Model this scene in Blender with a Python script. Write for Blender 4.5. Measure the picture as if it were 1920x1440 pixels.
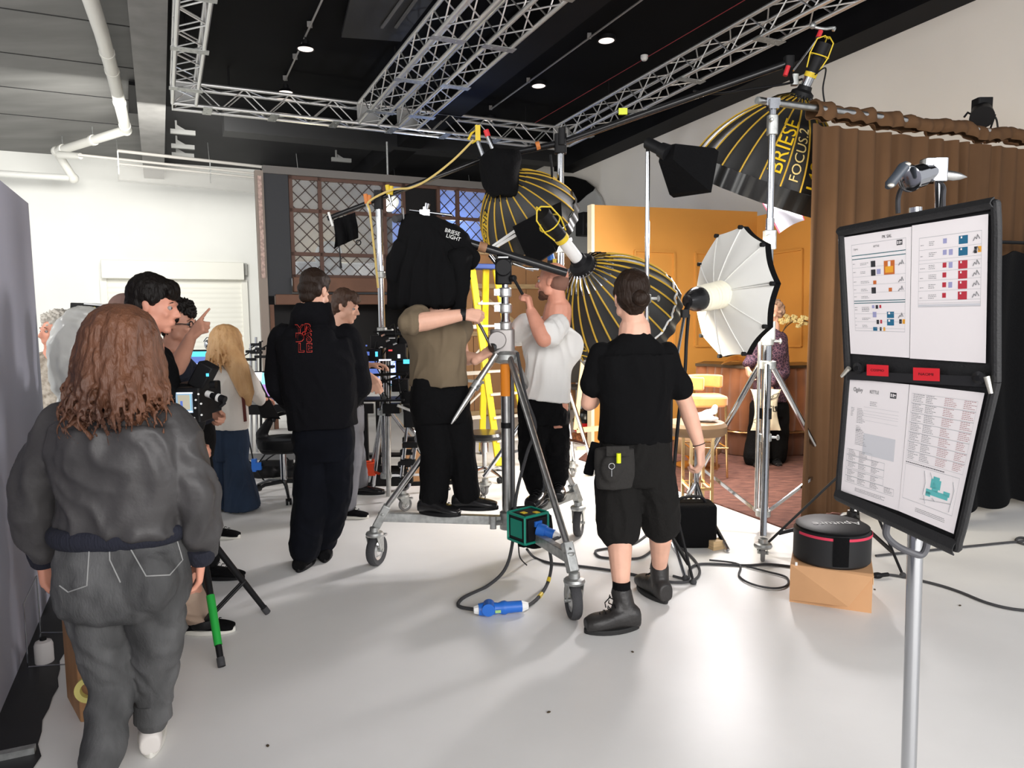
import bpy, bmesh, math, random
from mathutils import Vector as V, Matrix as M4, noise as NZ, Quaternion
import numpy as np
random.seed(7)
R = math.radians
S = bpy.context.scene
COL = S.collection
for o in list(bpy.data.objects): bpy.data.objects.remove(o)

# ---------------------------------------------------------------- camera
FPX = 1350.0
CAMH = 1.55
PITCH = math.atan(130/1350.0)
ROLL = 0.010
cam_d = bpy.data.cameras.new('camera'); cam = bpy.data.objects.new('camera', cam_d); COL.objects.link(cam)
cam_d.sensor_width = 36; cam_d.lens = FPX/1920*36; cam_d.clip_start = 0.02; cam_d.clip_end = 200
cf = V((0, math.cos(PITCH), -math.sin(PITCH)))
cr0 = V((1, 0, 0)); cu0 = cr0.cross(cf)
cr = cr0*math.cos(ROLL) - cu0*math.sin(ROLL)
cu = cr.cross(cf)
CAM = V((0, 0, CAMH))
cam.matrix_world = M4(((cr.x, cu.x, -cf.x, 0), (cr.y, cu.y, -cf.y, 0), (cr.z, cu.z, -cf.z, CAMH), (0, 0, 0, 1)))
S.camera = cam
def ray(px, py):
    return cf + cr*((px-960)/FPX) - cu*((py-720)/FPX)
def W(px, py, Y):
    d = ray(px, py); return CAM + d*(Y/d.y)
def G(px, py, z=0.0):
    d = ray(px, py); return CAM + d*((z-CAMH)/d.z)
def planehit(px, py, p, n):
    d = ray(px, py); return CAM + d*((p-CAM).dot(n)/d.dot(n))
# room axes: U runs away along the right-hand wall, VV runs along the back wall to the right
AR = R(26)
U = V((-math.sin(AR), math.cos(AR), 0)); VX = V((math.cos(AR), math.sin(AR), 0))
UP = V((0, 0, 1))

# ---------------------------------------------------------------- world, lights, exposure
S.view_settings.view_transform = 'Standard'; S.view_settings.look = 'None'
S.view_settings.exposure = 0.12; S.view_settings.gamma = 1; S.view_settings.use_curve_mapping = False
wd = bpy.data.worlds.new('world'); S.world = wd; wd.use_nodes = True
wd.node_tree.nodes['Background'].inputs[0].default_value = (0.93, 0.95, 1.0, 1)
wd.node_tree.nodes['Background'].inputs[1].default_value = 0.75
def area(name, loc, target, sx, sy, power, color=(1, 1, 1), spread=180):
    l = bpy.data.lights.new(name, 'AREA'); l.shape = 'RECTANGLE'; l.size = sx; l.size_y = sy; l.energy = power; l.color = color
    l.spread = R(spread)
    o = bpy.data.objects.new(name, l); COL.objects.link(o); o.location = loc
    o.rotation_euler = (V(target)-V(loc)).to_track_quat('-Z', 'Y').to_euler(); return o
area('daylight_behind', (2.0, -4.0, 3.0), (0.5, 5, 0.6), 7, 3, 500, (1, 0.97, 0.94))
area('daylight_left', (-5.6, 3.0, 3.4), (0, 9.5, 4.2), 3, 1.6, 100, (1, 0.98, 0.94))
area('back_wall_fill', (-5.2, 10.0, 3.9), (-7.0, 14.0, 1.6), 2.4, 1.0, 220, (1, 0.985, 0.93))  # added fill light, brightens the white back wall
area('partition_fill', (4.5, -1.5, 2.6), (-3.0, 3.2, 1.0), 1.6, 1.6, 80, (0.97, 0.97, 1.0))  # fill added from the right to lift the grey partition, throws soft shadows on it
area('board_fill', (-3.2, -1.6, 2.7), (1.2, 1.8, 1.3), 1.4, 1.4, 60, (1, 0.98, 0.96))  # extra fill added to brighten the sheets on the notice board
area('set_back_light', (2.35, 7.0, 2.3), (-1.8, 4.7, 0.0), 0.35, 0.35, 90, (1, 0.96, 0.97))
area('set_floor_lamp', (1.6, 6.6, 3.3), (1.3, 5.6, 0), 0.8, 0.8, 38, (1, 0.96, 0.96), 100)

# ---------------------------------------------------------------- materials
MATS = {}
def nd(nt, t, **kw):
    n = nt.nodes.new(t)
    for k, v in kw.items(): setattr(n, k, v)
    return n
def mat(name, col, rough=0.6, metal=0.0, var=0.0, vscale=8.0, bump=0.0, bscale=30.0, emis=None, estr=0.0, alpha=1.0,
        trans=0.0, spec=None, col2=None, sheen=0.0, coat=0.0, stretch=None, ior=1.45, bdist=0.01):
    if name in MATS: return MATS[name]
    m = bpy.data.materials.new(name); m.use_nodes = True; nt = m.node_tree; b = nt.nodes['Principled BSDF']
    c = (*col, 1) if len(col) == 3 else col
    b.inputs['Base Color'].default_value = c; b.inputs['Roughness'].default_value = rough; b.inputs['Metallic'].default_value = metal
    b.inputs['IOR'].default_value = ior
    if spec is not None: b.inputs['Specular IOR Level'].default_value = spec
    if trans: b.inputs['Transmission Weight'].default_value = trans
    if alpha < 1: b.inputs['Alpha'].default_value = alpha
    if sheen: b.inputs['Sheen Weight'].default_value = sheen
    if coat: b.inputs['Coat Weight'].default_value = coat
    tc = nd(nt, 'ShaderNodeTexCoord'); mp = nd(nt, 'ShaderNodeMapping'); nt.links.new(tc.outputs['Object'], mp.inputs[0])
    if stretch: mp.inputs['Scale'].default_value = stretch
    if var or col2:
        n = nd(nt, 'ShaderNodeTexNoise'); n.inputs['Scale'].default_value = vscale; n.inputs['Detail'].default_value = 5
        nt.links.new(mp.outputs[0], n.inputs['Vector'])
        rp = nd(nt, 'ShaderNodeValToRGB'); rp.color_ramp.elements[0].position = 0.35; rp.color_ramp.elements[1].position = 0.68
        if col2: a, d = col, col2
        else: a = tuple(x*(1-var) for x in col[:3]); d = tuple(min(1, x*(1+var)) for x in col[:3])
        rp.color_ramp.elements[0].color = (*a[:3], 1); rp.color_ramp.elements[1].color = (*d[:3], 1)
        nt.links.new(n.outputs['Fac'], rp.inputs[0]); nt.links.new(rp.outputs[0], b.inputs['Base Color'])
    if bump:
        n2 = nd(nt, 'ShaderNodeTexNoise'); n2.inputs['Scale'].default_value = bscale; n2.inputs['Detail'].default_value = 4
        nt.links.new(mp.outputs[0], n2.inputs['Vector'])
        bp = nd(nt, 'ShaderNodeBump'); bp.inputs['Strength'].default_value = bump; bp.inputs['Distance'].default_value = bdist
        nt.links.new(n2.outputs['Fac'], bp.inputs['Height']); nt.links.new(bp.outputs[0], b.inputs['Normal'])
    if emis:
        b.inputs['Emission Color'].default_value = (*emis, 1); b.inputs['Emission Strength'].default_value = estr
    MATS[name] = m; return m
def band_mat(name, base, groove, scale, axis='Z', width=0.08, rough=0.7, noise_mix=0.0):
    """plain surface with thin joints repeating along one object axis"""
    if name in MATS: return MATS[name]
    m = mat(name, base, rough, var=0.12, vscale=1.2); nt = m.node_tree; b = nt.nodes['Principled BSDF']
    src = b.inputs['Base Color'].links[0].from_socket
    tc = nd(nt, 'ShaderNodeTexCoord'); sx = nd(nt, 'ShaderNodeSeparateXYZ'); nt.links.new(tc.outputs['Object'], sx.inputs[0])
    mu = nd(nt, 'ShaderNodeMath', operation='MULTIPLY'); mu.inputs[1].default_value = scale; nt.links.new(sx.outputs[axis], mu.inputs[0])
    fr = nd(nt, 'ShaderNodeMath', operation='FRACT'); nt.links.new(mu.outputs[0], fr.inputs[0])
    lt = nd(nt, 'ShaderNodeMath', operation='LESS_THAN'); lt.inputs[1].default_value = width; nt.links.new(fr.outputs[0], lt.inputs[0])
    mx = nd(nt, 'ShaderNodeMix', data_type='RGBA'); nt.links.new(lt.outputs[0], mx.inputs[0]); nt.links.new(src, mx.inputs[6]); mx.inputs[7].default_value = (*groove, 1)
    nt.links.new(mx.outputs[2], b.inputs['Base Color']); return m

def srgb(r, g, b):
    f = lambda c: (c/255/12.92) if c/255 <= 0.04045 else ((c/255+0.055)/1.055)**2.4
    return (f(r), f(g), f(b))
BLK = mat('black_matte', (0.006, 0.006, 0.007), 0.55, spec=0.3)
BLKF = mat('black_fabric', (0.0045, 0.0045, 0.005), 0.9, spec=0.12, bump=0.5, bscale=60)
BLKG = mat('black_gloss', (0.012, 0.012, 0.013), 0.22)
RUB = mat('rubber', (0.045, 0.045, 0.048), 0.8, bump=0.3, bscale=120)
CHR = mat('chrome', (0.50, 0.51, 0.53), 0.12, 1.0)
STL = mat('brushed_steel', (0.50, 0.50, 0.49), 0.32, 1.0, var=0.12, vscale=20)
ALU = mat('aluminium', (0.66, 0.66, 0.65), 0.38, 0.85)
GALV = mat('galvanised', (0.42, 0.43, 0.42), 0.45, 0.8, var=0.2, vscale=30)
WHT = mat('white_paint', (0.82, 0.82, 0.80), 0.6)
WPL = mat('white_plastic', (0.78, 0.78, 0.76), 0.4)
YEL = mat('yellow', (0.72, 0.52, 0.03), 0.5)
RED = mat('red', (0.65, 0.03, 0.04), 0.5)
BLU = mat('plug_blue', (0.02, 0.14, 0.55), 0.4)
GRN = mat('case_green', (0.0, 0.22, 0.15), 0.5)
ORG = mat('orange_label', (0.95, 0.30, 0.02), 0.6)
WOOD = mat('raw_timber', (0.62, 0.44, 0.24), 0.7, var=0.15, vscale=6, stretch=(1, 1, 12))
EMB = {}

# ---------------------------------------------------------------- mesh building
class MB:
    def __init__(s): s.v = []; s.f = []; s.mi = []; s.cur = 0
    def add(s, vs, fs):
        b = len(s.v); s.v += [tuple(x) for x in vs]; s.f += [tuple(i+b for i in f) for f in fs]; s.mi += [s.cur]*len(fs); return s
    def box(s, c, size, rot=None, axes=None):
        c = V(c); hx, hy, hz = size[0]/2, size[1]/2, size[2]/2
        if axes is None:
            if rot is not None:
                m = rot.to_3x3() if hasattr(rot, 'to_3x3') else rot
                axes = (m.col[0], m.col[1], m.col[2])
            else: axes = (V((1, 0, 0)), V((0, 1, 0)), V((0, 0, 1)))
        a, b, d = [V(x) for x in axes]
        vs = [c + a*(i*hx) + b*(j*hy) + d*(k*hz) for k in (-1, 1) for j in (-1, 1) for i in (-1, 1)]
        return s.add(vs, [(0, 2, 3, 1), (4, 5, 7, 6), (0, 1, 5, 4), (2, 6, 7, 3), (0, 4, 6, 2), (1, 3, 7, 5)])
    def bar(s, p0, p1, w, h, up=UP):
        p0, p1 = V(p0), V(p1); d = (p1-p0); L = d.length; d.normalize()
        x = d.cross(V(up));
        if x.length < 1e-4: x = d.cross(V((1, 0, 0)))
        x.normalize(); z = x.cross(d)
        return s.box((p0+p1)/2, (w, L, h), axes=(x, d, z))
    def tube(s, pts, r, n=10, cap=True, flat=1.0, up=None):
        pts = [V(p) for p in pts]; k = len(pts)
        rs = list(r) if isinstance(r, (list, tuple)) else [r]*k
        T = []
        for i in range(k):
            t = (pts[min(i+1, k-1)]-pts[max(i-1, 0)])
            if t.length < 1e-9: t = V((0, 0, 1))
            T.append(t.normalized())
        u = V(up) if up is not None else (V((0, 0, 1)) if abs(T[0].z) < 0.9 else V((0, 1, 0)))
        a = T[0].cross(u).normalized(); vs = []
        for i in range(k):
            a = (a - T[i]*a.dot(T[i]))
            if a.length < 1e-6: a = T[i].orthogonal()
            a.normalize(); b = T[i].cross(a)
            for j in range(n):
                th = 2*math.pi*j/n; vs.append(pts[i] + a*(rs[i]*math.cos(th)) + b*(rs[i]*flat*math.sin(th)))
        fs = [(i*n+j, i*n+(j+1) % n, (i+1)*n+(j+1) % n, (i+1)*n+j) for i in range(k-1) for j in range(n)]
        if cap: fs += [tuple(range(n-1, -1, -1)), tuple((k-1)*n+j for j in range(n))]
        return s.add(vs, fs)
    def cyl(s, p0, p1, r0, r1=None, n=16): return s.tube([p0, p1], [r0, r0 if r1 is None else r1], n)
    def lathe(s, c, axis, prof, n=24, xdir=None, arc=2*math.pi, sx=1.0):
        """prof: (radius, distance along axis)"""
        c = V(c); ax = V(axis).normalized(); x = V(xdir) if xdir is not None else ax.orthogonal()
        x = (x-ax*x.dot(ax)).normalized(); y = ax.cross(x); full = abs(arc-2*math.pi) < 1e-6
        m = n if full else n+1; vs = []
        for (r, h) in prof:
            for j in range(m):
                th = arc*j/n; vs.append(c + ax*h + x*(r*sx*math.cos(th)) + y*(r*math.sin(th)))
        fs = []
        for i in range(len(prof)-1):
            for j in range(n):
                j2 = (j+1) % m if full else j+1
                fs.append((i*m+j, i*m+j2, (i+1)*m+j2, (i+1)*m+j))
        return s.add(vs, fs)
    def ell(s, c, rad, rot=None, n=14, k=9):
        c = V(c); m = rot.to_3x3() if rot is not None else M4.Identity(3); vs = []
        if not isinstance(rad, (list, tuple, V)): rad = (rad,)*3
        for i in range(k+1):
            ph = math.pi*i/k
            for j in range(n):
                th = 2*math.pi*j/n
                vs.append(c + m @ V((rad[0]*math.sin(ph)*math.cos(th), rad[1]*math.sin(ph)*math.sin(th), rad[2]*math.cos(ph))))
        fs = [(i*n+j, (i+1)*n+j, (i+1)*n+(j+1) % n, i*n+(j+1) % n) for i in range(k) for j in range(n)]
        return s.add(vs, fs)
    def prism(s, pts, d):
        """closed outline (3D points in one plane) pushed along vector d"""
        pts = [V(p) for p in pts]; d = V(d); n = len(pts)
        vs = pts + [p+d for p in pts]
        fs = [tuple(range(n-1, -1, -1)), tuple(range(n, 2*n))] + [(i, (i+1) % n, n+(i+1) % n, n+i) for i in range(n)]
        return s.add(vs, fs)
    def grid(s, fn, nu, nv, thick=None, wrap=False):
        """surface fn(u,v), u,v in 0..1; thick: vector fn or scalar along normal"""
        P = [[V(fn(i/nu, j/nv)) for j in range(nv+1)] for i in range(nu+1)]
        vs = [P[i][j] for i in range(nu+1) for j in range(nv+1)]; w = nv+1
        fs = [(i*w+j, (i+1)*w+j, (i+1)*w+j+1, i*w+j+1) for i in range(nu) for j in range(nv)]
        if thick:
            N = []
            for i in range(nu+1):
                for j in range(nv+1):
                    du = P[min(i+1, nu)][j]-P[max(i-1, 0)][j]; dv = P[i][min(j+1, nv)]-P[i][max(j-1, 0)]
                    nn = du.cross(dv); N.append(nn.normalized() if nn.length > 1e-9 else V((0, 0, 1)))
            b = len(vs); vs = vs + [vs[q]+N[q]*thick for q in range(b)]
            fs = [tuple(reversed(f)) for f in fs] + [tuple(q+b for q in f) for f in fs]
            edge = [(i*w, (i+1)*w) for i in range(nu)] + [(nu*w+j, nu*w+j+1) for j in range(nv)] + [((i+1)*w+nv, i*w+nv) for i in range(nu)] + [(j+1, j) for j in range(nv)]
            fs += [(a, c, c+b, a+b) for a, c in edge]
        return s.add(vs, fs)
    def rbox(s, c, size, rad, axes=None, n=4):
        """box with rounded vertical (third axis) edges"""
        c = V(c); a, b, d = axes or (V((1, 0, 0)), V((0, 1, 0)), V((0, 0, 1)))
        hx, hy = size[0]/2-rad, size[1]/2-rad; pts = []
        for (sx, sy, a0) in ((1, 1, 0), (-1, 1, 90), (-1, -1, 180), (1, -1, 270)):
            for q in range(n+1):
                th = R(a0+90*q/n); pts.append(c + V(a)*(sx*hx+rad*math.cos(th)) + V(b)*(sy*hy+rad*math.sin(th)) - V(d)*(size[2]/2))
        return s.prism(pts, V(d)*size[2])
    def text(s, string, size, place):
        """flat lettering; place(x,y)->3D point, x along the line, y up"""
        vs, fs = text_geo(string, size); return s.add([place(x, y) for x, y in vs], fs)

_tg = {}
def text_geo(string, size, font_off=0.0):
    key = (string, size, font_off)
    if key in _tg: return _tg[key]
    cu_ = bpy.data.curves.new('t', 'FONT'); cu_.body = string; cu_.size = size; cu_.align_x = 'CENTER'; cu_.align_y = 'CENTER'; cu_.resolution_u = 3
    if font_off: cu_.offset = font_off
    o = bpy.data.objects.new('t', cu_); COL.objects.link(o)
    dg = bpy.context.evaluated_depsgraph_get(); me = bpy.data.meshes.new_from_object(o.evaluated_get(dg))
    bm = bmesh.new(); bm.from_mesh(me); bmesh.ops.triangulate(bm, faces=bm.faces[:])
    r = ([(v.co.x, v.co.y) for v in bm.verts], [tuple(v.index for v in f.verts) for f in bm.faces]); bm.free()
    bpy.data.objects.remove(o); bpy.data.meshes.remove(me); bpy.data.curves.remove(cu_); _tg[key] = r; return r

ORI = {}
def tag(o, label=None, cat=None, group=None, kind=None):
    if label: o['label'] = label
    if cat: o['category'] = cat
    if group: o['group'] = group
    if kind: o['kind'] = kind
    return o
def finish(me, smooth=True, angle=35):
    bm = bmesh.new(); bm.from_mesh(me); bmesh.ops.remove_doubles(bm, verts=bm.verts, dist=1e-5)
    bmesh.ops.recalc_face_normals(bm, faces=bm.faces)
    if smooth:
        ca = math.cos(R(angle))
        for f in bm.faces: f.smooth = True
        for e in bm.edges:
            if len(e.link_faces) == 2 and e.link_faces[0].normal.dot(e.link_faces[1].normal) < ca: e.smooth = False
    bm.to_mesh(me); bm.free()
def build(name, mb, mats, parent=None, smooth=True, angle=35, base=None, bevel=0.0):
    me = bpy.data.meshes.new(name)
    if parent is not None: org = ORI[parent.name]
    elif base is not None: org = V(base)
    else:
        xs = [p[0] for p in mb.v]; ys = [p[1] for p in mb.v]; zs = [p[2] for p in mb.v]
        org = V(((min(xs)+max(xs))/2, (min(ys)+max(ys))/2, min(zs)))
    me.from_pydata([(p[0]-org.x, p[1]-org.y, p[2]-org.z) for p in mb.v], [], mb.f)
    if not isinstance(mats, (list, tuple)): mats = [mats]
    for m in mats: me.materials.append(m)
    if len(mats) > 1: me.polygons.foreach_set('material_index', mb.mi)
    me.update(); finish(me, smooth, angle)
    o = bpy.data.objects.new(name, me); COL.objects.link(o)
    if parent is not None: o.parent = parent
    else: o.location = org
    ORI[o.name] = org
    if bevel:
        b = o.modifiers.new('b', 'BEVEL'); b.width = bevel; b.segments = 2; b.limit_method = 'ANGLE'
    return o
def thing(name, label, cat, loc=(0, 0, 0), group=None):
    o = bpy.data.objects.new(name, None); COL.objects.link(o); o.location = loc; o.empty_display_size = 0.1
    ORI[o.name] = V(loc); return tag(o, label, cat, group)
def struct(name, mb, m, **k): return tag(build(name, mb, m, **k), kind='structure')
def copy_tree(o, parent=None):
    c = o.copy(); COL.objects.link(c); c.parent = parent
    for ch in list(o.children): copy_tree(ch, c)
    return c
def bez(pts, n=8):
    """smooth curve through points"""
    pts = [V(p) for p in pts]; out = []; k = len(pts)
    for i in range(k-1):
        p0, p1, p2, p3 = pts[max(i-1, 0)], pts[i], pts[i+1], pts[min(i+2, k-1)]
        for q in range(n):
            t = q/n; out.append(0.5*((2*p1)+(p2-p0)*t+(2*p0-5*p1+4*p2-p3)*t*t+(3*p1-p0-3*p2+p3)*t**3))
    out.append(pts[-1]); return out
# ================================================================ the room
K = 1.4
BW = V((-5.52*K, 10.5*K, 0))                                   # a point on the back wall
def upl(p): return V(p).dot(U)                             # distance along the room
UB = upl(BW); CH = 1.55+2.25*K
def zc(p): return CH + 0.040*(UB - upl(p))               # the ceiling drops gently towards the back wall
def RP(u, v, z): return U*u + VX*v + UP*z                  # room coordinates
def slope_vec(): return (U - UP*0.040).normalized()
cn = V((0, 0, 1)) + U*0.040                                # ceiling normal
def C(px, py, drop=0.0):                                   # a point seen on the ceiling (or on a plane under it)
    p0 = BW + UP*(CH-drop*K); return planehit(px, py, p0, cn)
# where the right-hand wall meets the ceiling
ra, rb = C(1280, 190), C(1660, 0)
VR = (ra.dot(VX) + rb.dot(VX))/2
V0 = BW.dot(VX)
floor_m = mat('white_studio_floor', (0.80, 0.79, 0.77), 0.42, var=0.04, vscale=1.5, bump=0.06, bscale=14)
b = floor_m.node_tree
n_ = nd(b, 'ShaderNodeTexNoise'); n_.inputs['Scale'].default_value = 26; n_.inputs['Detail'].default_value = 8
r_ = nd(b, 'ShaderNodeValToRGB'); r_.color_ramp.elements[0].position = 0.745; r_.color_ramp.elements[1].position = 0.77
r_.color_ramp.elements[0].color = (1, 1, 1, 1); r_.color_ramp.elements[1].color = (0.35, 0.31, 0.27, 1)
mx_ = nd(b, 'ShaderNodeMix', data_type='RGBA', blend_type='MULTIPLY'); mx_.inputs[0].default_value = 1
bs_ = b.nodes['Principled BSDF']; src_ = bs_.inputs['Base Color'].links[0].from_socket
b.links.new(n_.outputs['Fac'], r_.inputs[0]); b.links.new(src_, mx_.inputs[6]); b.links.new(r_.outputs[0], mx_.inputs[7]); b.links.new(mx_.outputs[2], bs_.inputs['Base Color'])
mb = MB(); mb.box(RP(6, 0, -0.05), (26, 30, 0.1), axes=(VX, U, UP)); struct('floor', mb, floor_m)
wall_m = mat('white_wall', (0.84, 0.84, 0.80), 0.8, var=0.03, vscale=0.8, bump=0.05, bscale=8)
wallr_m = mat('cream_wall', (0.72, 0.68, 0.62), 0.85, var=0.03, vscale=0.7)
ceil_b = mat('ceiling_black', (0.0035, 0.0035, 0.004), 0.7, spec=0.1, var=0.2, vscale=1)
ceil_g = mat('ceiling_charcoal', (0.15, 0.148, 0.142), 0.6, var=0.18, vscale=1.1, stretch=(0.6, 2.5, 1))
beam_m = mat('beam_grey', (0.17, 0.166, 0.16), 0.6, var=0.15, vscale=3)
beam_b = mat('beam_black', (0.006, 0.006, 0.007), 0.6, spec=0.15, var=0.15, vscale=3)
# back wall
mb = MB(); mb.box(BW + VX*4.5 + U*0.1 + UP*2.6, (24, 0.2, 5.2), axes=(VX, U, UP)); struct('wall_back', mb, wall_m)
# right wall
mb = MB(); mb.box(RP(UB-6.9, VR+0.1, 3.2), (0.2, 14, 6.4), axes=(VX, U, UP)); struct('wall_right', mb, wallr_m)
# beams: long ones run away along U, the cross beam along VX
bl0 = C(280, 100, 0.15); VB = bl0.dot(VX)                      # grey beam on the left
bm0 = C(900, 150, 0.15); VBm = bm0.dot(VX)
bc0 = C(640, 265, 0.20); UCB = upl(bc0)
def ceil_slab(name, v0, v1, u0, u1, m):
    pts = []
    for (u, v) in ((u0, v0), (u0, v1), (u1, v1), (u1, v0)):
        p = RP(u, v, 0); pts.append(p + UP*zc(p))
    mb = MB(); mb.prism(pts, UP*0.15); return struct(name, mb, m, smooth=False)
UC0 = -1.5
ceil_slab('ceiling', V0-4, VB, UC0, UB+0.1, ceil_g)
ceil_slab('ceiling_studio_bay', VB, VR+0.1, UC0, UCB, ceil_b)
ceil_slab('ceiling_back_bay', VB, VR+0.1, UCB, UB+0.1, mat('ceiling_dark', (0.02, 0.02, 0.022), 0.6, spec=0.2, var=0.2, vscale=1.2))
def beam(name, u0, v0, u1, v1, w, h, m, drop=0.0):
    w *= K; h *= K
    a, c = RP(u0, v0, 0), RP(u1, v1, 0); a += UP*(zc(a)-h/2-drop); c += UP*(zc(c)-h/2-drop)
    mb = MB(); mb.bar(a, c, w, h); return struct(name, mb, m, smooth=False)
beam('trim_1', UC0, VB, UB, VB, 0.26, 0.24, beam_m)
beam('trim_2', UC0, VBm, UB-0.6, VBm, 0.30, 0.24, beam_b)
beam('trim_3', UCB, V0+1.6, UCB, VR, 0.30, 0.24, mat('beam_dark', (0.03, 0.03, 0.031), 0.6, spec=0.3))
beam('trim_4', UC0, VR-0.23, UCB+0.2, VR-0.23, 0.32, 0.30, beam_b)
# thin joints between the boards of the left ceiling bay
mb = MB()
for i in range(8):
    u = 4.3 + i*1.4
    a, c = RP(u, V0-3.9, 0), RP(u, VB-0.19, 0); a += UP*(zc(a)-0.002); c += UP*(zc(c)-0.002)
    mb.bar(a, c, 0.022, 0.006)
struct('trim_5', mb, BLK, smooth=False)
# left partition, a 2.2 m grey flat that runs towards the camera
pa, pb = G(105, 1092), G(0, 1339)
du_ = (pb-pa).normalized()
mb = MB(); nrm = V((-du_.y, du_.x, 0));
if nrm.x > 0: nrm = -nrm
e0, e1 = pa, pa + du_*5.6
mb.prism([e0, e1, e1+nrm*0.09, e0+nrm*0.09], UP*2.20)
part_m = mat('grey_flat', srgb(172, 172, 184), 0.8, var=0.05, vscale=0.7)
struct('wall_left', mb, part_m, smooth=False)
# black painted strip along the partition, ragged edge
mb = MB(); n = 60; vs = []
for i in range(n+1):
    p = e0 + du_*(5.4*i/n) ; w = 0.17 + 0.05*NZ.noise(V((i*0.35, 0, 0))) + 0.03*NZ.noise(V((i*1.7, 3, 0)))
    if i < 3: w *= 0.7
    vs += [p - nrm*0.0 + UP*0.004, p - nrm*w + UP*0.004]
mb.add(vs, [(2*i, 2*i+1, 2*i+3, 2*i+2) for i in range(n)])
tag(build('floor_paint_strip', mb, mat('black_paint', (0.012, 0.012, 0.014), 0.5)), 'ragged black painted strip on the floor along the grey partition', 'paint strip')
# ================================================================ ceiling furniture
def truss(name, p0, p1, w, h, label, group, nplate=6, up=None, seg=0.29):
    p0, p1 = V(p0), V(p1); d = (p1-p0); L = d.length; d.normalize(); side = d.cross(UP).normalized(); upv = side.cross(d)
    t = thing(name, label, 'truss', (p0+p1)/2, group)
    cs = [side*(sx*w/2)+upv*(sz*h) for sx in (-1, 1) for sz in (0, 1)]
    for c in cs:
        m = MB(); m.cyl(p0+c, p1+c, 0.024, n=10); build('chord', m, ALU, t)
    m = MB(); k = int(L/seg)
    for (a, b) in ((0, 1), (2, 3), (0, 2), (1, 3)):
        for i in range(k):
            q0, q1 = p0+d*(L*i/k), p0+d*(L*(i+1)/k); f, g = (cs[a], cs[b]) if i % 2 == 0 else (cs[b], cs[a])
            m.cyl(q0+f, q1+g, 0.009, n=6)
    tag(build('lacing', m, ALU, t), 'zigzag lacing bars of the truss')
    for i in range(nplate):
        q = p0+d*(L*(i+0.5)/nplate); m = MB(); m.box(q-upv*0.02, (w+0.10, 0.11, 0.010), axes=(side, d, upv))
        for sx in (-1, 1):
            m.cyl(q+side*(sx*w*0.32)-upv*0.032, q+side*(sx*w*0.32)-upv*0.02, 0.009, n=8)
        build('clamp_plate', m, GALV, t)
    for e in (p0, p1):
        m = MB(); m.box(e+upv*h/2, (w+0.04, 0.012, h+0.04), axes=(side, d, upv)); build('end_plate', m, ALU, t)
    for i in range(3):
        q = p0+d*(L*(0.12+0.38*i))+upv*h; top = zc(q) if q.y > -1 else q.z+0.2
        m = MB(); m.cyl(q, V((q.x, q.y, top+0.02)), 0.012, n=8); build('hanger', m, BLK, t)
    return t
DR = 0.42; TW = 0.28; TG = 'aluminium trusses under the ceiling'
vT1 = C(350, 150, DR).dot(VX); uB = upl(C(640, 232, DR)); vT3 = C(684, 240, DR).dot(VX); vT4 = C(754, 250, DR).dot(VX); vT5 = C(1300, 146, DR).dot(VX)
def TP(u, v):
    p = RP(u, v, 0); return p + UP*(zc(p)-DR*K)
truss('ceiling_truss', TP(-1.0, vT1), TP(uB-0.12, vT1), TW, TW, 'leftmost aluminium truss, seen almost end on beside the grey beam', TG, 9)
truss('ceiling_truss', TP(uB, vT1-TW/2), TP(uB, vT5+0.1), TW, TW, 'aluminium truss running across the room at the far end of the other trusses', TG, 7)
truss('ceiling_truss', TP(-1.0, vT3), TP(uB-0.12, vT3), TW, TW, 'aluminium truss left of the black middle beam', TG, 9)
truss('ceiling_truss', TP(-1.0, vT4), TP(uB-0.12, vT4), TW, TW, 'aluminium truss right of the black middle beam', TG, 9)
truss('ceiling_truss', TP(-1.0, vT5), TP(uB-0.12, vT5), TW, TW, 'aluminium truss along the cream right-hand wall', TG, 9)
# waste pipe
PIPE = mat('pvc_white', (0.70, 0.69, 0.64), 0.4)
pp = [C(150, -60, 0.16), C(190, 60, 0.16), C(212, 140, 0.16), C(236, 244, 0.16), C(106, 284, 0.16)]
t = thing('drain_pipe', 'white plastic drain pipe zigzagging under the grey part of the ceiling', 'pipe', pp[3])
m = MB(); m.tube([pp[0], pp[1], pp[2], pp[3]], 0.080, 18); build('pipe_run', m, PIPE, t)
m = MB(); m.tube([pp[3], pp[4]], 0.072, 18); build('pipe_run', m, PIPE, t)
pe = pp[4] + V((0.12, 0.25, -0.42)); pe2 = pe + (-VX)*2.4
m = MB(); m.tube([pp[4], pe], 0.07, 18); build('pipe_run', m, PIPE, t)
m = MB(); m.tube([pe, pe2], 0.056, 18); tag(build('pipe_run', m, mat('clear_tube', (0.8, 0.8, 0.77), 0.25, alpha=0.75), t), 'greyish clear length of pipe against the wall')
for p in (pp[3], pp[4], pe):
    m = MB(); m.ell(p, 0.091); build('elbow', m, PIPE, t)
for p, q in ((pp[1], pp[2]), (pp[2], pp[3]), (pp[3], pp[4])):
    for s_ in (0.45, 0.9):
        c = p.lerp(q, s_); d = (q-p).normalized(); m = MB(); m.cyl(c-d*0.035, c+d*0.035, 0.088, n=18); build('coupling', m, PIPE, t)
        m = MB(); m.cyl(c, V((c.x, c.y, zc(c))), 0.008, n=6); build('hanger', m, GALV, t)
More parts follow.
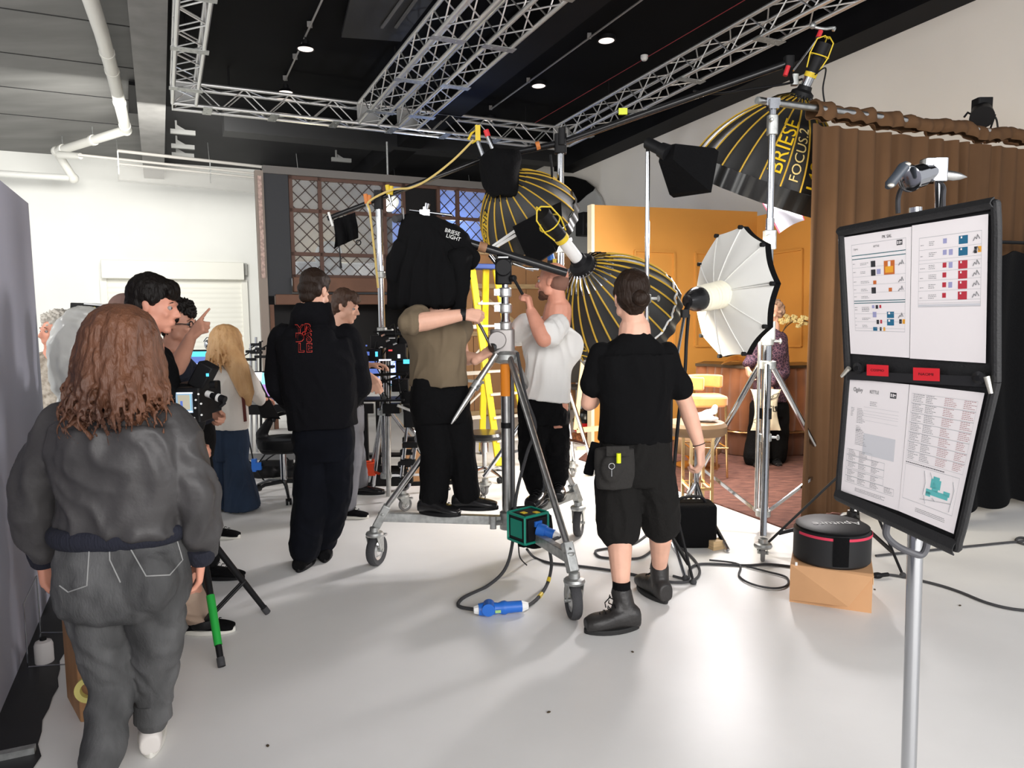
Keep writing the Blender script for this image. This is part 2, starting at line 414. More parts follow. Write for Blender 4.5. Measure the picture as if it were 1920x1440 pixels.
# clear duct and thin pipe
CLR = mat('clear_sheet', (0.42, 0.41, 0.39), 0.12, alpha=0.30)
g0, g1 = C(220, 300, 0.35), C(905, 372, 0.35); dg_ = (g1-g0).normalized(); sd = dg_.cross(UP).normalized()
t = thing('service_duct', 'see-through plastic duct with thin pipes under the far end of the ceiling', 'duct', (g0+g1)/2)
m = MB(); m.box((g0+g1)/2-UP*0.22, ((g1-g0).length, 0.22, 0.26), axes=(dg_, sd, sd.cross(dg_)*-1)); build('clear_trough', m, CLR, t)
for off, r_ in ((0.0, 0.022), (0.14, 0.028), (-0.08, 0.022)):
    m = MB(); m.cyl(g0+UP*off+sd*0.09-dg_*(0.6 if off == 0 else 0), g1+UP*off+sd*0.09, r_, n=10); build('pipe', m, mat('pipe_grey', (0.45, 0.43, 0.40), 0.4), t)
for s_ in (0.0, 0.2, 0.42, 0.7, 0.95):
    c = g0.lerp(g1, s_); m = MB(); m.box(c-UP*0.06+sd*0.1, (0.02, 0.02, 0.4), axes=(dg_, sd, UP)); m.cyl(c+sd*0.1, V((c.x, c.y, zc(c))), 0.006, n=6); build('bracket', m, GALV, t)
g2 = C(112, 290, 0.28); m = MB(); m.tube([g2, g0-dg_*0.55], [0.063, 0.049], 14); build('pipe_end', m, PIPE, t)
# lamps on conduits
GLOW = mat('lamp_face', (0.9, 0.8, 0.75), 0.5, emis=(1.0, 0.86, 0.78), estr=1.1)
def pendant(px, py, label, r=0.105, drop=0.16):
    c = C(px, py, drop); t = thing('ceiling_lamp', label, 'ceiling lamp', c, 'bell shaped pendants in the black ceiling')
    m = MB(); m.lathe(c, UP, [(r, 0), (r*0.98, 0.008), (r*0.62, 0.05), (r*0.4, 0.06), (r*0.36, 0.11), (0.0, 0.115)], 24); build('lamp_shade', m, BLK, t)
    m = MB(); m.lathe(c, UP, [(0, 0.004), (r*0.86, 0.004), (r*0.86, 0.012), (0, 0.014)], 24); build('lamp_face', m, GLOW, t)
    m = MB(); m.cyl(c+UP*0.11, V((c.x, c.y, zc(c)+0.01)), 0.01, n=8); build('stem', m, BLK, t)
pendant(573, 93, 'black bell pendant lamp nearer the top edge, left of the trusses')
pendant(536, 174, 'black bell pendant lamp further back on the left conduit')
def downlight(px, py, label):
    c = C(px, py, 0.03); t = thing('ceiling_downlight', label, 'ceiling lamp', c, 'round downlights beside the right conduit')
    ax = cn.normalized()
    m = MB(); m.lathe(c, ax, [(0.0, -0.002), (0.10, -0.002), (0.10, 0.004), (0, 0.006)], 24); build('lamp_face', m, GLOW, t)
    m = MB(); m.lathe(c, ax, [(0.10, -0.006), (0.122, -0.004), (0.122, 0.05), (0.10, 0.05), (0.10, -0.006)], 24); build('trim_ring', m, BLK, t)
downlight(1137, 76, 'round downlight nearest the camera, right of the middle trusses')
downlight(1010, 161, 'round downlight in the middle of the row of three')
downlight(918, 224, 'round downlight furthest back of the row of three')
CND = mat('conduit_grey', (0.30, 0.29, 0.28), 0.5, 0.3)
for a, b, lab in (((604, 0), (535, 150), 'grey conduit feeding the two bell pendants'), ((1210, -5), (920, 205), 'long grey conduit above the row of round downlights')):
    m = MB(); p, q = C(*a, 0.05), C(*b, 0.05); p = p+(p-q)*0.6; m.cyl(p, q, 0.012, n=8)
    for s_ in (0.3, 0.55, 0.8, 1.0): c = p.lerp(q, s_); m.box(c+UP*0.025, (0.05, 0.05, 0.06))
    tag(build('conduit', m, CND), lab, 'conduit')
m = MB(); p, q = C(1400, -2, 0.03), C(1000, 232, 0.03); m.cyl(p+(p-q)*0.5, q, 0.0045, n=6); tag(build('alarm_cable', m, mat('cable_red', (0.35, 0.03, 0.04), 0.5)), 'thin red alarm cable along the black ceiling', 'cable')
c = C(1208, 114, 0.06); m = MB(); m.lathe(c, UP, [(0, 0), (0.03, 0.002), (0.045, 0.02), (0.05, 0.035), (0.05, 0.07), (0, 0.07)], 20); tag(build('smoke_detector', m, WPL), 'white smoke detector on the red cable under the black ceiling', 'smoke detector')
# black hatch on the left, ventilation unit, wall brackets
a = [C(241, 152, 0.02), C(285, 158, 0.02), C(289, 210, 0.02), C(241, 206, 0.02)]
m = MB(); m.prism(a, UP*-0.05); tag(build('ceiling_hatch', m, BLK, smooth=False), 'square black hatch in the grey ceiling left of the beam', 'hatch')
a = [C(640, 62, 0.05), C(668, -60, 0.05), C(850, -60, 0.05), C(752, 70, 0.05)]
m = MB(); m.prism(a, UP*-0.05); tv = thing('air_vent', 'black ceiling ventilation cassette with two slots at the top edge', 'vent', C(740, 30, 0.05)); build('housing', m, mat('vent_black', (0.018, 0.018, 0.019), 0.5), tv, smooth=False)
for dx in (0, 26):
    m = MB(); m.bar(C(716+dx, 52, 0.10), C(758+dx, -6, 0.10), 0.03, 0.02); build('slot', m, mat('vent_slot', (0.10, 0.10, 0.10), 0.5), tv)
for i, (px, py) in enumerate(((343, 248), (343, 275), (343, 291), (640, 272), (640, 300))):
    c = C(px, py, 0.14); m = MB(); m.box(c, (0.38, 0.07, 0.07), axes=(VX, U, UP)); m.prism([c+VX*0.12, c-VX*0.10, c-VX*0.10+UP*0.12], U*0.02); m.box(c-VX*0.1+UP*0.08, (0.03, 0.03, 0.2), axes=(VX, U, UP))
    tag(build('beam_bracket', m, mat('bracket_grey', (0.28, 0.28, 0.27), 0.5, 0.3)), 'small grey steel bracket under the ceiling beside a beam', 'bracket', 'steel brackets beside the beams')

# ================================================================ back wall: shutter, window frontage
def BWp(px, py, off=0.0): return planehit(px, py, BW - U*off, U)
sh_m = mat('shutter_white', (0.80, 0.79, 0.72), 0.55)
t = thing('roller_shutter', 'white roller shutter closed over an opening in the back wall', 'shutter', BWp(322, 700, 0.1))
p00, p10 = BWp(200, 521, 0.02), BWp(452, 526, 0.02); zt = (p00.z+p10.z)/2; zb = 0.30; Lw = (p10-p00).length
def slat(u, v):
    z = zb + (zt-zb)*v; k = int((zt-zb)/0.10); ph = (v*k) % 1.0
    return V((0, 0, 0)) + V((p00.x, p00.y, z)) + VX*(Lw*u) - U*(0.02 + 0.014*math.sin(ph*math.pi))
m = MB(); m.grid(slat, 1, int((zt-zb)/0.10)*6); build('slats', m, sh_m, t, angle=60)
b0, b1 = BWp(190, 489, 0.02), BWp(455, 497, 0.02); zz = (b0.z+b1.z)/2
m = MB(); m.box(V(((b0.x+b1.x)/2, (b0.y+b1.y)/2, (zz+zt)/2+0.01))-U*0.11, ((b1-b0).length, 0.24, zz-zt+0.03), axes=(VX, U, UP)); build('shutter_box', m, sh_m, t, bevel=0.01)
for q in (p00-VX*0.06, p10+VX*0.06):
    m = MB(); m.box(V((q.x, q.y, (zt+zb)/2))-U*0.03, (0.12, 0.07, zt-zb), axes=(VX, U, UP)); build('guide_rail', m, sh_m, t)
q = BWp(458, 505, 0.06); m = MB(); m.box(q, (0.10, 0.12, 0.26), axes=(VX, U, UP)); build('motor_box', m, mat('grey_plastic', (0.45, 0.45, 0.42), 0.5), t)
m = MB(); m.tube(bez([q-UP*0.1, BWp(455, 560, 0.03), BWp(459, 610, 0.03), BWp(456, 660, 0.03)]), 0.007, 6); build('cable', m, RUB, t)

F0 = V((-0.9, 11.1, 0))
def FP(px, py, off=0.0): return planehit(px, py, F0 - U*off, U)
frame_m = mat('frame_brown', srgb(92, 66, 56), 0.6, var=0.1, vscale=5)
sill_m = mat('sill_brown', srgb(110, 76, 58), 0.6, var=0.12, vscale=4)
xL = FP(545, 450).dot(VX); xR = FP(930, 450).dot(VX); xE = FP(482, 450).dot(VX); xP = FP(1056, 450).dot(VX)
uF = upl(F0)
def FR(x, z, off=0.0): return RP(uF-off, x, z)
def fx(px, py): p = FP(px, py); return p.dot(VX), p.z
zT = FP(545, 345).z + 0.12; zS = FP(560, 521).z; zBm = FP(560, 555).z
xq0_f = FP(497, 450).dot(VX); qa_, qb_ = BWp(492, 400).dot(VX), VR
mb = MB(); mb.box(RP(UB-0.06, (qa_+qb_)/2, 2.6), (qb_-qa_, 0.1, 5.1), axes=(VX, U, UP)); struct('wall_back_dark', mb, mat('wall_black', (0.006, 0.006, 0.0065), 0.7, spec=0.1), smooth=False)
mb = MB(); mb.box(FR((xq0_f+xP)/2, zT+0.04, 0.02), (xP-xq0_f, 0.12, 0.10), axes=(VX, U, UP)); struct('trim_6', mb, mat('fascia_grey', (0.16, 0.15, 0.14), 0.6), smooth=False)
mb = MB(); xq = FP(543, 450).dot(VX); xq0 = FP(497, 450).dot(VX)
mb.box(FR((xq+xq0)/2, (zT+zBm)/2, 0.0), (xq-xq0, 0.10, zT-zBm), axes=(VX, U, UP)); struct('trim_7', mb, mat('dark_slate', srgb(48, 50, 54), 0.6), smooth=False)
# carved pink timber upright at the end of the white wall
t = thing('carved_post', 'slim upright with a pinkish carved strip at the right end of the white wall', 'post', FR(xE+0.05, 0, 0))
xx = (xE+xq0)/2; m = MB(); m.box(FR(xx, 1.75, 0.02), (xq0-xE, 0.12, 3.5), axes=(VX, U, UP)); build('post', m, mat('post_grey', srgb(150, 138, 128), 0.7), t)
m = MB(); m.box(FR(xx, 2.75, 0.09), (0.05, 0.02, 1.35), axes=(VX, U, UP)); build('carving', m, mat('carving', srgb(190, 165, 155), 0.7, var=0.3, vscale=30, bump=1.0, bscale=40), t)
# window frontage: frame + diamond lattice + panes
t = thing('leaded_window', 'wide brown-framed window front with diamond lattice above the dark opening', 'window', FR((xL+xR)/2, zS, 0))
m = MB()
def vbar(x, z0, z1, w=0.05, off=0.0, d=0.06): m.box(FR(x, (z0+z1)/2, off), (w, d, z1-z0), axes=(VX, U, UP))
def hbar(x0, x1, z, w=0.05, off=0.0, d=0.06): m.box(FR((x0+x1)/2, z, off), (x1-x0, d, w), axes=(VX, U, UP))
mull = [fx(548, 450)[0], fx(602, 450)[0], fx(722, 450)[0], fx(757, 420)[0], fx(822, 420)[0], fx(858, 420)[0], fx(925, 450)[0], fx(985, 450)[0]]
for x in mull: vbar(x, zS, zT)
zh = [FP(700, 402).z, FP(700, 480).z, zT-0.03, zS+0.02]
for z in zh: hbar(xL, mull[-1], z)
build('window_frame', m, frame_m, t, smooth=False)
m = MB(); st = 0.20
def lattice(x0, x1, z0, z1):
    n0 = int((x1-x0+z1-z0)/st)+1
    for i in range(-n0, n0):
        for sgn in (1, -1):
            # line x = x0 + i*st + sgn*(z-z0)
            pts = []
            xa = x0 + i*st; za = z0
            lo, hi = z0, z1
            if sgn > 0: lo = max(lo, z0+(x0-xa)); hi = min(hi, z0+(x1-xa))
            else: lo = max(lo, z0+(xa-x1)); hi = min(hi, z0+(xa-x0))
            if hi-lo > 0.02:
                m.bar(FR(xa+sgn*(lo-z0), lo, 0), FR(xa+sgn*(hi-z0), hi, 0), 0.012, 0.012, up=U)
for i in range(len(mull)-1):
    if i == 3: continue
    lattice(mull[i], mull[i+1], zS, zT)
build('lattice', m, mat('lead_brown', srgb(62, 48, 44), 0.6), t, smooth=False)
for i in range(len(mull)-1):
    m = MB(); x0, x1 = mull[i], mull[i+1]; m.box(FR((x0+x1)/2, (zS+zT)/2, -0.02), (x1-x0, 0.006, zT-zS), axes=(VX, U, UP))
    if i == 3: tag(build('blank_panel', m, BLK, t, smooth=False), 'black blanking panel')
    else: build('pane', m, mat('window_pane', (0.8, 0.85, 0.9), 0.05, alpha=0.12), t, smooth=False)
mb = MB(); mb.box(FR((xL+mull[-1])/2, (zS+zBm)/2+0.03, 0.06), (mull[-1]-xL, 0.16, zS-zBm-0.05), axes=(VX, U, UP)); struct('trim_8', mb, sill_m, smooth=False, bevel=0.01)
mb = MB(); zz = zBm-0.02; mb.box(FR((xE+mull[-1])/2+0.1, zz-0.03, 0.02), (mull[-1]-xE-0.2, 0.14, 0.14), axes=(VX, U, UP)); struct('trim_9', mb, sill_m, smooth=False, bevel=0.01)
# brown uprights and the dark opening beneath
for i, px in enumerate((496, 508)):
    x = FP(px+2, 600).dot(VX); mb = MB(); mb.box(FR(x, (zz)/2-0.05, 0.0), (0.055, 0.09, zz-0.1), axes=(VX, U, UP)); struct('trim_%d' % (10+i), mb, sill_m, smooth=False)
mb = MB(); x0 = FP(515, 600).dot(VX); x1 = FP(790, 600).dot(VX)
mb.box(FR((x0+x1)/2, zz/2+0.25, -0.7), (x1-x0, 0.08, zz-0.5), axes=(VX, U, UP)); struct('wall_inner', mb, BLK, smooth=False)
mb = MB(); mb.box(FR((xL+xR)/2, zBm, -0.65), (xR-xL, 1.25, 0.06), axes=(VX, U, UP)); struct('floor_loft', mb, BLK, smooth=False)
# things inside the loft: white sofa, lamp, blue-lit wall
m = MB()
blue_m = mat('loft_blue_lit', srgb(110, 140, 215), 0.8, var=0.1, vscale=1.5)  # blue light of the loft room put into the wall colour
xb0 = FP(765, 420).dot(VX); m.box(FR((xb0+xP+0.2)/2, (zS+zT)/2, -1.1), (xP-xb0, 0.05, zT-zS+0.6), axes=(VX, U, UP)); tag(build('loft_partition', m, blue_m, smooth=False), 'wall coloured as if blue-lit, seen through the right half of the leaded window', 'partition')
m = MB(); m.box(FR((xL+xb0)/2, (zS+zT)/2, -1.15), (xb0-xL-0.05, 0.05, zT-zS+0.6), axes=(VX, U, UP)); tag(build('loft_partition', m, mat('loft_grey', srgb(120, 116, 112), 0.8), smooth=False), 'dim grey wall seen through the left half of the leaded window', 'partition')
c = FR(fx(745, 382)[0], fx(745, 372)[1], -0.45); t = thing('studio_lamp', 'glowing white lamp head behind the leaded window', 'lamp', c)
m = MB(); m.lathe(c, V((0.2, -0.5, -0.6)), [(0.02, -0.14), (0.10, -0.10), (0.16, 0.0), (0.15, 0.0), (0.0, -0.02)], 20); build('reflector', m, WHT, t)
m = MB(); m.ell(c+V((0.02, -0.05, -0.05)), (0.10, 0.05, 0.09)); build('bulb', m, mat('bulb', (1, 1, 0.9), 0.5, emis=(1, 0.97, 0.8), estr=4), t)
m = MB(); m.cyl(c+UP*0.1, c+UP*0.9, 0.015); build('rod', m, GALV, t)
m = MB(); c = FR(fx(650, 500)[0], zS-0.0, -0.6); m.rbox(c+UP*0.08, (1.3, 0.5, 0.35), 0.08, axes=(VX, U, UP)); tag(build('white_sofa', m, mat('sofa_white', srgb(205, 210, 215), 0.9), bevel=0.03), 'white upholstered seat just behind the leaded window', 'sofa')
m = MB(); c = FR(fx(625, 500)[0], zS+0.34, -0.30); m.ell(c, (0.20, 0.10, 0.22), M4.Rotation(0.4, 4, 'Y')); tag(build('cushion', m, mat('cushion_white', srgb(200, 205, 205), 0.9)), 'pale cushion leaning behind the leaded window', 'cushion')
def spot(name, loc, target, power, color, size=60, blend=0.4, radius=0.05):
    l = bpy.data.lights.new(name, 'SPOT'); l.energy = power; l.color = color; l.spot_size = R(size); l.spot_blend = blend; l.shadow_soft_size = radius
    o = bpy.data.objects.new(name, l); COL.objects.link(o); o.location = loc; o.rotation_euler = (V(target)-V(loc)).to_track_quat('-Z', 'Y').to_euler(); return o
def point(name, loc, power, color, radius=0.08):
    l = bpy.data.lights.new(name, 'POINT'); l.energy = power; l.color = color; l.shadow_soft_size = radius
    o = bpy.data.objects.new(name, l); COL.objects.link(o); o.location = loc; return o
point('loft_lamp_light', FR(fx(640, 440)[0], fx(640, 470)[1], -0.55), 11, (1, 0.86, 0.55))
point('loft_blue_light', FR(fx(880, 430)[0], fx(880, 440)[1], -0.5), 38, (0.75, 0.85, 1.0))
# plywood hoarding
ply_m = mat('plywood', srgb(186, 140, 98), 0.7, var=0.12, vscale=2.0, stretch=(1, 1, 0.4))
pz = FP(960, 472).z; xa = FP(770, 700).dot(VX); xb = FP(1062, 700).dot(VX)
t = thing('plywood_hoarding', 'tall plywood hoarding with timber battens behind the yellow stepladder', 'hoarding', FR((xa+xb)/2, 0, 0.3))
for i in range(3):
    a_, c_ = xa+(xb-xa)*i/3, xa+(xb-xa)*(i+1)/3
    m = MB(); m.box(FR((a_+c_)/2, pz/2, 0.30), (c_-a_-0.012, 0.02, pz), axes=(VX, U, UP)); build('plywood_sheet', m, ply_m, t, smooth=False)
for z_ in (0.06, pz*0.5, pz-0.05, pz*0.78):
    m = MB(); m.box(FR((xa+xb)/2, z_, 0.34), (xb-xa, 0.04, 0.07), axes=(VX, U, UP)); build('batten', m, WOOD, t, smooth=False)
m = MB(); m.bar(FR(xa+(xb-xa)*0.33, pz*0.77, 0.345), FR(xa+(xb-xa)*0.66, pz*0.5, 0.345), 0.06, 0.04, up=U); build('brace', m, WOOD, t, smooth=False)
# arched panel near the far corner on the right-hand wall
def RW(px, py, off=0.0): return planehit(px, py, VX*(VR-off), VX)
ar = [(1056, 330), (1075, 331), (1098, 338), (1116, 352), (1128, 368), (1134, 384), (1138, 640), (1056, 640)]
m = MB(); m.prism([RW(x, y, 0.02) for x, y in ar], -VX*0.05); tag(build('arched_panel', m, mat('arch_grey', srgb(178, 178, 176), 0.7), smooth=False), 'pale grey arch-topped panel in the far right corner', 'panel')
ar = [(1050, 330), (1075, 331), (1098, 338), (1116, 352), (1112, 358), (1100, 366), (1085, 380), (1065, 385), (1050, 386)]
m = MB(); m.prism([RW(x, y, 0.08) for x, y in ar], -VX*0.05); tag(build('black_drape', m, BLKF, smooth=False), 'black drape hanging inside the top of the grey arch', 'drape')
c = RW(1098, 421, 0.6); t = thing('wall_speaker', 'black loudspeaker mounted in front of the grey arched panel', 'speaker', c)
m = MB(); m.box(c, (0.28, 0.28, 0.42), axes=(VX, U, UP)); build('cabinet', m, BLK, t, bevel=0.02)
m = MB(); m.lathe(c-U*0.14-UP*0.03, -U, [(0.0, 0.004), (0.05, 0.003), (0.07, 0.012), (0.075, 0)], 20); build('speaker_cone', m, RUB, t)
m = MB(); m.bar(c, c+VX*0.60, 0.03, 0.03); build('wall_arm', m, BLK, t)
# ================================================================ the yellow set
ys_m = mat('set_yellow', srgb(200, 142, 66), 0.75, var=0.06, vscale=1.0)
Ya = 8.35; aL = W(1113, 845, Ya); aL.z = 0; zw = W(1113, 384, Ya).z
def ysolve(px, py, z):      # distance at which the pixel's ray reaches height z
    d = ray(px, py); k = (z-CAMH)/d.z; return CAM + d*k
aC = ysolve(1420, 397, zw); aC.z = 0
zr = W(1422, 405, aC.y).z; aR = ysolve(1575, 372, zr); aR.z = 0
d1 = (aC-aL).normalized(); n1 = V((d1.y, -d1.x, 0)); d2 = (aR-aC).normalized(); n2 = V((d2.y, -d2.x, 0))
if n1.dot(CAM-aL) < 0: n1 = -n1
if n2.dot(CAM-aC) < 0: n2 = -n2
mb = MB(); mb.prism([aL, aC, aC-n1*0.09, aL-n1*0.09], UP*zw); struct('wall_set_left', mb, ys_m, smooth=False)
mb = MB(); mb.prism([aL-d1*0.035+n1*0.012, aL+d1*0.004+n1*0.012, aL+d1*0.004-n1*0.1, aL-d1*0.035-n1*0.1], UP*(zw+0.004)); struct('trim_12', mb, mat('raw_edge', srgb(236, 222, 190), 0.7), smooth=False)
mb = MB(); mb.prism([aC+d2*0.0, aC+d2*(aR-aC).length, aC+d2*(aR-aC).length-n2*0.09, aC-n2*0.09], UP*zr); struct('wall_set_right', mb, ys_m, smooth=False)
fr_i = [12]
def moulding(pixels, p, n):
    q = [planehit(x, y, p+n*0.012, n) for x, y in pixels]; m = MB()
    for i in range(4):
        a, b = q[i], q[(i+1) % 4]; m.bar(a, b, 0.022, 0.028, up=n)
    fr_i[0] += 1; struct('trim_%d' % fr_i[0], m, ys_m, smooth=False)
moulding(((1190, 470), (1264, 473), (1264, 668), (1190, 672)), aL, n1)
moulding(((1304, 474), (1402, 478), (1402, 648), (1304, 649)), aL, n1)
moulding(((1445, 476), (1505, 467), (1503, 649), (1445, 649)), aC, n2)
# carpet
cpt = mat('carpet_rust', srgb(84, 52, 45), 0.95, col2=srgb(118, 78, 66), vscale=9, bump=0.8, bscale=160, stretch=(1.0, 2.6, 1))
pts = [G(1085, 862), G(1300, 930), G(1528, 1013), G(1560, 985), aR+d2*0.4+V((0.1, -0.2, 0)), aR+d2*0.2+n2*.02, aC+n1*.02+n2*.02, aL+n1*.02]
m = MB(); m.prism([V((p.x, p.y, 0.0)) for p in pts], UP*0.012); tag(build('carpet', m, cpt, smooth=False), 'rust brown mottled carpet laid in front of the yellow set', 'carpet')
# banquette
vel = mat('velvet_brown', srgb(128, 74, 36), 0.75, var=0.18, vscale=4, sheen=0.5)
vel2 = mat('velvet_orange', srgb(196, 118, 58), 0.75, var=0.15, vscale=5, sheen=0.5)
bras = mat('brass', (0.72, 0.50, 0.24), 0.25, 1.0)
def plan(pxs): return [V((W(px, 700, y).x, y, 0)) for px, y in pxs]
pl = bez(plan([(1306, 8.05), (1340, 7.95), (1372, 7.72), (1410, 7.60), (1470, 7.60), (1520, 7.66), (1548, 7.72)]), 14)
def fluted(pl, z0, z1, pitch, dep, inner=0.0):
    acc = [0]
    for i in range(1, len(pl)): acc.append(acc[-1]+(pl[i]-pl[i-1]).length)
    L = acc[-1]; n = int(L/pitch)*7; out = []
    for k in range(n+1):
        s = L*k/n; i = max(j for j in range(len(acc)) if acc[j] <= s+1e-9); i = min(i, len(pl)-2)
        t = (s-acc[i])/max(1e-6, acc[i+1]-acc[i]); p = pl[i].lerp(pl[i+1], t); d = (pl[i+1]-pl[i]).normalized(); nn = V((d.y, -d.x, 0))
        if nn.y > 0: nn = -nn
        out.append((p, nn, abs(math.sin(math.pi*s/pitch))))
    return out, n
fl, nfl = fluted(pl, 0, 1, 0.115, 0.03)
zb1 = W(1380, 690, 7.66).z
t = thing('banquette', 'brown channelled velvet banquette with a dark top along the yellow set', 'banquette', pl[len(pl)//2])
def fsurf(z0, z1, base, dep):
    def fn(u, v):
        p, nn, s = fl[int(round(u*nfl))]; bulge = 0.02*math.sin(math.pi*v); q = p+nn*(base+dep*s**0.5+bulge); q.z = z0+(z1-z0)*v; return q
    return fn
m = MB(); m.grid(fsurf(0.29, zb1, 0.02, 0.035), nfl, 8); build('upholstery', m, vel, t, angle=60)
m = MB(); m.grid(fsurf(0.02, 0.26, 0.0, 0.02), nfl, 3); build('plinth', m, mat('velvet_dark', srgb(92, 50, 26), 0.75, sheen=0.3), t, angle=60)
m = MB(); m.tube([p+nn*0.06+UP*0.275 for p, nn, s in fl[::7]], 0.012, 8); build('brass_strip', m, bras, t)
def topf(u, v):
    p, nn, s = fl[int(round(u*nfl))]; q = p+nn*(0.07-0.45*v); q.z = zb1; return q
m = MB(); m.grid(topf, nfl//7, 1, thick=0.03); build('top', m, mat('bar_top', (0.05, 0.03, 0.015), 0.3), t)
def backf(u, v):
    p, nn, s = fl[int(round(u*nfl))]; q = p-nn*0.36; q.z = zb1*v; return q
m = MB(); m.grid(backf, nfl//7, 1, thick=0.02); build('back_panel', m, BLK, t)
# gold sculpture and tray on the banquette top
m = MB(); c = W(1375, 686, 7.55)
m.grid(lambda u, v: W(1352+55*u, 684-7*math.sin(u*3)-9*v*math.sin(u*3.1), 7.55+0.16*v), 16, 5, thick=0.004); tag(build('gold_bowl', m, bras), 'shallow gold leaf-shaped bowl on the banquette top', 'bowl')
# blossom branch
t = thing('blossom_branch', 'branch of small cream blossoms in front of the yellow wall', 'flowers', W(1470, 690, 7.85))
st0 = W(1457, 685, 7.85); twig = bez([st0, W(1460, 640, 7.85), W(1475, 612, 7.85), W(1497, 600, 7.85), W(1522, 606, 7.8)], 6)
m = MB(); m.tube(twig, 0.006, 6); m.tube(bez([twig[8], W(1482, 596, 7.85), W(1494, 592, 7.9)], 4), 0.004, 6); build('twig', m, mat('twig', (0.12, 0.07, 0.03), 0.8), t)
m = MB(); rr = random.Random(3)
for k in range(46):
    x = rr.uniform(1462, 1513); y = 601+rr.gauss(0, 5)-(4 if x < 1495 else -2); c = W(x, y, 7.85+rr.uniform(-0.06, 0.06))
    for q in range(4):
        a = q*math.pi/2+rr.random(); m.ell(c+V((math.cos(a)*0.012, rr.uniform(-.006, .006), math.sin(a)*0.012)), (0.013, 0.005, 0.011), None, 6, 4)
tag(build('blossom', m, mat('petal', srgb(245, 225, 160), 0.8), t), kind='stuff')
m = MB(); m.lathe(V((st0.x, st0.y, zb1+0.0)), UP, [(0.03, 0.0), (0.045, 0.05), (0.03, 0.14), (0.02, 0.16), (0.0, 0.16)], 16); build('vase', m, mat('vase', (0.2, 0.12, 0.06), 0.3), t)
# curtain
YC0, YC1 = 5.25, 6.35
cu_m = mat('curtain_brown', srgb(90, 66, 46), 0.9, var=0.06, vscale=3, spec=0.15)
ca = W(1522, 205, YC0); cb = W(2010, 268, YC1)
cvec = V((cb.x-ca.x, cb.y-ca.y, 0)); cl = cvec.length; cd = cvec.normalized(); cnn = V((cd.y, -cd.x, 0))
def cz(u): return ca.z + (cb.z-ca.z)*u
ph = [0]; rr = random.Random(11)
fold = [rr.uniform(0.45, 1.6) for _ in range(80)]
def foldv(s, v):
    a = 0; x = s/0.088
    i = int(x); f = x-i; w = fold[i % 80]*(1-f)+fold[(i+1) % 80]*f
    base = math.sin(x*math.pi*1.0+2.2*NZ.noise(V((x*0.55, v*0.8, 5)))+0.9*math.sin(x*0.7+1.7*v)); fine = math.sin(x*math.pi*2.3+2.0)*(1-v)*0.4
    return (base+fine)*0.036*w*(0.5+0.5*abs(NZ.noise(V((s*1.3, v*0.7, 2))))*1.6)*(1.25-0.5*v)
t = thing('curtain', 'tall brown pleated curtain hanging from a scaffold pole right of the set', 'curtain', V((ca.x, ca.y, 0))+cvec*0.5)
def curt(u, v):
    s = cl*u; p = V((ca.x, ca.y, 0))+cd*s; z = 0.02+(cz(u)-0.10-0.02)*v; p += cnn*(foldv(s, v)); p.z = z; return p
m = MB(); m.grid(curt, 460, 22, thick=0.004); build('drape', m, cu_m, t, angle=70)
def ruff(u, v):
    s = cl*u; p = V((ca.x, ca.y, 0))+cd*s; a = v*1.75*math.pi-0.9; rad = 0.046+0.022*NZ.noise(V((s*5, v*3, 0)))+0.020*NZ.noise(V((s*13, v*2, 4)))
    sag = -0.012+0.035*NZ.noise(V((s*3.1, 7, 0)))
    p += cnn*(rad*math.cos(a)*1.15+0.015*math.sin(s*47+v*5)); p.z = cz(u)+sag+rad*math.sin(a)*1.2; return p
m = MB(); m.grid(ruff, 260, 14, thick=0.004); build('gathered_heading', m, cu_m, t, angle=75)
# rail
pr0 = W(1420, 188, 5.02)
t = thing('scaffold_pole', 'grey scaffold pole with red tape carrying the brown curtain', 'pole', pr0)
m = MB(); m.cyl(pr0, cb, 0.024, n=18); build('pole', m, STL, t)
dd = (cb-pr0).normalized(); m = MB(); m.cyl(pr0+dd*0.08, pr0+dd*0.13, 0.026, n=18); build('red_tape', m, mat('tape_red', (0.7, 0.08, 0.05), 0.5), t)
m = MB(); m.cyl(pr0-dd*0.002, pr0+dd*0.01, 0.0245, n=18); m.cyl(pr0-dd*0.004, pr0+dd*0.0, 0.019, n=18); build('pole_end', m, GALV, t)
# black fabric at the right edge
def drp(u, v):
    px = 1735+330*u; Y = 5.1+1.0*u
    yt = 560-95*math.sin(min(1, u*1.9)*math.pi/2)-10*math.sin(u*9); top = W(px, yt, Y).z; p = W(px, 700, Y); z = 0.06+0.02*math.sin(u*30)+(top-0.06)*v
    off = 0.05*math.sin(u*34+1.2*math.sin(v*3))*(1-v*0.4)+0.10*(1-v)**2
    return V((p.x, p.y-off, z))
m = MB(); m.grid(drp, 150, 24, thick=0.01); tag(build('black_cloth', m, BLKF, angle=70), 'large black cloth draped to the floor at the right edge behind the notice board', 'cloth')
m = MB(); m.cyl(W(1850, 453, 5.7), W(2060, 460, 6.1), 0.014, n=10); m.cyl(W(1960, 457, 5.9), V((W(1960, 457, 5.9).x, 5.9, 0)), 0.014, n=10); tag(build('horizontal_rod', m, BLK), 'thin dark rod standing above the black cloth at the right edge', 'rod')
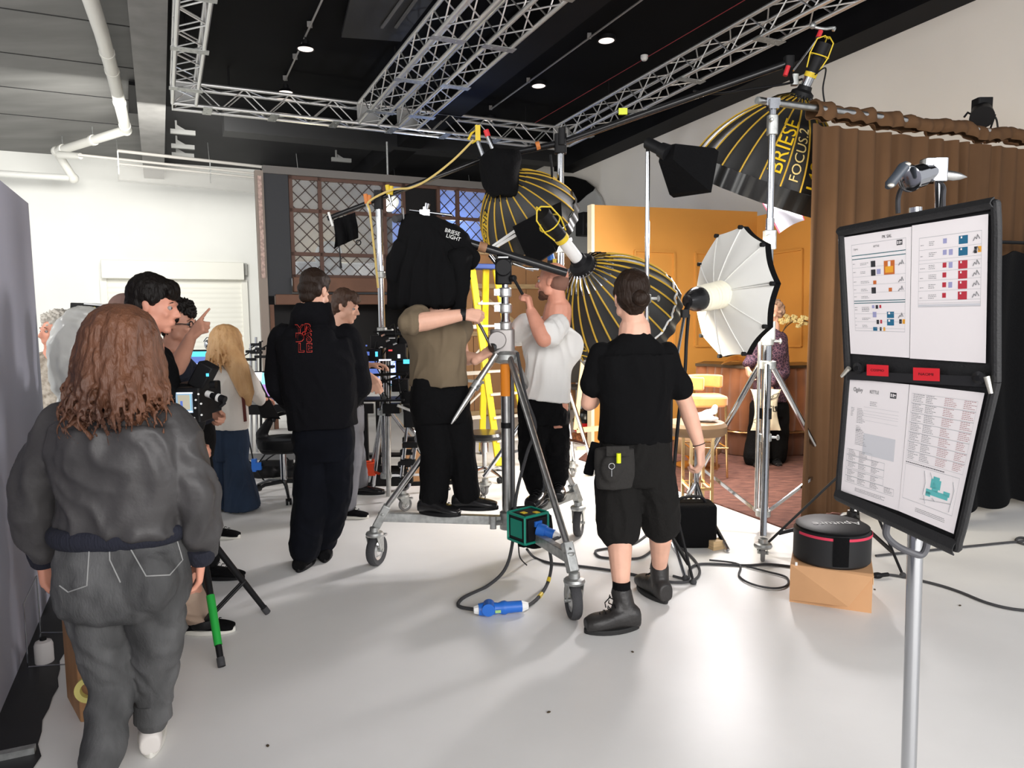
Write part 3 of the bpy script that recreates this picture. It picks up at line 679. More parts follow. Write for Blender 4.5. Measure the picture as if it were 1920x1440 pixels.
# ================================================================ organic shapes
class Blob(MB):
    def rc(s, p0, p1, r0, r1=None, n=14):
        r1 = r0 if r1 is None else r1
        s.ell(p0, r0, None, n, 8); s.ell(p1, r1, None, n, 8); s.tube([p0, p1], [r0, r1], n); return s
    def chain(s, pts, rs, n=14):
        for i in range(len(pts)-1): s.rc(pts[i], pts[i+1], rs[i], rs[i+1], n)
        return s
    def loft(s, secs, n=24, k=5):
        """secs: (centre, halfwidth, halfdepth, sidevec, frontvec)"""
        P = []
        C_ = [V(q[0]) for q in secs]; m = len(secs); vs = []; tot = 0
        for i in range(m-1):
            for q in range(k):
                t = q/k; P.append((i, t))
        P.append((m-2, 1.0))
        def cr_(a, b, c, d, t): return 0.5*((2*b)+(c-a)*t+(2*a-5*b+4*c-d)*t*t+(3*b-a-3*c+d)*t**3)
        for (i, t) in P:
            g = lambda q: secs[max(0, min(m-1, q))]
            vals = []
            for z in range(5): vals.append(cr_(*(V(g(i+o)[z]) if z in (0, 3, 4) else g(i+o)[z] for o in (-1, 0, 1, 2)), t))
            c, w, d, sd, fr = vals; w = max(w, 0.01); d = max(d, 0.01); sd = sd.normalized(); fr = fr.normalized()
            for j in range(n):
                th = 2*math.pi*j/n; ct, st_ = math.cos(th), math.sin(th)
                ct = math.copysign(abs(ct)**0.85, ct); st_ = math.copysign(abs(st_)**0.85, st_)
                vs.append(c+sd*(w*ct)+fr*(d*st_))
        r = len(P); fs = [(i*n+j, i*n+(j+1) % n, (i+1)*n+(j+1) % n, (i+1)*n+j) for i in range(r-1) for j in range(n)]
        fs += [tuple(range(n-1, -1, -1)), tuple((r-1)*n+j for j in range(n))]
        return s.add(vs, fs)
def organic(name, B, m, parent=None, vox=0.007, it=3, disp=None, base=None):
    me = bpy.data.meshes.new(name); me.from_pydata(B.v, [], B.f); me.update()
    bm = bmesh.new(); bm.from_mesh(me); bmesh.ops.recalc_face_normals(bm, faces=bm.faces); bm.to_mesh(me); bm.free()
    o = bpy.data.objects.new('tmp', me); COL.objects.link(o)
    r = o.modifiers.new('r', 'REMESH'); r.mode = 'VOXEL'; r.voxel_size = vox; r.adaptivity = 0
    if it:
        sm = o.modifiers.new('s', 'SMOOTH'); sm.factor = 0.5; sm.iterations = it
    dg = bpy.context.evaluated_depsgraph_get(); m2 = bpy.data.meshes.new_from_object(o.evaluated_get(dg))
    bpy.data.objects.remove(o); bpy.data.meshes.remove(me)
    n = len(m2.vertices); co = np.empty(n*3, dtype=np.float64); m2.vertices.foreach_get('co', co); co = co.reshape(-1, 3)
    if disp:
        no = np.empty(n*3, dtype=np.float64); m2.vertices.foreach_get('normal', no); no = no.reshape(-1, 3)
        a = np.array([disp(V(co[i])) for i in range(n)]); co = co+no*a[:, None]
    if parent is not None: org = ORI[parent.name]
    else: org = V(base) if base is not None else V(((co[:, 0].min()+co[:, 0].max())/2, (co[:, 1].min()+co[:, 1].max())/2, co[:, 2].min()))
    co = co-np.array(org); m2.vertices.foreach_set('co', co.reshape(-1)); m2.materials.clear(); m2.materials.append(m)
    m2.polygons.foreach_set('use_smooth', np.ones(len(m2.polygons), dtype=bool)); m2.name = name; m2.update()
    o = bpy.data.objects.new(name, m2); COL.objects.link(o)
    if parent is not None: o.parent = parent
    else: o.location = org
    ORI[o.name] = org; return o
def folds(amp, sc=(9, 9, 5), seed=0.0, amp2=0.0):
    def f(p):
        q = V((p.x*sc[0]+seed, p.y*sc[1], p.z*sc[2])); w = NZ.noise(q*0.6)*1.5
        a = 1-abs(NZ.noise(q+V((w, w, 0))))*2.2
        return amp*a + (amp2*NZ.noise(q*2.7) if amp2 else 0) - amp*0.3
    return f
def hand(B, w, d, pn, ts, curl=0.35, size=1.0, fc=None, thumb=0.5):
    """w wrist, d pointing direction, pn direction the palm faces, ts +1/-1 side of the thumb"""
    d = V(d).normalized(); pn = V(pn); pn = (pn-d*pn.dot(d)).normalized(); sd = d.cross(pn)
    if isinstance(ts, (int, float)): sd = sd*ts
    elif sd.dot(V(ts)) < 0: sd = -sd
    k = size
    B.rc(w-d*0.03*k, w+d*0.012*k, 0.026*k, 0.026*k)
    ln = [(0.042, 0.026, 0.020), (0.046, 0.029, 0.022), (0.043, 0.027, 0.021), (0.034, 0.021, 0.018)]
    off = [0.031, 0.010, -0.011, -0.030]; kn = [0.094, 0.098, 0.093, 0.084]
    for i in range(4):
        kp = w+d*kn[i]*k+sd*off[i]*k
        B.rc(w+d*0.02*k+sd*off[i]*0.6*k, kp, 0.017*k, 0.0125*k, 10)
        c = (fc[i] if fc else curl)*(1+0.12*i); a = 0.0; p = kp; r = 0.0105*k
        for s_, L in enumerate(ln[i]):
            a += c*(0.9 if s_ == 0 else 1.25); q = p+(d*math.cos(a)+pn*math.sin(a)+sd*(off[i]*1.6*(1-min(1, c))))*L*k
            B.rc(p, q, r, r*0.9, 10); p = q; r *= 0.92
    B.rc(w+d*0.03*k+sd*0.018*k, w+d*0.055*k+sd*0.036*k+pn*0.008*k, 0.019*k, 0.014*k, 10)
    t0 = w+d*0.05*k+sd*0.036*k+pn*0.006*k; t1 = t0+(d*0.75+sd*(0.65-thumb*0.5)+pn*thumb)*0.036*k; t2 = t1+(d*0.95+sd*(0.25-thumb*0.6)+pn*thumb)*0.028*k
    B.rc(t0, t1, 0.0135*k, 0.0115*k, 10); B.rc(t1, t2, 0.0115*k, 0.0095*k, 10)
def frame_of(f, u=UP):
    f = V(f).normalized(); s_ = f.cross(V(u)).normalized(); u = s_.cross(f); return s_, f, u
def head(B, c, f, u=UP, k=1.0, neck=None, nr=0.056):
    s_, f, u = frame_of(f, u); m = M4((s_, f, u)).transposed()
    P = lambda a, b, g: V(c)+s_*(a*k)+f*(b*k)+u*(g*k)
    E = lambda a, b, g, r: B.ell(P(a, b, g), tuple(x*k for x in r), m, 20, 14)
    E(0, -0.012, 0.035, (0.074, 0.094, 0.084)); E(0, 0.020, -0.02, (0.064, 0.072, 0.080)); E(0, 0.030, -0.062, (0.050, 0.058, 0.048))
    E(0, 0.066, -0.098, (0.024, 0.020, 0.018)); E(0, 0.082, 0.022, (0.046, 0.014, 0.012))
    B.rc(P(0, 0.090, 0.008), P(0, 0.113, -0.028), 0.0075*k, 0.0110*k, 10); E(0.010, 0.100, -0.033, (0.009, 0.011, 0.008)); E(-0.010, 0.100, -0.033, (0.009, 0.011, 0.008))
    E(0, 0.089, -0.058, (0.022, 0.011, 0.006)); E(0, 0.086, -0.070, (0.019, 0.011, 0.0065))
    E(0.038, 0.066, -0.025, (0.020, 0.018, 0.018)); E(-0.038, 0.066, -0.025, (0.020, 0.018, 0.018))
    for q in (1, -1):
        E(q*0.076, -0.006, -0.004, (0.009, 0.017, 0.030)); E(q*0.081, -0.014, 0.006, (0.006, 0.012, 0.018))
        E(q*0.054, 0.012, -0.060, (0.014, 0.028, 0.028))
    if neck is not None: B.rc(P(0, -0.022, -0.055), neck, nr*k, nr*1.12, 18)
def eyes(parent, c, f, u=UP, k=1.0):
    s_, f, u = frame_of(f, u)
    for q in (1, -1):
        m = MB(); p = V(c)+s_*(q*0.031*k)+f*(0.0775*k)+u*(0.0035*k); m.ell(p, 0.0105*k, None, 12, 8)
        m.cur = 1; m.ell(p+f*0.0058*k, 0.0062*k, None, 10, 6)
        build('eye', m, [mat('eye_white', (0.36, 0.33, 0.31), 0.5), mat('eye_dark', (0.03, 0.02, 0.015), 0.2)], parent)
        m = MB(); m.tube([p+u*0.021*k-s_*0.017*k+f*0.004*k, p+u*0.026*k+f*0.010*k, p+u*0.021*k+s_*0.017*k+f*0.004*k], [0.002*k, 0.0042*k, 0.002*k], 8, flat=0.6)
        build('eyebrow', m, mat('brow', (0.05, 0.03, 0.02), 0.9), parent)
def short_hair(parent, c, f, m, u=UP, k=1.0, puff=0.006, fringe=0.0, seed=0, low=-0.045, wild=0.008, top=0.0, sc=42):
    s_, f, u = frame_of(f, u); mm = M4((s_, f, u)).transposed(); B = Blob()
    P = lambda a, b, g: V(c)+s_*(a*k)+f*(b*k)+u*(g*k)
    E = lambda a, b, g, r: B.ell(P(a, b, g), tuple(x*k for x in r), mm, 20, 14)
    g = puff
    E(0, -0.026, 0.048+top/2, (0.078+g, 0.086+g, 0.078+g+top/2)); E(0, -0.046, 0.0, (0.072+g, 0.062+g, 0.062+g)); E(0, -0.055, low, (0.055, 0.036, 0.045))
    E(0, 0.02, 0.086+top*0.6, (0.062, 0.070+fringe, 0.036+top*0.4))
    if fringe: E(0, 0.074, 0.070, (0.058, 0.026, 0.030+fringe*0.6))
    for q in (1, -1): E(q*0.066, 0.012, 0.035, (0.014+g*0.5, 0.020, 0.034))
    f2 = lambda p: wild*NZ.noise(V((p.x*sc+seed, p.y*sc, p.z*sc*0.7)))+wild*0.6*NZ.noise(V((p.x*sc*2.3, p.y*sc*2.3+seed, p.z*sc)))
    return organic('hair', B, m, parent, vox=0.006*k, it=1, disp=f2)
def shoe(parent, heel, toe, m, sole_m, name='shoe', w=0.048, h=0.075, boot=0.0, ank=None, z0=None):
    """low shoe or boot standing on the level of heel/toe"""
    heel, toe = V(heel), V(toe); d = (toe-heel); L = d.length; d.normalize(); s_ = d.cross(UP).normalized(); u = s_.cross(d); B = Blob()
    secs = []
    for t, ww, hh in ((-0.02, 0.7, 0.8), (0.10, 0.82, 1.0), (0.35, 0.80, 0.88), (0.62, 1.0, 0.74 if boot else 0.68), (0.85, 0.98, 0.66 if boot else 0.52), (1.0, 0.70, 0.50 if boot else 0.38)):
        secs.append((heel+d*(L*t)+u*(0.012+h*hh/2), w*ww, h*hh/2, s_, u))
    B.loft(secs, 18, 4)
    if boot:
        a0 = heel+d*(L*0.20)+u*(h*0.6); top = V(ank) if ank is not None else a0+u*boot
        B.rc(a0, a0.lerp(top, 1.0), 0.046, 0.052)
        B.rc(heel+d*(L*0.42)+u*(h*0.65), a0.lerp(top, 0.75), 0.036, 0.044)
    t = organic(name, B, m, parent, vox=0.006, it=3)
    mb = MB(); n = 22; pts = []
    for i in range(n):
        a = 2*math.pi*i/n; x = 0.5+0.53*math.cos(a); ww = w*(0.92+0.12*math.cos(a)-0.10*math.cos(2*a)); pts.append(heel+d*(L*x)+s_*(ww*math.sin(a)))
    mb.prism([p+u*0.001 for p in pts], u*0.024); so = build('sole', mb, sole_m, t if parent is None else t, bevel=0.004)
    mb = MB()
    for i in range(4):
        q = heel+d*(L*(0.46+0.09*i))+u*(0.024+h*(0.86-0.11*i)); mb.tube([q-s_*0.022, q+u*0.010, q+s_*0.022], 0.0028, 6)
    build('laces', mb, BLK if sole_m is not WHT else WPL, t)
    return t
SKIN = mat('skin', srgb(222, 172, 148), 0.5, var=0.06, vscale=14)
SKIN2 = mat('skin_ruddy', srgb(214, 150, 126), 0.5, var=0.08, vscale=12)
SKIN3 = mat('skin_tan', srgb(196, 142, 118), 0.5, var=0.06, vscale=12)
HAIRB = mat('hair_black', (0.008, 0.006, 0.005), 0.5, spec=.2, bump=0.8, bscale=90, stretch=(1, 1, 0.25))
HAIRD = mat('hair_dark_brown', (0.020, 0.011, 0.007), 0.5, spec=.2, bump=0.8, bscale=90, stretch=(1, 1, 0.25))
def limb(B, a, b, c, ra, rb, rc_):
    """three joints, tapering with a little muscle"""
    a, b, c = V(a), V(b), V(c); B.rc(a, a.lerp(b, 0.45), ra, ra*0.98); B.rc(a.lerp(b, 0.45), b, ra*0.98, rb); m_ = b.lerp(c, 0.3); B.rc(b, m_, rb, (rb*1.06)); B.rc(m_, c, rb*1.06, rc_)
def torso(B, hip, neck, shL, shR, front, hw=0.155, ww=0.14, d=0.11, cw=0.17, drop=0.0, hemw=None, hem=0.0, sw=None):
    """loft from the hem to the neck"""
    hip, neck, shL, shR = V(hip), V(neck), V(shL), V(shR); ax = (neck-hip); L = ax.length; ax.normalize()
    ss = (shR-shL).normalized(); fr = V(front); fr = (fr-ax*fr.dot(ax)).normalized(); hs = ax.cross(fr).normalized()
    if hs.dot(ss) < 0: hs = -hs
    shm = (shL+shR)/2; w = (shR-shL).length/2 if sw is None else sw
    s0 = hip-ax*hem
    secs = [(s0, hemw or hw, d*0.98, hs, fr), (hip+ax*L*0.12, hw*0.98, d, hs, fr), (hip+ax*L*0.38, ww, d*0.95, hs, fr), (hip+ax*L*0.62, cw, d*1.05, (hs+ss).normalized(), fr),
            (hip.lerp(neck, 0.80), w*1.0, d*0.98, ss, fr), (shm, w*0.93, d*0.86, ss, fr), (shm.lerp(neck, 0.45), w*0.66, d*0.74, ss, fr), (shm.lerp(neck, 0.82), w*0.40, d*0.62, ss, fr), (neck, 0.068, 0.066, ss, fr)]
    B.loft(secs, 26, 5)
from mathutils.bvhtree import BVHTree
_bv = {}
def hit(o, px, py, off=0.0):
    if o.name not in _bv: _bv[o.name] = BVHTree.FromPolygons([v.co for v in o.data.vertices], [tuple(p.vertices) for p in o.data.polygons])
    org = ORI[o.name]; d = ray(px, py).normalized(); r = _bv[o.name].ray_cast(CAM-org, d)
    if r[0] is None: return None
    n = r[1]
    if n.dot(d) > 0: n = -n
    return r[0]+org+n*off
def on_surface(name, o, lines, r, m, parent=None, off=0.001, sub=6, label=None):
    """stitching or tape that lies on an existing surface"""
    mb = MB()
    for ln in lines:
        pts = []
        for i in range(len(ln)-1):
            for q in range(sub):
                t = q/sub; pts.append((ln[i][0]*(1-t)+ln[i+1][0]*t, ln[i][1]*(1-t)+ln[i+1][1]*t))
        pts.append(ln[-1]); P = [hit(o, x, y, off) for x, y in pts]; P = [p for p in P if p is not None]
        if len(P) > 1: mb.tube(P, r, 6)
    if mb.v: return tag(build(name, mb, m, parent or o), label)
def text_on(name, o, string, size_px, px, py, m, parent=None, ang=0.0, off=0.003, thick=None, sx=1.0, bold=0.0):
    mb = MB(); ca_, sa_ = math.cos(ang), math.sin(ang); base = hit(o, px, py, off)
    vs, fs = text_geo(string, 1.0, bold); P = []
    for x, y in vs:
        X, Y_ = x*size_px*sx, -y*size_px; q = hit(o, px+X*ca_-Y_*sa_, py+X*sa_+Y_*ca_, off); P.append(q if q is not None else base)
    if base is None: return None
    mb.add(P, fs); return build(name, mb, m, parent or o, smooth=False)
def strands(B, c, f, n, length, rad, wave, rnd, spread=1.0, back=True, r0=0.007, u=UP, k=1.0, curl=1.5, outz=0.0, sym=True):
    s_, f, u = frame_of(f, u)
    for i in range(n):
        a = rnd.uniform(-2.5, 2.5) if sym else rnd.uniform(-2.0, 2.0); el = rnd.uniform(0.1, 1.45)      # angle round the head from the back, height
        dirv = (-f*math.cos(a)+s_*math.sin(a)); p = V(c)+(dirv*math.cos(el)*rad[0]+u*(0.03+math.sin(el)*rad[1]))*k
        pts = [p]; L = length*rnd.uniform(0.72, 1.08)*(1.0-0.12*abs(a)/2.5); ph = rnd.uniform(0, 6.28); steps = 13
        top = math.sin(el)
        for s in range(1, steps+1):
            t = s/steps
            pr = el*(1-min(1, t*2.4)); rr = rad[0]*(math.cos(pr))*(1+spread*0.35*t)+rnd.uniform(-.003, .003)
            z = 0.03+math.sin(pr)*rad[1]-max(0, t-0.18*(1-top)-0.12)*L*1.15
            w = wave*t*(0.5+t); a2 = a+w*6*math.sin(ph+t*curl*6.28)*0.35
            pts.append(V(c)+((-f*math.cos(a2)+s_*math.sin(a2))*(rr+w*math.cos(ph*1.3+t*curl*6.28))+u*z)*k)
        rs = [r0*(1-0.75*(j/steps)**2)*rnd.uniform(0.9, 1.1) for j in range(steps+1)]
        B.tube(bez(pts, 3), [rs[min(steps, j//3)] for j in range(steps*3+1)], 5)
# ================================================================ people
def J(Y):
    return lambda x, y, d=0.0: W(x, y, Y+d)
def person(label, base):
    return thing('person', label, 'person', base)
SOLE_B = mat('sole_black', (0.015, 0.015, 0.015), 0.7); SOLE_W = mat('sole_white', (0.7, 0.68, 0.62), 0.6)

# ---- woman in a grey bomber jacket, nearest on the left
j = J(2.35); t = person('person from behind with long wavy brown hair, charcoal bomber jacket and washed black jeans', V((-1.25, 2.35, 0)))
hc = j(240, 650); f = V((0.30, 0.95, -0.12)); nk = j(236, 742)
shL, shR = j(118, 800), j(322, 796); eL, eR = j(62, 925, 0.02), j(368, 925, 0.0); wL, wR = j(84, 1048, 0.06), j(377, 1042, 0.08)
hip = j(228, 1010); aL = V((j(222, 1400).x, 2.25, 0.09)); aR = V((W(290, 1390, 2.46).x, 2.46, 0.10)); kL, kR = j(212, 1275, 0.05), j(292, 1270, 0.10)
B = Blob(); head(B, hc, f, neck=nk); B.rc(nk, hip, 0.07, 0.10)
for s_, e_, w_ in ((shL, eL, wL), (shR, eR, wR)): B.rc(nk-UP*0.05, s_, 0.05, 0.045); limb(B, s_, e_, w_, 0.045, 0.036, 0.026)
hand(B, wL, V((0.12, 0.15, -1)), V((0.9, -0.3, 0)), V((0.3, 0.9, 0)), 0.55, 0.98); hand(B, wR, V((-0.16, 0.12, -1)), V((-0.9, -0.35, 0)), V((-0.2, 0.9, 0)), 0.42, 0.98)
for k_, a_, h_ in ((kL, aL, j(185, 1090)), (kR, aR, j(285, 1090))): limb(B, h_, k_, a_, 0.07, 0.05, 0.038)
organic('body', B, SKIN2, t)
B = Blob(); torso(B, j(228, 985), j(236, 748), shL, shR, V((0.1, 1, 0)), hw=0.212, ww=0.226, cw=0.222, d=0.15, sw=0.205)
for s_, e_, w_ in ((shL, eL, wL), (shR, eR, wR)): B.chain([s_, s_.lerp(e_, .5), e_, e_.lerp(w_, .6), w_+UP*0.03], [0.072, 0.076, 0.072, 0.068, 0.052])
jk = mat('jacket_charcoal', srgb(66, 64, 64), 0.5, var=0.12, vscale=5, bump=0.25, bscale=18, bdist=0.02)
jacket = organic('bomber_jacket', B, jk, t, vox=0.008, it=3, disp=folds(0.017, (8, 8, 6), 1.0, 0.004))
navy = mat('rib_navy', srgb(30, 32, 44), 0.9, bump=0.6, bscale=120, stretch=(1, 1, 0.1))
B = Blob(); ax_ = (V((1, 0.1, 0))).normalized(); fy = V((-0.1, 1, 0))
B.loft([(j(228, 1012), 0.205, 0.135, ax_, fy), (j(228, 1000), 0.222, 0.15, ax_, fy), (j(228, 984), 0.222, 0.152, ax_, fy), (j(228, 974), 0.20, 0.14, ax_, fy)], 30, 3)
organic('waistband_rib', B, navy, t, vox=0.008, it=1)
for w_, e_ in ((wL, eL), (wR, eR)):
    d_ = (w_-e_).normalized(); m = MB(); m.tube([w_-d_*0.045, w_-d_*0.02, w_+d_*0.012, w_+d_*0.022], [0.052, 0.050, 0.044, 0.038], 24); build('cuff', m, navy, t)
jm = mat('jeans_washed_black', srgb(58, 58, 58), 0.85, col2=srgb(98, 98, 98), vscale=7, bump=0.3, bscale=150, stretch=(1, 1, 0.35))
B = Blob(); B.loft([(j(230, 975), 0.185, 0.125, ax_, fy), (j(230, 1020), 0.200, 0.14, ax_, fy), (j(232, 1080), 0.210, 0.15, ax_, fy), (j(232, 1130), 0.205, 0.13, ax_, fy), (j(236, 1150), 0.15, 0.10, ax_, fy)], 28, 4)
B.ell(j(184, 1085, -0.07), (0.09, 0.09, 0.11)); B.ell(j(280, 1085, -0.07), (0.09, 0.09, 0.11))
B.chain([j(180, 1110), j(195, 1190, 0.02), kL, kL.lerp(aL, .5), aL], [0.104, 0.098, 0.080, 0.070, 0.066]); B.chain([j(288, 1110), j(297, 1190, 0.04), kR, kR.lerp(aR, .5), aR+UP*0.02], [0.104, 0.090, 0.070, 0.058, 0.054])
jeans = organic('jeans', B, jm, t, vox=0.008, it=3, disp=folds(0.009, (8, 8, 9), 4.0, 0.003))
st_m = mat('stitch_grey', srgb(150, 150, 148), 0.9)
on_surface('pocket_stitching', jeans, [[(106, 1016), (168, 1022), (163, 1098), (128, 1110), (112, 1098)], [(234, 1010), (325, 990), (342, 1050), (318, 1078), (274, 1080), (234, 1010)], [(204, 1004), (206, 1050), (226, 1092)]], 0.0022, st_m)
m = MB(); q = aR+UP*0.055; m.tube([q-UP*0.035, q+UP*0.035], [0.064, 0.062], 24); build('turned_up_cuff', m, jm, jeans)
sh_ = shoe(t, V((aR.x+0.01, 2.41, 0)), V((aR.x-0.10, 2.65, 0)), mat('sneaker_white', (0.66, 0.62, 0.58), 0.6), SOLE_W, 'sneaker', h=0.09)
sh_ = shoe(t, V((aL.x+0.02, 2.20, 0)), V((aL.x-0.10, 2.43, 0)), MATS['sneaker_white'], SOLE_W, 'sneaker', h=0.09)
m = MB(); m.cyl(aR+UP*0.0, aR+UP*0.07, 0.042); build('sock', m, BLK, t)
hbr = mat('hair_auburn', (0.060, 0.024, 0.013), 0.5, col2=(0.21, 0.088, 0.045), vscale=7, bump=0.6, bscale=120, stretch=(1, 1, 0.3))
B = Blob(); s3, f3, u3 = frame_of(f); m3 = M4((s3, f3, u3)).transposed()
B.ell(hc+UP*0.035-f3*0.02, (0.100, 0.105, 0.100), m3); B.ell(hc-UP*0.05-f3*0.045, (0.112, 0.080, 0.100), m3); B.ell(hc-UP*0.10-f3*0.045, (0.108, 0.055, 0.045), m3)
strands(B, hc-f3*0.03, f, 360, 0.33, (0.104, 0.10), 0.030, random.Random(5), spread=0.70, r0=0.0085)
me_h = organic('long_hair', B, hbr, t, vox=0.0045, it=1, disp=lambda p: 0.004*NZ.noise(V((p.x*30, p.y*30, p.z*9))))

# ---- young man with black hair behind her, in profile
j = J(3.25); t = person('person with short black hair in profile, black shirt and beige trousers, beside the camera', V((-1.7, 3.25, 0)))
hc = j(289, 574); f = V((0.95, 0.10, -0.16)); nk = j(272, 650)
shL, shR = j(300, 672, 0.14), j(240, 680, -0.17); hip = j(262, 890); wR = j(300, 800, -0.1)
B = Blob(); head(B, hc, f, neck=nk); B.rc(nk, hip, 0.08, 0.10); limb(B, shR, j(235, 800, -.2), wR, 0.045, 0.036, 0.026); limb(B, shL, j(330, 790, .22), j(352, 850, .05), 0.045, 0.036, 0.026)
hand(B, wR, V((1, 0.2, 0.1)), V((0, 0.3, -1)), V((0, 0, 1)), 0.5); hand(B, j(352, 850, .05), V((0.8, -.2, 0.1)), V((0, -1, -0.2)), V((0, 0, 1)), 0.5)
aL, aR = V((-1.56, 3.42, 0.08)), V((-1.75, 3.08, 0.08)); limb(B, hip+V((0, .1, 0)), j(350, 1080, .0), aL, .07, .05, .04); limb(B, hip-V((0, .1, 0)), j(270, 1080, -.1), aR, .07, .05, .04)
organic('body', B, SKIN2, t); eyes(t, hc, f)
B = Blob(); torso(B, j(262, 885), j(276, 655), shL, shR, V((0.9, 0.1, 0)), hw=0.155, ww=0.15, cw=0.17, d=0.12, sw=0.19)
B.chain([shR, j(237, 750, -.19)], [0.0600, 0.07]); B.chain([shL, j(318, 745, .18)], [0.0600, 0.07])
organic('shirt', B, BLKF, t, disp=folds(0.005))
B = Blob(); B.loft([(j(262, 870), .15, .12, V((0, 1, 0)), V((1, 0, 0))), (j(262, 920), .165, .13, V((0, 1, 0)), V((1, 0, 0))), (j(264, 960), .14, .11, V((0, 1, 0)), V((1, 0, 0)))], 22)
B.chain([j(268, 940, .08), j(344, 1110, .05), aL+UP*0.03], [.105, .085, .075]); B.chain([j(262, 940, -.08), j(262, 1100, -.1), aR+UP*0.03], [.105, .085, .075])
organic('trousers', B, mat('beige_cotton', srgb(176, 152, 134), 0.9), t, vox=0.008, disp=folds(0.006))
shoe(t, aL-V((0.08, 0, 0.08)), aL+V((0.17, 0.02, -0.08)), BLKF, SOLE_W, 'sneaker'); shoe(t, aR-V((0.08, 0, 0.08)), aR+V((0.17, -0.02, -0.08)), BLKF, SOLE_W, 'sneaker')
short_hair(t, hc, f, HAIRB, puff=0.013, fringe=0.012, top=0.010, wild=0.005, seed=2)

# ---- man with glasses pointing
j = J(4.25); t = person('person with curly black hair and glasses pointing, navy shirt and black trousers', V((-1.95, 4.25, 0)))
hc = j(334, 608); f = V((0.97, -0.05, -0.05)); nk = j(322, 668)
shR, shL = j(338, 690, -0.16), j(325, 690, 0.16); eR = j(338, 700, -0.30); hip = j(352, 800)
B = Blob(); head(B, hc, f, neck=nk); B.rc(nk, hip, 0.08, 0.10); wR = j(358, 632, -0.34)
eR = j(332, 690, -0.28); B.rc(nk, shR, 0.05, 0.05); limb(B, shR, eR, wR, 0.052, 0.045, 0.030); limb(B, shL, j(372, 740, .2), j(395, 762, 0.0), 0.05, 0.04, 0.028)
hand(B, wR, V((0.75, -0.1, 0.75)), V((0.3, 0.9, -0.3)), V((-0.5, 0, 0.8)), 1.1, 1.0, fc=[0.02, 1.25, 1.35, 1.4], thumb=0.4)
hand(B, j(396, 768, -.02), V((0.7, -0.3, -0.5)), V((-0.3, -0.8, 0)), V((0, 0, 1)), 0.7)
a1, a2 = V((-1.83, 4.18, 0.09)), V((W(395, 990, 4.98).x, 4.98, 0.09)); k1, k2 = j(378, 920, -.05), j(372, 905, .35)
limb(B, hip, k1, a1, .07, .05, .04); limb(B, hip, k2, a2, .07, .05, .04); organic('body', B, SKIN3, t); eyes(t, hc, f)
B = Blob(); torso(B, j(352, 800), j(326, 672), shL, shR, V((1, -0.1, 0)), hw=0.17, ww=0.165, cw=0.18, d=0.15, sw=0.2); B.chain([shR, shR.lerp(eR, .6)], [0.0640, .072]); B.chain([shL, j(365, 725, .19), j(390, 757, .03)], [0.0640, .066, .045])
organic('shirt', B, mat('navy_cotton', srgb(16, 20, 34), 0.9), t, disp=folds(0.006))
B = Blob(); B.loft([(j(352, 785), .16, .13, V((0, 1, 0)), V((1, 0, 0))), (j(354, 830), .165, .14, V((0, 1, 0)), V((1, 0, 0))), (j(356, 860), .14, .12, V((0, 1, 0)), V((1, 0, 0)))], 22)
B.chain([j(358, 850), k1, a1+UP*0.02], [.11, .085, .072]); B.chain([j(358, 850, .1), k2, a2+UP*0.02], [.11, .08, .068]); organic('trousers', B, BLKF, t, vox=0.008, disp=folds(0.006))
d_ = V((0.98, 0.1, 0)); shoe(t, V((a1.x-0.06, a1.y, 0)), V((a1.x+0.22, a1.y-0.02, 0)), BLKF, BLK, 'sneaker', w=0.05)
shoe(t, V((a2.x-0.07, a2.y, 0)), V((a2.x+0.21, a2.y-0.03, 0)), BLKF, SOLE_W, 'sneaker', w=0.05)
short_hair(t, hc, f, HAIRB, puff=0.010, fringe=0.004, top=0.03, wild=0.016, seed=9, sc=60)
s3, f3, u3 = frame_of(f); g = MB()
for q in (1, -1):
    c_ = hc+s3*(0.033*q)+f3*0.095+u3*0.004; ring = [c_+s3*(0.024*math.cos(a*math.pi/8))+u3*(0.017*math.sin(a*math.pi/8)) for a in range(17)]; g.tube(ring, 0.0035, 6); g.tube([c_+s3*(0.024*q), hc+s3*(0.082*q)+f3*0.06+u3*0.006, hc+s3*(0.084*q)-f3*0.01+u3*0.0], 0.0032, 6)
g.tube([hc+f3*0.097+s3*0.01+u3*0.006, hc+f3*0.097-s3*0.01+u3*0.006], 0.003, 6); tag(build('glasses', g, BLKG, t), 'thick dark-framed glasses')

# ---- person in a brown cap, mostly hidden
j = J(4.6); t = person('person in a brown cap mostly hidden behind the black-haired young person', V((-2.35, 4.6, 0))); hc = j(236, 592); f = V((-0.2, 0.95, 0))
B = Blob(); head(B, hc, f, neck=j(236, 650)); hip = j(236, 790); B.rc(j(236, 650), hip, .08, .12); limb(B, j(205, 672), j(198, 740), j(206, 800), .05, .04, .03); limb(B, j(267, 672), j(274, 740), j(266, 800), .05, .04, .03)
limb(B, hip, j(222, 930), V((-2.5, 4.6, .09)), .09, .06, .045); limb(B, hip, j(250, 930), V((-2.25, 4.6, .09)), .09, .06, .045); organic('body', B, SKIN2, t, vox=0.009)
B = Blob(); torso(B, j(236, 800), j(236, 652), j(206, 674), j(266, 674), V((0, 1, 0)), sw=.2, hw=.17, ww=.165, cw=.18, d=.13); B.chain([j(206, 674), j(198, 740), j(206, 795)], [.08, .06, .045]); B.chain([j(266, 674), j(274, 740), j(266, 795)], [.08, .06, .045]); organic('sweater', B, mat('sweater_grey', srgb(90, 84, 80), 0.9), t, vox=.009, disp=folds(.006))
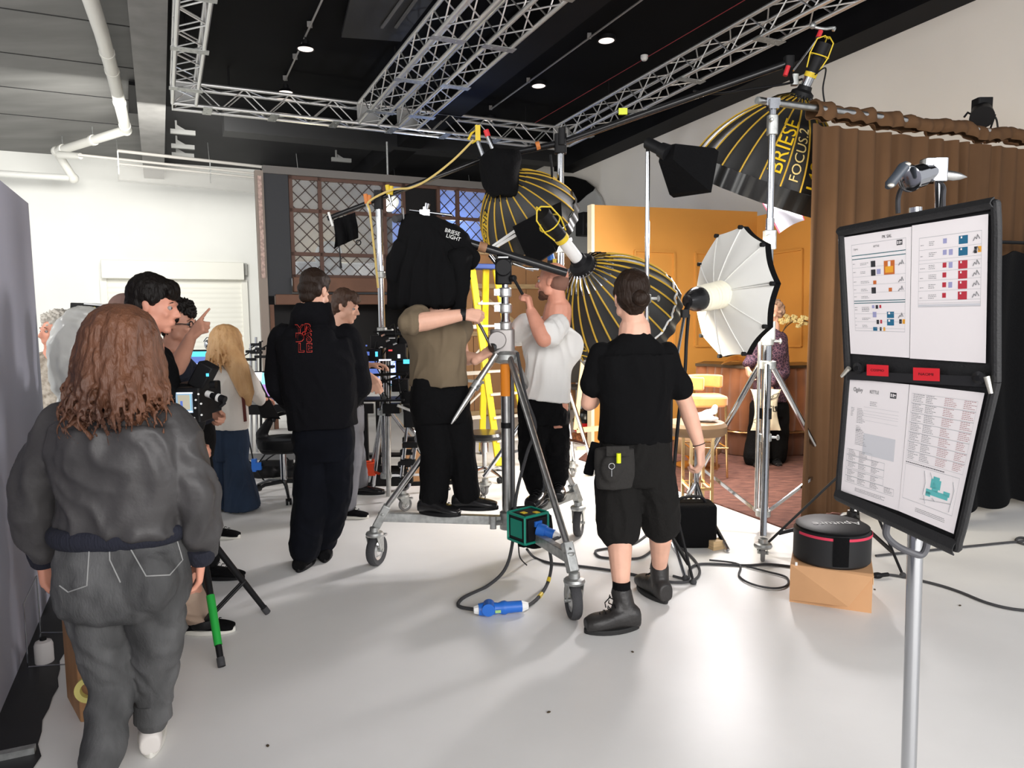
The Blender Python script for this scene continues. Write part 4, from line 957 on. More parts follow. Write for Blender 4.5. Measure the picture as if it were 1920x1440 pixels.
B = Blob(); B.loft([(j(236, 790), .16, .12, V((1, 0, 0)), V((0, 1, 0))), (j(236, 850), .15, .12, V((1, 0, 0)), V((0, 1, 0)))]); B.chain([j(224, 830), j(222, 930), V((-2.5, 4.6, .06))], [.1, .08, .07]); B.chain([j(250, 830), j(250, 930), V((-2.25, 4.6, .06))], [.1, .08, .07]); organic('trousers', B, BLKF, t, vox=.01)
for x in (-2.5, -2.25): shoe(t, V((x, 4.52, 0)), V((x, 4.79, 0)), BLKF, BLK)
B = Blob(); B.ell(hc+UP*0.045, (0.102, 0.108, 0.10)); B.ell(hc+V((-0.02, 0.12, 0.01)), (0.07, 0.07, 0.012)); organic('cap', B, mat('cap_brown', srgb(122, 96, 88), 0.9), t, vox=.007)

# ---- person with grey curly hair behind the partition
j = J(4.9); t = person('person with grey curly hair and a pale patterned coat half hidden behind the grey partition', V((-3.15, 4.9, 0))); hc = j(106, 622); f = V((-0.5, -0.8, 0))
B = Blob(); head(B, hc, f, neck=j(106, 662)); hip = j(104, 790); B.rc(j(106, 662), hip, .08, .12); a1, a2 = V((-3.25, 4.9, .09)), V((-3.05, 4.9, .09)); limb(B, hip, j(95, 890), a1, .09, .06, .045); limb(B, hip, j(112, 890), a2, .09, .06, .045); limb(B, j(84, 680), j(78, 740), j(82, 795), .05, .04, .03); limb(B, j(125, 680), j(130, 740), j(126, 795), .05, .04, .03); organic('body', B, SKIN2, t, vox=.009); eyes(t, hc, f)
B = Blob(); torso(B, j(104, 850), j(106, 662), j(86, 680), j(124, 680), f, sw=.2, hw=.19, ww=.17, cw=.18, d=.13); B.chain([j(86, 680), j(78, 740), j(82, 790)], [.08, .065, .05]); B.chain([j(124, 680), j(130, 740), j(126, 790)], [.08, .065, .05])
organic('coat', B, mat('coat_pattern', srgb(196, 186, 172), 0.9, col2=srgb(130, 118, 104), vscale=28), t, vox=.009)
B = Blob(); B.chain([j(95, 830), j(95, 890), a1], [.1, .08, .07]); B.chain([j(113, 830), j(113, 890), a2], [.1, .08, .07]); B.loft([(j(104, 790), .16, .12, V((1, 0, 0)), V((0, 1, 0))), (j(104, 850), .15, .12, V((1, 0, 0)), V((0, 1, 0)))]); organic('trousers', B, BLKF, t, vox=.01)
for x in (-3.25, -3.05): shoe(t, V((x, 4.98, 0)), V((x-.05, 4.72, 0)), BLKF, BLK)
short_hair(t, hc, f, mat('hair_grey', srgb(190, 184, 174), 0.8), puff=.014, wild=.018, sc=60, top=.01)

# ---- woman with long reddish blonde hair at the desk
j = J(5.75); t = person('person with long wavy blonde hair, loose white blouse and wide navy trousers', V((W(432, 940, 5.75).x, 5.75, 0)))
hc = j(424, 640); f = V((-0.2, 0.9, -0.35)); nk = j(428, 678); shL, shR = j(398, 692), j(458, 694, -.05); hip = j(424, 800)
B = Blob(); head(B, hc, f, neck=nk); B.rc(nk, hip, .07, .10); e1, w1 = j(392, 740, .12), j(392, 762, .3); e2, w2 = j(474, 728, .1), j(492, 748, .28); limb(B, shL, e1, w1, .045, .035, .025); limb(B, shR, e2, w2, .045, .035, .025)
hand(B, w1, V((0, 1, -.2)), V((0, 0, -1)), V((1, 0, 0)), .2); hand(B, w2, V((.2, 1, -.2)), V((0, 0, -1)), V((-1, 0, 0)), .2); a1, a2 = V((hip.x-.11, 5.75, .09)), V((hip.x+.12, 5.7, .09)); limb(B, hip-V((.07, 0, 0)), j(412, 870), a1, .07, .05, .04); limb(B, hip+V((.07, 0, 0)), j(445, 870), a2, .07, .05, .04); organic('body', B, SKIN2, t)
B = Blob(); torso(B, j(425, 802), nk-UP*.01, shL, shR, V((0, 1, 0)), hw=.175, ww=.155, cw=.16, d=.14, sw=.17, hemw=.17); B.chain([shL, e1, w1-V((0, .05, 0))], [0.0624, .075, .05]); B.chain([shR, e2, w2-V((0, .05, 0))], [0.0624, .072, .05])
organic('blouse', B, mat('blouse_white', srgb(222, 216, 208), 0.9), t, disp=folds(.006, (9, 9, 3)))
nv = mat('trousers_navy', srgb(30, 46, 68), 0.85, var=.15, vscale=6); B = Blob(); sx_, fy_ = V((1, 0, 0)), V((0, 1, 0))
B.loft([(j(426, 785), .15, .12, sx_, fy_), (j(428, 830), .165, .13, sx_, fy_), (j(430, 860), .15, .12, sx_, fy_)], 24)
for q, a_ in ((-1, a1), (1, a2)): B.loft([(hip+V((q*.065, 0, -.15)), .095, .12, sx_, fy_), (hip.lerp(a_, .5)+V((q*.02, 0, 0)), .092, .11, sx_, fy_), (V((a_.x, a_.y, .10)), .125, .14, sx_, fy_), (V((a_.x, a_.y, .02)), .135, .155, sx_, fy_)], 22)
organic('trousers', B, nv, t, disp=folds(.008, (14, 14, 2)))
for a_ in (a1, a2): shoe(t, V((a_.x, a_.y-.06, 0)), V((a_.x, a_.y+.18, 0)), BLKF, BLK)
hbl = mat('hair_blonde', (0.50, 0.27, 0.11), 0.5, col2=(0.72, 0.45, 0.22), vscale=9, bump=.6, bscale=120, stretch=(1, 1, .3)); B = Blob(); s3, f3, u3 = frame_of(f)
B.ell(hc+UP*.04-f3*.015, (.098, .102, .09)); B.ell(hc-UP*.04-f3*.05, (.115, .07, .11)); B.chain([hc-f3*.06-UP*.05, j(446, 690, -.14), j(462, 735, -.17), j(466, 756, -.15)], [.10, .085, .06, .025])
strands(B, hc-f3*.02, f, 150, .34, (.108, .095), .018, random.Random(8), spread=.6, r0=.009); organic('long_hair', B, hbl, t, vox=.006, it=1)
m = MB(); m.tube(bez([j(432, 668, -.05), j(444, 690, -.19), j(454, 730, -.21), j(460, 790, -.17)], 5), .013, 8, flat=.5); tag(build('bag_strap', m, mat('strap_red', srgb(92, 40, 34), .8), t), 'dark red patterned shoulder strap')
# ---- hooded man seen from behind
j = J(4.3); t = person('person seen from behind in a black hooded sweatshirt with red lettering and dark jeans', V((W(605, 1075, 4.3).x, 4.3, 0)))
hc = j(590, 548); f = V((0.35, 0.90, -0.40)); nk = j(588, 596); shL, shR = j(530, 632, .02), j(652, 632, .04); hip = j(606, 800)
eL, wL = j(524, 722, .03), j(560, 765, .22); eR, wR = j(672, 720, .12), j(640, 768, .28)
aL, aR = V((W(572, 1060, 4.32).x, 4.32, .10)), V((W(606, 1035, 4.5).x, 4.50, .10)); kL, kR = j(582, 930), j(628, 925, .08)
B = Blob(); head(B, hc, f, neck=nk); B.rc(nk, hip, .08, .12)
for s_, e_, w_ in ((shL, eL, wL), (shR, eR, wR)): limb(B, s_, e_, w_, .052, .042, .03)
hand(B, wL, V((.6, .7, .1)), V((0, 0, -1)), V((1, 0, 0)), .6); hand(B, wR, V((-.4, .8, .1)), V((0, 0, -1)), V((-1, 0, 0)), .6)
limb(B, j(588, 810), kL, aL, .08, .055, .042); limb(B, j(628, 810), kR, aR, .08, .055, .042); organic('body', B, SKIN, t)
HOOD = mat('hoodie_black', (0.0055, 0.0055, 0.007), 0.95, spec=.12, bump=.4, bscale=90)
B = Blob(); torso(B, hip, nk, shL, shR, V((0, 1, 0)), hw=.205, ww=.225, cw=.225, d=.16, sw=.225)
for s_, e_, w_ in ((shL, eL, wL), (shR, eR, wR)): B.chain([s_, s_.lerp(e_, .5), e_, e_.lerp(w_, .6), w_], [.080, .090, .086, .074, .055])
B.loft([(j(585, 612, -.02), .135, .10, V((1, 0, 0)), V((0, 1, 0))), (j(585, 590, -.05), .118, .105, V((1, 0, 0)), V((0, 1, 0))), (j(588, 568, -.03), .095, .095, V((1, 0, 0)), V((0, 1, 0)))], 20)
B.ell(j(600, 640, -.10), (.10, .06, .09))
hood = organic('hooded_sweatshirt', B, HOOD, t, vox=.008, disp=folds(.009, (8, 8, 5), 3.0))
redp = mat('print_red', srgb(205, 62, 52), .7)
for s_, x, y in (('Y', 562, 617), ('R', 578, 615), ('D', 563, 634), ('S', 580, 634), ('L', 565, 653), ('E', 580, 653)):
    text_on('back_print', hood, s_, 23, x, y, redp, off=.005, sx=1.0, bold=.035); text_on('print_inner', hood, s_, 22, x, y, HOOD, off=.007, sx=1.0, bold=.012)
on_surface('print_flower', hood, [[(571+3.5*math.cos(a), 626+3.5*math.sin(a)) for a in [i*.7 for i in range(10)]]], .002, mat('print_bright', srgb(210, 50, 40), .6), off=.007, sub=2)
B = Blob(); B.loft([(j(606, 785), .17, .12, V((1, 0, 0)), V((0, 1, 0))), (j(607, 830), .185, .14, V((1, 0, 0)), V((0, 1, 0))), (j(608, 860), .16, .12, V((1, 0, 0)), V((0, 1, 0)))])
B.chain([j(590, 840), kL, kL.lerp(aL, .6), aL+UP*.03], [.115, .105, .10, .095]); B.chain([j(628, 840), kR, kR.lerp(aR, .6), aR+UP*.03], [.115, .105, .10, .09])
jn = organic('jeans', B, mat('jeans_dark_navy', srgb(11, 13, 20), .9, var=.2, vscale=8, spec=.15), t, vox=.008, disp=folds(.008, (9, 9, 7)))
shoe(t, V((aL.x-.02, 4.25, 0)), V((aL.x-.02, 4.53, 0)), BLKF, BLK, w=.055); shoe(t, V((aR.x+.03, 4.42, 0)), V((aR.x-.04, 4.69, 0)), BLKF, BLK, w=.05)
short_hair(t, hc, f, HAIRD, puff=.004, low=-.05, wild=.003, top=.012)

# ---- second man, in profile beside the hooded man
j = J(5.55); t = person('person with short brown hair in profile, black long-sleeved top and grey sweatpants', V((W(665, 940, 5.55).x, 5.55, 0)))
hc = j(648, 576); f = V((.92, -.15, -.22)); nk = j(640, 620); shL, shR = j(632, 640, .17), j(648, 642, -.17); hip = j(648, 760)
eR, wR = j(664, 700, -.22), j(688, 702, -.15); eL, wL = j(650, 700, .2), j(688, 685, .1); a1, a2 = V((W(650, 970, 5.45).x, 5.45, .09)), V((W(676, 915, 6.2).x, 6.2, .09)); k1, k2 = j(658, 850, -.1), j(664, 840, .3)
B = Blob(); head(B, hc, f, neck=nk); B.rc(nk, hip, .08, .1); limb(B, shR, eR, wR, .05, .04, .03); limb(B, shL, eL, wL, .05, .04, .03); hand(B, wR, V((.5, -.3, -.6)), V((-.4, .7, 0)), V((.5, 0, .5)), .5, 1.1); hand(B, wL, V((1, .2, .1)), V((0, 0, -1)), V((0, -1, 0)), .4)
limb(B, hip, k1, a1, .07, .05, .04); limb(B, hip, k2, a2, .07, .05, .04); organic('body', B, SKIN, t); eyes(t, hc, f)
B = Blob(); torso(B, j(648, 765), nk, shL, shR, V((1, 0, 0)), hw=.15, ww=.15, cw=.17, d=.135, sw=.19); B.chain([shR, eR, wR-V((.03, 0, 0))], [0.0640, .065, .045]); B.chain([shL, eL, wL-V((.03, 0, 0))], [0.0640, .065, .045]); organic('sweatshirt', B, BLKF, t, disp=folds(.006))
B = Blob(); B.loft([(j(648, 750), .15, .13, V((0, 1, 0)), V((1, 0, 0))), (j(650, 790), .155, .13, V((0, 1, 0)), V((1, 0, 0))), (j(652, 810), .13, .12, V((0, 1, 0)), V((1, 0, 0)))]); B.chain([j(652, 800), k1, a1+UP*.02], [.11, .09, .075]); B.chain([j(654, 800, .1), k2, a2+UP*.02], [.11, .085, .07])
organic('sweatpants', B, mat('sweat_grey', srgb(118, 118, 124), .95), t, vox=.008, disp=folds(.006)); shoe(t, V((a1.x-.10, a1.y, 0)), V((a1.x+.17, a1.y-.03, 0)), BLKF, SOLE_W, 'sneaker'); shoe(t, V((a2.x-.08, a2.y, 0)), V((a2.x+.21, a2.y-.03, 0)), BLKG, BLK)
short_hair(t, hc, f, mat('hair_brown', (.06, .03, .018), .6), puff=.008, fringe=.006, wild=.007, top=.012)

# ---- man in olive T-shirt under the black cloth, standing on the stand
Y8 = 4.38; j = J(Y8); zb = .335; t = person('person in olive T-shirt and black trousers, head under black cloth, turning the crank', j(840, 975))
nk = j(818, 545, .0); hc = j(828, 492, .02); f = V((.9, .35, -.3)); shN, shF = j(785, 592, -.17), j(852, 585, .15); hip = j(818, 720)
eN, wN = j(768, 608, -.30), j(868, 590, -.22); eF, wF = j(868, 672, .12), j(898, 672, .02)
aL, aR = V((W(822, 955, Y8).x-.03, Y8-.01, zb+.08)), V((W(885, 955, Y8+.05).x-.03, Y8+.06, zb+.08)); kL, kR = j(818, 850), j(864, 845, .05)
B = Blob(); head(B, hc, f, neck=nk); B.rc(nk, hip, .09, .12); limb(B, shN, eN, wN, .056, .052, .034); limb(B, shF, eF, wF, .05, .043, .030)
hand(B, wN, V((1, .1, -.08)), V((0, .9, -.4)), V((.2, .3, .9)), 1.0, 1.0, thumb=.8); hand(B, wF, V((.8, 0, .55)), V((.4, .6, -.6)), V((-.3, 0, .9)), .75, 1.0, thumb=.7)
limb(B, j(800, 740), kL, aL, .08, .055, .045); limb(B, j(840, 740), kR, aR, .08, .055, .045); organic('body', B, SKIN, t, vox=.006)
oli = mat('tshirt_olive', srgb(112, 98, 78), .9, var=.08, vscale=5); B = Blob(); torso(B, j(822, 722), nk, j(775, 590, -.06), j(856, 588, .08), V((.5, .8, 0)), hw=.185, ww=.185, cw=.195, d=.135, sw=.16, hemw=.19); B.chain([shN, shN.lerp(eN, .5), shN.lerp(eN, .92)], [.072, .076, .072]); B.chain([shF, shF.lerp(eF, .5)], [0.0640, .075]); organic('tshirt', B, oli, t, disp=folds(.009, (9, 9, 4), 2.0, .002))
B = Blob(); B.loft([(j(824, 708), .165, .12, V((1, .3, 0)), V((-.3, 1, 0))), (j(826, 760), .185, .14, V((1, .3, 0)), V((-.3, 1, 0))), (j(828, 790), .165, .12, V((1, .3, 0)), V((-.3, 1, 0)))])
B.chain([j(808, 775), kL, kL.lerp(aL, .6), aL+UP*.02], [.115, .10, .092, .09]); B.chain([j(850, 775, .03), kR, kR.lerp(aR, .6), aR+UP*.03], [.11, .095, .085, .082]); organic('trousers', B, BLKF, t, vox=.008, disp=folds(.007))
shoe(t, V((aL.x-.08, aL.y-.02, zb)), V((aL.x+.17, aL.y-.10, zb)), BLKG, BLK, 'work_shoe', w=.055, h=.09); shoe(t, V((aR.x-.09, aR.y, zb)), V((aR.x+.19, aR.y-.02, zb)), BLKG, BLK, 'work_shoe', w=.055, h=.09)
m = MB(); d_ = V((1, .1, -.08)).normalized(); m.tube([wN-d_*.016, wN+d_*.016], [.037, .036], 18); build('wristband', m, BLK, t)
B = Blob(); B.chain([j(842, 470, .0), j(862, 505, -.03), j(866, 545, -.02)], [.06, .045, .012]); organic('hair', B, HAIRD, t, disp=lambda p: .006*NZ.noise(p*50))

# ---- bald man in white T-shirt
Y9 = 4.62; j = J(Y9); zb = .335; t = person('person with shaved head and beard in a white T-shirt, reaching up beside the chrome stand', j(1018, 955))
hc = j(1036, 528); f = V((-.86, .40, .02)); nk = j(1046, 582, .02); shF, shN = j(984, 606, .10), j(1046, 610, -.13); hip = j(1022, 740)
eN, wN = j(1020, 636, -.27), j(996, 585, -.20); eF, wF = j(962, 640, .16), j(948, 610, .02)
aN, aF = V((W(1006, 945, Y9).x, Y9-.05, zb+.08)), V((W(1044, 935, Y9+.15).x, Y9+.15, zb+.08)); kN, kF = j(996, 840), j(1042, 840, .10)
B = Blob(); head(B, hc, f, neck=nk, nr=.056); B.rc(nk, hip, .09, .12); limb(B, shN, eN, wN, .058, .05, .034); limb(B, shF, eF, wF, .05, .042, .03)
hand(B, wN, V((-.15, .25, 1)), V((-.9, .3, .1)), V((.1, .9, .2)), .9, 1.0, thumb=.6); hand(B, wF, V((-.2, -.1, 1)), V((1, 0, 0)), V((0, 1, 0)), .9)
limb(B, j(1004, 760), kN, aN, .08, .055, .045); limb(B, j(1042, 760), kF, aF, .08, .055, .045); organic('body', B, SKIN2, t, vox=.006); eyes(t, hc, f)
wt = mat('tshirt_white', srgb(232, 230, 226), .9); B = Blob(); torso(B, j(1022, 748), j(1044, 592), j(980, 608, .08), j(1056, 610, -.08), V((-.5, .8, 0)), hw=.150, ww=.152, cw=.165, d=.14, sw=.155, hemw=.162)
B.chain([shN, shN.lerp(eN, .62)], [0.0704, .085]); B.chain([shF, shF.lerp(eF, .6)], [0.0640, .076]); organic('tshirt', B, wt, t, disp=folds(.009, (9, 9, 4), 6.0, .002))
B = Blob(); B.loft([(j(1014, 735), .140, .11, V((1, 0, 0)), V((0, 1, 0))), (j(1017, 772), .158, .12, V((1, 0, 0)), V((0, 1, 0))), (j(1020, 795), .15, .12, V((1, 0, 0)), V((0, 1, 0)))])
B.chain([j(1003, 785), kN, kN.lerp(aN, .6), aN+UP*.04], [.105, .09, .085, .078]); B.chain([j(1040, 785, .05), kF, kF.lerp(aF, .6), aF+UP*.04], [.105, .09, .085, .078]); organic('trousers', B, BLKF, t, vox=.008, disp=folds(.01, (12, 12, 9)))
shoe(t, V((aN.x+.06, aN.y+.05, zb)), V((aN.x-.05, aN.y-.20, zb)), BLKG, BLK, 'boot', w=.055, h=.10, boot=.12); shoe(t, V((aF.x+.01, aF.y+.06, zb)), V((aF.x+.0, aF.y-.20, zb)), BLKG, BLK, 'boot', w=.05, h=.10, boot=.12)
s3, f3, u3 = frame_of(f); m3 = M4((s3, f3, u3)).transposed(); B = Blob(); B.ell(hc+f3*.040-u3*.078, (.056, .052, .038), m3); B.ell(hc+f3*.070-u3*.098, (.030, .025, .024), m3)
organic('beard', B, mat('beard_brown', srgb(92, 62, 48), .95, var=.2, vscale=60), t, vox=.005, disp=lambda p: .002*NZ.noise(p*90))
B = Blob(); B.ell(hc+u3*.0-f3*.040, (.0765, .070, .070), m3); organic('cropped_hair', B, mat('stubble', srgb(128, 92, 78), .95), t, vox=.005)

# ---- man in shorts
Y10 = 3.62; j = J(Y10); t = person('person from behind in black T-shirt, shorts, tool pouch and work boots, dark hair tied up', V((W(1180, 1180, Y10).x, Y10, 0)))
hc = j(1182, 560); f = V((-.18, .97, -.05)); nk = j(1190, 618); shL, shR = j(1128, 666), j(1247, 664); hip = j(1188, 825)
eL, wL = j(1104, 755, .04), j(1118, 745, .32); eR, wR = j(1286, 756, .02), j(1312, 838, .0)
aL, aR = V((W(1165, 1130, 3.45).x, 3.45, .16)), V((W(1236, 1085, 3.80).x, 3.80, .16)); kL, kR = j(1160, 985, -.05), j(1238, 975, .06)
B = Blob(); head(B, hc, f, neck=nk, nr=.054); B.rc(nk, hip, .08, .12); limb(B, shL, eL, wL, .05, .043, .030); limb(B, shR, eR, wR, .050, .042, .029)
hand(B, wL, V((.4, .9, .2)), V((.5, 0, -1)), V((0, .3, 1)), .8); hand(B, wR, V((.12, .05, -1)), V((-.8, .5, 0)), V((-.3, .8, 0)), .62, 1.0, thumb=.35)
for h_, k_, a_ in ((j(1165, 850), kL, aL), (j(1222, 850), kR, aR)): B.rc(h_, k_, .085, .060); m_ = k_.lerp(a_, .32)+V((0, -.012, 0)); B.rc(k_, m_, .058, .062); B.rc(m_, a_, .062, .037)
organic('body', B, SKIN, t, vox=.006)
tb = mat('tshirt_black', (0.005, .005, .0055), .95, spec=.12, bump=.3, bscale=60); B = Blob(); torso(B, j(1190, 826), j(1190, 622), shL, shR, V((0, 1, 0)), hw=.185, ww=.182, cw=.20, d=.135, sw=.205, hemw=.185); B.chain([shL, shL.lerp(eL, .62)], [.064, .070]); B.chain([shR, shR.lerp(eR, .68)], [.064, .070]); organic('tshirt', B, tb, t, disp=folds(.007, (8, 8, 5), 8.0, .002))
sh_m2 = mat('shorts_black', srgb(26, 25, 24), .9, spec=.2, bump=.4, bscale=80); B = Blob(); B.loft([(j(1190, 812), .17, .125, V((1, 0, 0)), V((0, 1, 0))), (j(1189, 870), .19, .14, V((1, 0, 0)), V((0, 1, 0))), (j(1188, 905), .17, .12, V((1, 0, 0)), V((0, 1, 0)))])
B.chain([j(1158, 885), j(1160, 940, -.02), kL-UP*.01], [.118, .118, .112]); B.chain([j(1222, 885), j(1232, 940, .03), kR-UP*.01], [.115, .112, .105]); organic('shorts', B, sh_m2, t, vox=.008, disp=folds(.009, (8, 8, 6), 9.0))
for a_, h_, q_ in ((aL, V((aL.x+.08, 3.43, 0)), V((aL.x-.185, 3.38, 0))), (aR, V((aR.x+.02, 3.72, 0)), V((aR.x-.07, 3.99, 0)))):
    s_ = shoe(t, h_, q_, mat('boot_leather', srgb(44, 42, 41), .45, bump=.3, bscale=40), SOLE_B, 'work_boot', w=.058, h=.115, boot=.15, ank=a_+UP*.015)
    m = MB(); m.cyl(a_, a_+UP*.07, .047, .044, 18); build('sock', m, BLKF, t)
    m = MB(); d_ = (q_-h_).normalized(); b0 = a_+d_*.05
    for i in range(4): z_ = -.005-.028*i; p_ = a_+d_*(.050+.004*i)+UP*z_; sdv = d_.cross(UP); m.tube([p_-sdv*.03, p_+d_*.012, p_+sdv*.03], .003, 6)
    m.tube([a_+d_*.055, a_+d_*.085-UP*.03, a_+d_*.08-UP*.055], .003, 6); build('boot_laces', m, BLK, s_)
short_hair(t, hc, f, HAIRD, puff=.012, low=-.045, wild=.004, top=.01); B = Blob(); B.ell(hc-V((-.03, .115, .0))+UP*.0, (.042, .034, .040)); organic('hair_bun', B, HAIRD, t, vox=.005, disp=lambda p: .004*NZ.noise(p*45))
# tool pouch on the belt
pc = j(1152, 878, -.17); pm = mat('pouch_black', srgb(38, 36, 34), .85, bump=.4, bscale=70); B = Blob(); B.loft([(pc+UP*.10, .095, .035, V((1, 0, 0)), V((0, 1, 0))), (pc, .10, .05, V((1, 0, 0)), V((0, 1, 0))), (pc-UP*.10, .085, .04, V((1, 0, 0)), V((0, 1, 0)))]); B.ell(pc+V((-.02, -.045, .01)), (.055, .028, .07)); po = organic('tool_pouch', B, pm, t, disp=folds(.004)); 
m = MB(); m.box(j(1158, 846, -.24), (.11, .012, .05)); build('flap', m, pm, po, bevel=.004)
m = MB(); m.cyl(j(1160, 868, -.26), j(1160, 850, -.26), .011); tag(build('marker_cap', m, mat('hi_vis', (.75, .85, .02), .4), po), 'bright yellow pen end')
m = MB(); c_ = j(1147, 874, -.275); m.tube([c_+V((.014*math.cos(a*.4), 0, .014*math.sin(a*.4))) for a in range(17)], .002, 6); m.tube([c_-UP*.014, c_-UP*.05], .0018, 6); build('key_ring', m, CHR, po)
m = MB(); m.box(j(1110, 860, -.05), (.05, .03, .17), rot=M4.Rotation(.25, 4, 'Y')); build('hanging_glove', m, BLKF, t, bevel=.008)
m = MB(); m.box(j(1256, 905, -.05), (.022, .008, .06), rot=M4.Rotation(.3, 4, 'Y')); tag(build('keys_tag', m, GALV, t), 'small silver tag on the right hip')
m = MB(); d_ = (eR-wR).normalized(); m.tube([wR+d_*.012, wR+d_*.016], [.0325, .0325], 18); build('hair_tie', m, BLK, t)

# ---- person with curly hair in the set
j = J(7.25); t = person('person with curly hair in a dark purple patterned blouse holding a white crisp bag', V((W(1437, 870, 7.25).x, 7.25, 0)))
hc = j(1447, 586); f = V((-.55, -.8, -.1)); nk = j(1446, 612); shL, shR = j(1423, 632), j(1464, 634); hip = j(1442, 735); e1, w1 = j(1410, 678, -.02), j(1401, 684, -.10); w1 = j(1401, 686, -.1); e2, w2 = j(1466, 700, -.05), j(1444, 722, -.17)
B = Blob(); head(B, hc, f, neck=nk); B.rc(nk, hip, .08, .12); limb(B, shL, e1, w1, .045, .036, .026); limb(B, shR, e2, w2, .045, .036, .026); hand(B, w1, V((.1, -.1, -1)), V((1, 0, 0)), V((0, -1, 0)), .5, 1.0); hand(B, w2, V((-.1, -.2, -1)), V((-.2, 1, 0)), V((-1, 0, 0)), .7)
a1, a2 = V((t.location.x-.12, 7.2, .09)), V((t.location.x+.10, 7.3, .09)); limb(B, hip-V((.07, 0, 0)), j(1425, 800), a1, .07, .055, .04); limb(B, hip+V((.07, 0, 0)), j(1458, 800), a2, .07, .055, .04); organic('body', B, SKIN, t); eyes(t, hc, f)
pat = mat('blouse_purple', srgb(44, 26, 44), .8, bump=.2); nt = pat.node_tree; tc = nd(nt, 'ShaderNodeTexCoord'); wv = nd(nt, 'ShaderNodeTexVoronoi'); wv.feature = 'DISTANCE_TO_EDGE'; wv.inputs['Scale'].default_value = 34; cr_ = nd(nt, 'ShaderNodeValToRGB'); cr_.color_ramp.elements[0].color = (*srgb(120, 84, 96), 1); cr_.color_ramp.elements[1].color = (*srgb(42, 24, 42), 1); cr_.color_ramp.elements[1].position = .09; nt.links.new(tc.outputs['Object'], wv.inputs['Vector']); nt.links.new(wv.outputs['Distance'], cr_.inputs[0]); nt.links.new(cr_.outputs[0], nt.nodes['Principled BSDF'].inputs['Base Color'])
B = Blob(); torso(B, j(1442, 752), nk, shL, shR, V((-.2, -1, 0)), hw=.165, ww=.15, cw=.165, d=.14, sw=.165, hemw=.17); B.chain([shL, e1, w1+UP*.02], [0.0624, .072, .045]); B.chain([shR, e2, w2+UP*.03], [0.0624, .078, .050]); organic('blouse', B, pat, t, disp=folds(.006))
B = Blob(); B.loft([(j(1442, 738), .16, .13, V((1, 0, 0)), V((0, 1, 0))), (j(1442, 780), .17, .14, V((1, 0, 0)), V((0, 1, 0)))]); B.chain([j(1428, 765), j(1424, 810), a1], [.12, .115, .13]); B.chain([j(1456, 765), j(1458, 810), a2], [.12, .11, .12]); organic('trousers', B, BLKF, t, vox=.008, disp=folds(.007))
for a_ in (a1, a2): shoe(t, V((a_.x, a_.y+.06, 0)), V((a_.x-.03, a_.y-.20, 0)), BLKG, BLK)
cg = mat('hair_curly_grey', srgb(110, 84, 70), .8, col2=srgb(165, 135, 115), vscale=40); B = Blob(); rr = random.Random(2); s3, f3, u3 = frame_of(f)
for k in range(120):
    a, e = rr.uniform(0, 6.28), rr.uniform(-.9, 1.5); dv = V((math.cos(a)*math.cos(e), math.sin(a)*math.cos(e), math.sin(e)))
    if dv.dot(f3) > .45 and e < .8: continue
    B.ell(hc+UP*.02-f3*.02+dv*V((.098, .098, .098)).x, rr.uniform(.020, .032), None, 8, 6)
B.ell(hc+UP*.03-f3*.03, (.09, .09, .09)); organic('curly_hair', B, cg, t, vox=.006, it=1, disp=lambda p: .004*NZ.noise(p*70))
# crisp bag
def bagf(sgn):
    def fn(u, v):
        px = 1436+(29-8*math.sin(v*math.pi)**.8)*(2*u-1); py = 729+78*v+1.5*math.sin(u*9)*(v < .05); th = .055*math.sin(u*math.pi)**.6*math.sin(v*math.pi)**.6+.006*NZ.noise(V((u*5, v*6, sgn)))
        p = W(px, py, 6.98); p.y += sgn*th; return p
    return fn
m = MB(); m.grid(bagf(-1), 24, 30); m.grid(bagf(1), 24, 30); tb_ = thing('crisp_bag', 'white crisp bag with black lettering held in front of the dark trousers', 'crisp bag', W(1436, 808, 6.98)); bo = build('bag', m, mat('bag_cream', srgb(236, 226, 200), .5), tb_, angle=80)
ink = mat('ink_black', (.01, .01, .01), .5); text_on('lettering', bo, 'KETTLE', 16, 1436, 767, ink, parent=tb_, off=.006); on_surface('crisp_drawing', bo, [[(1441, 748), (1450, 740), (1460, 737), (1455, 745), (1444, 750), (1450, 742)], [(1411, 790), (1418, 785), (1426, 788), (1418, 793), (1411, 790)]], .0025, ink, parent=tb_, off=.006)
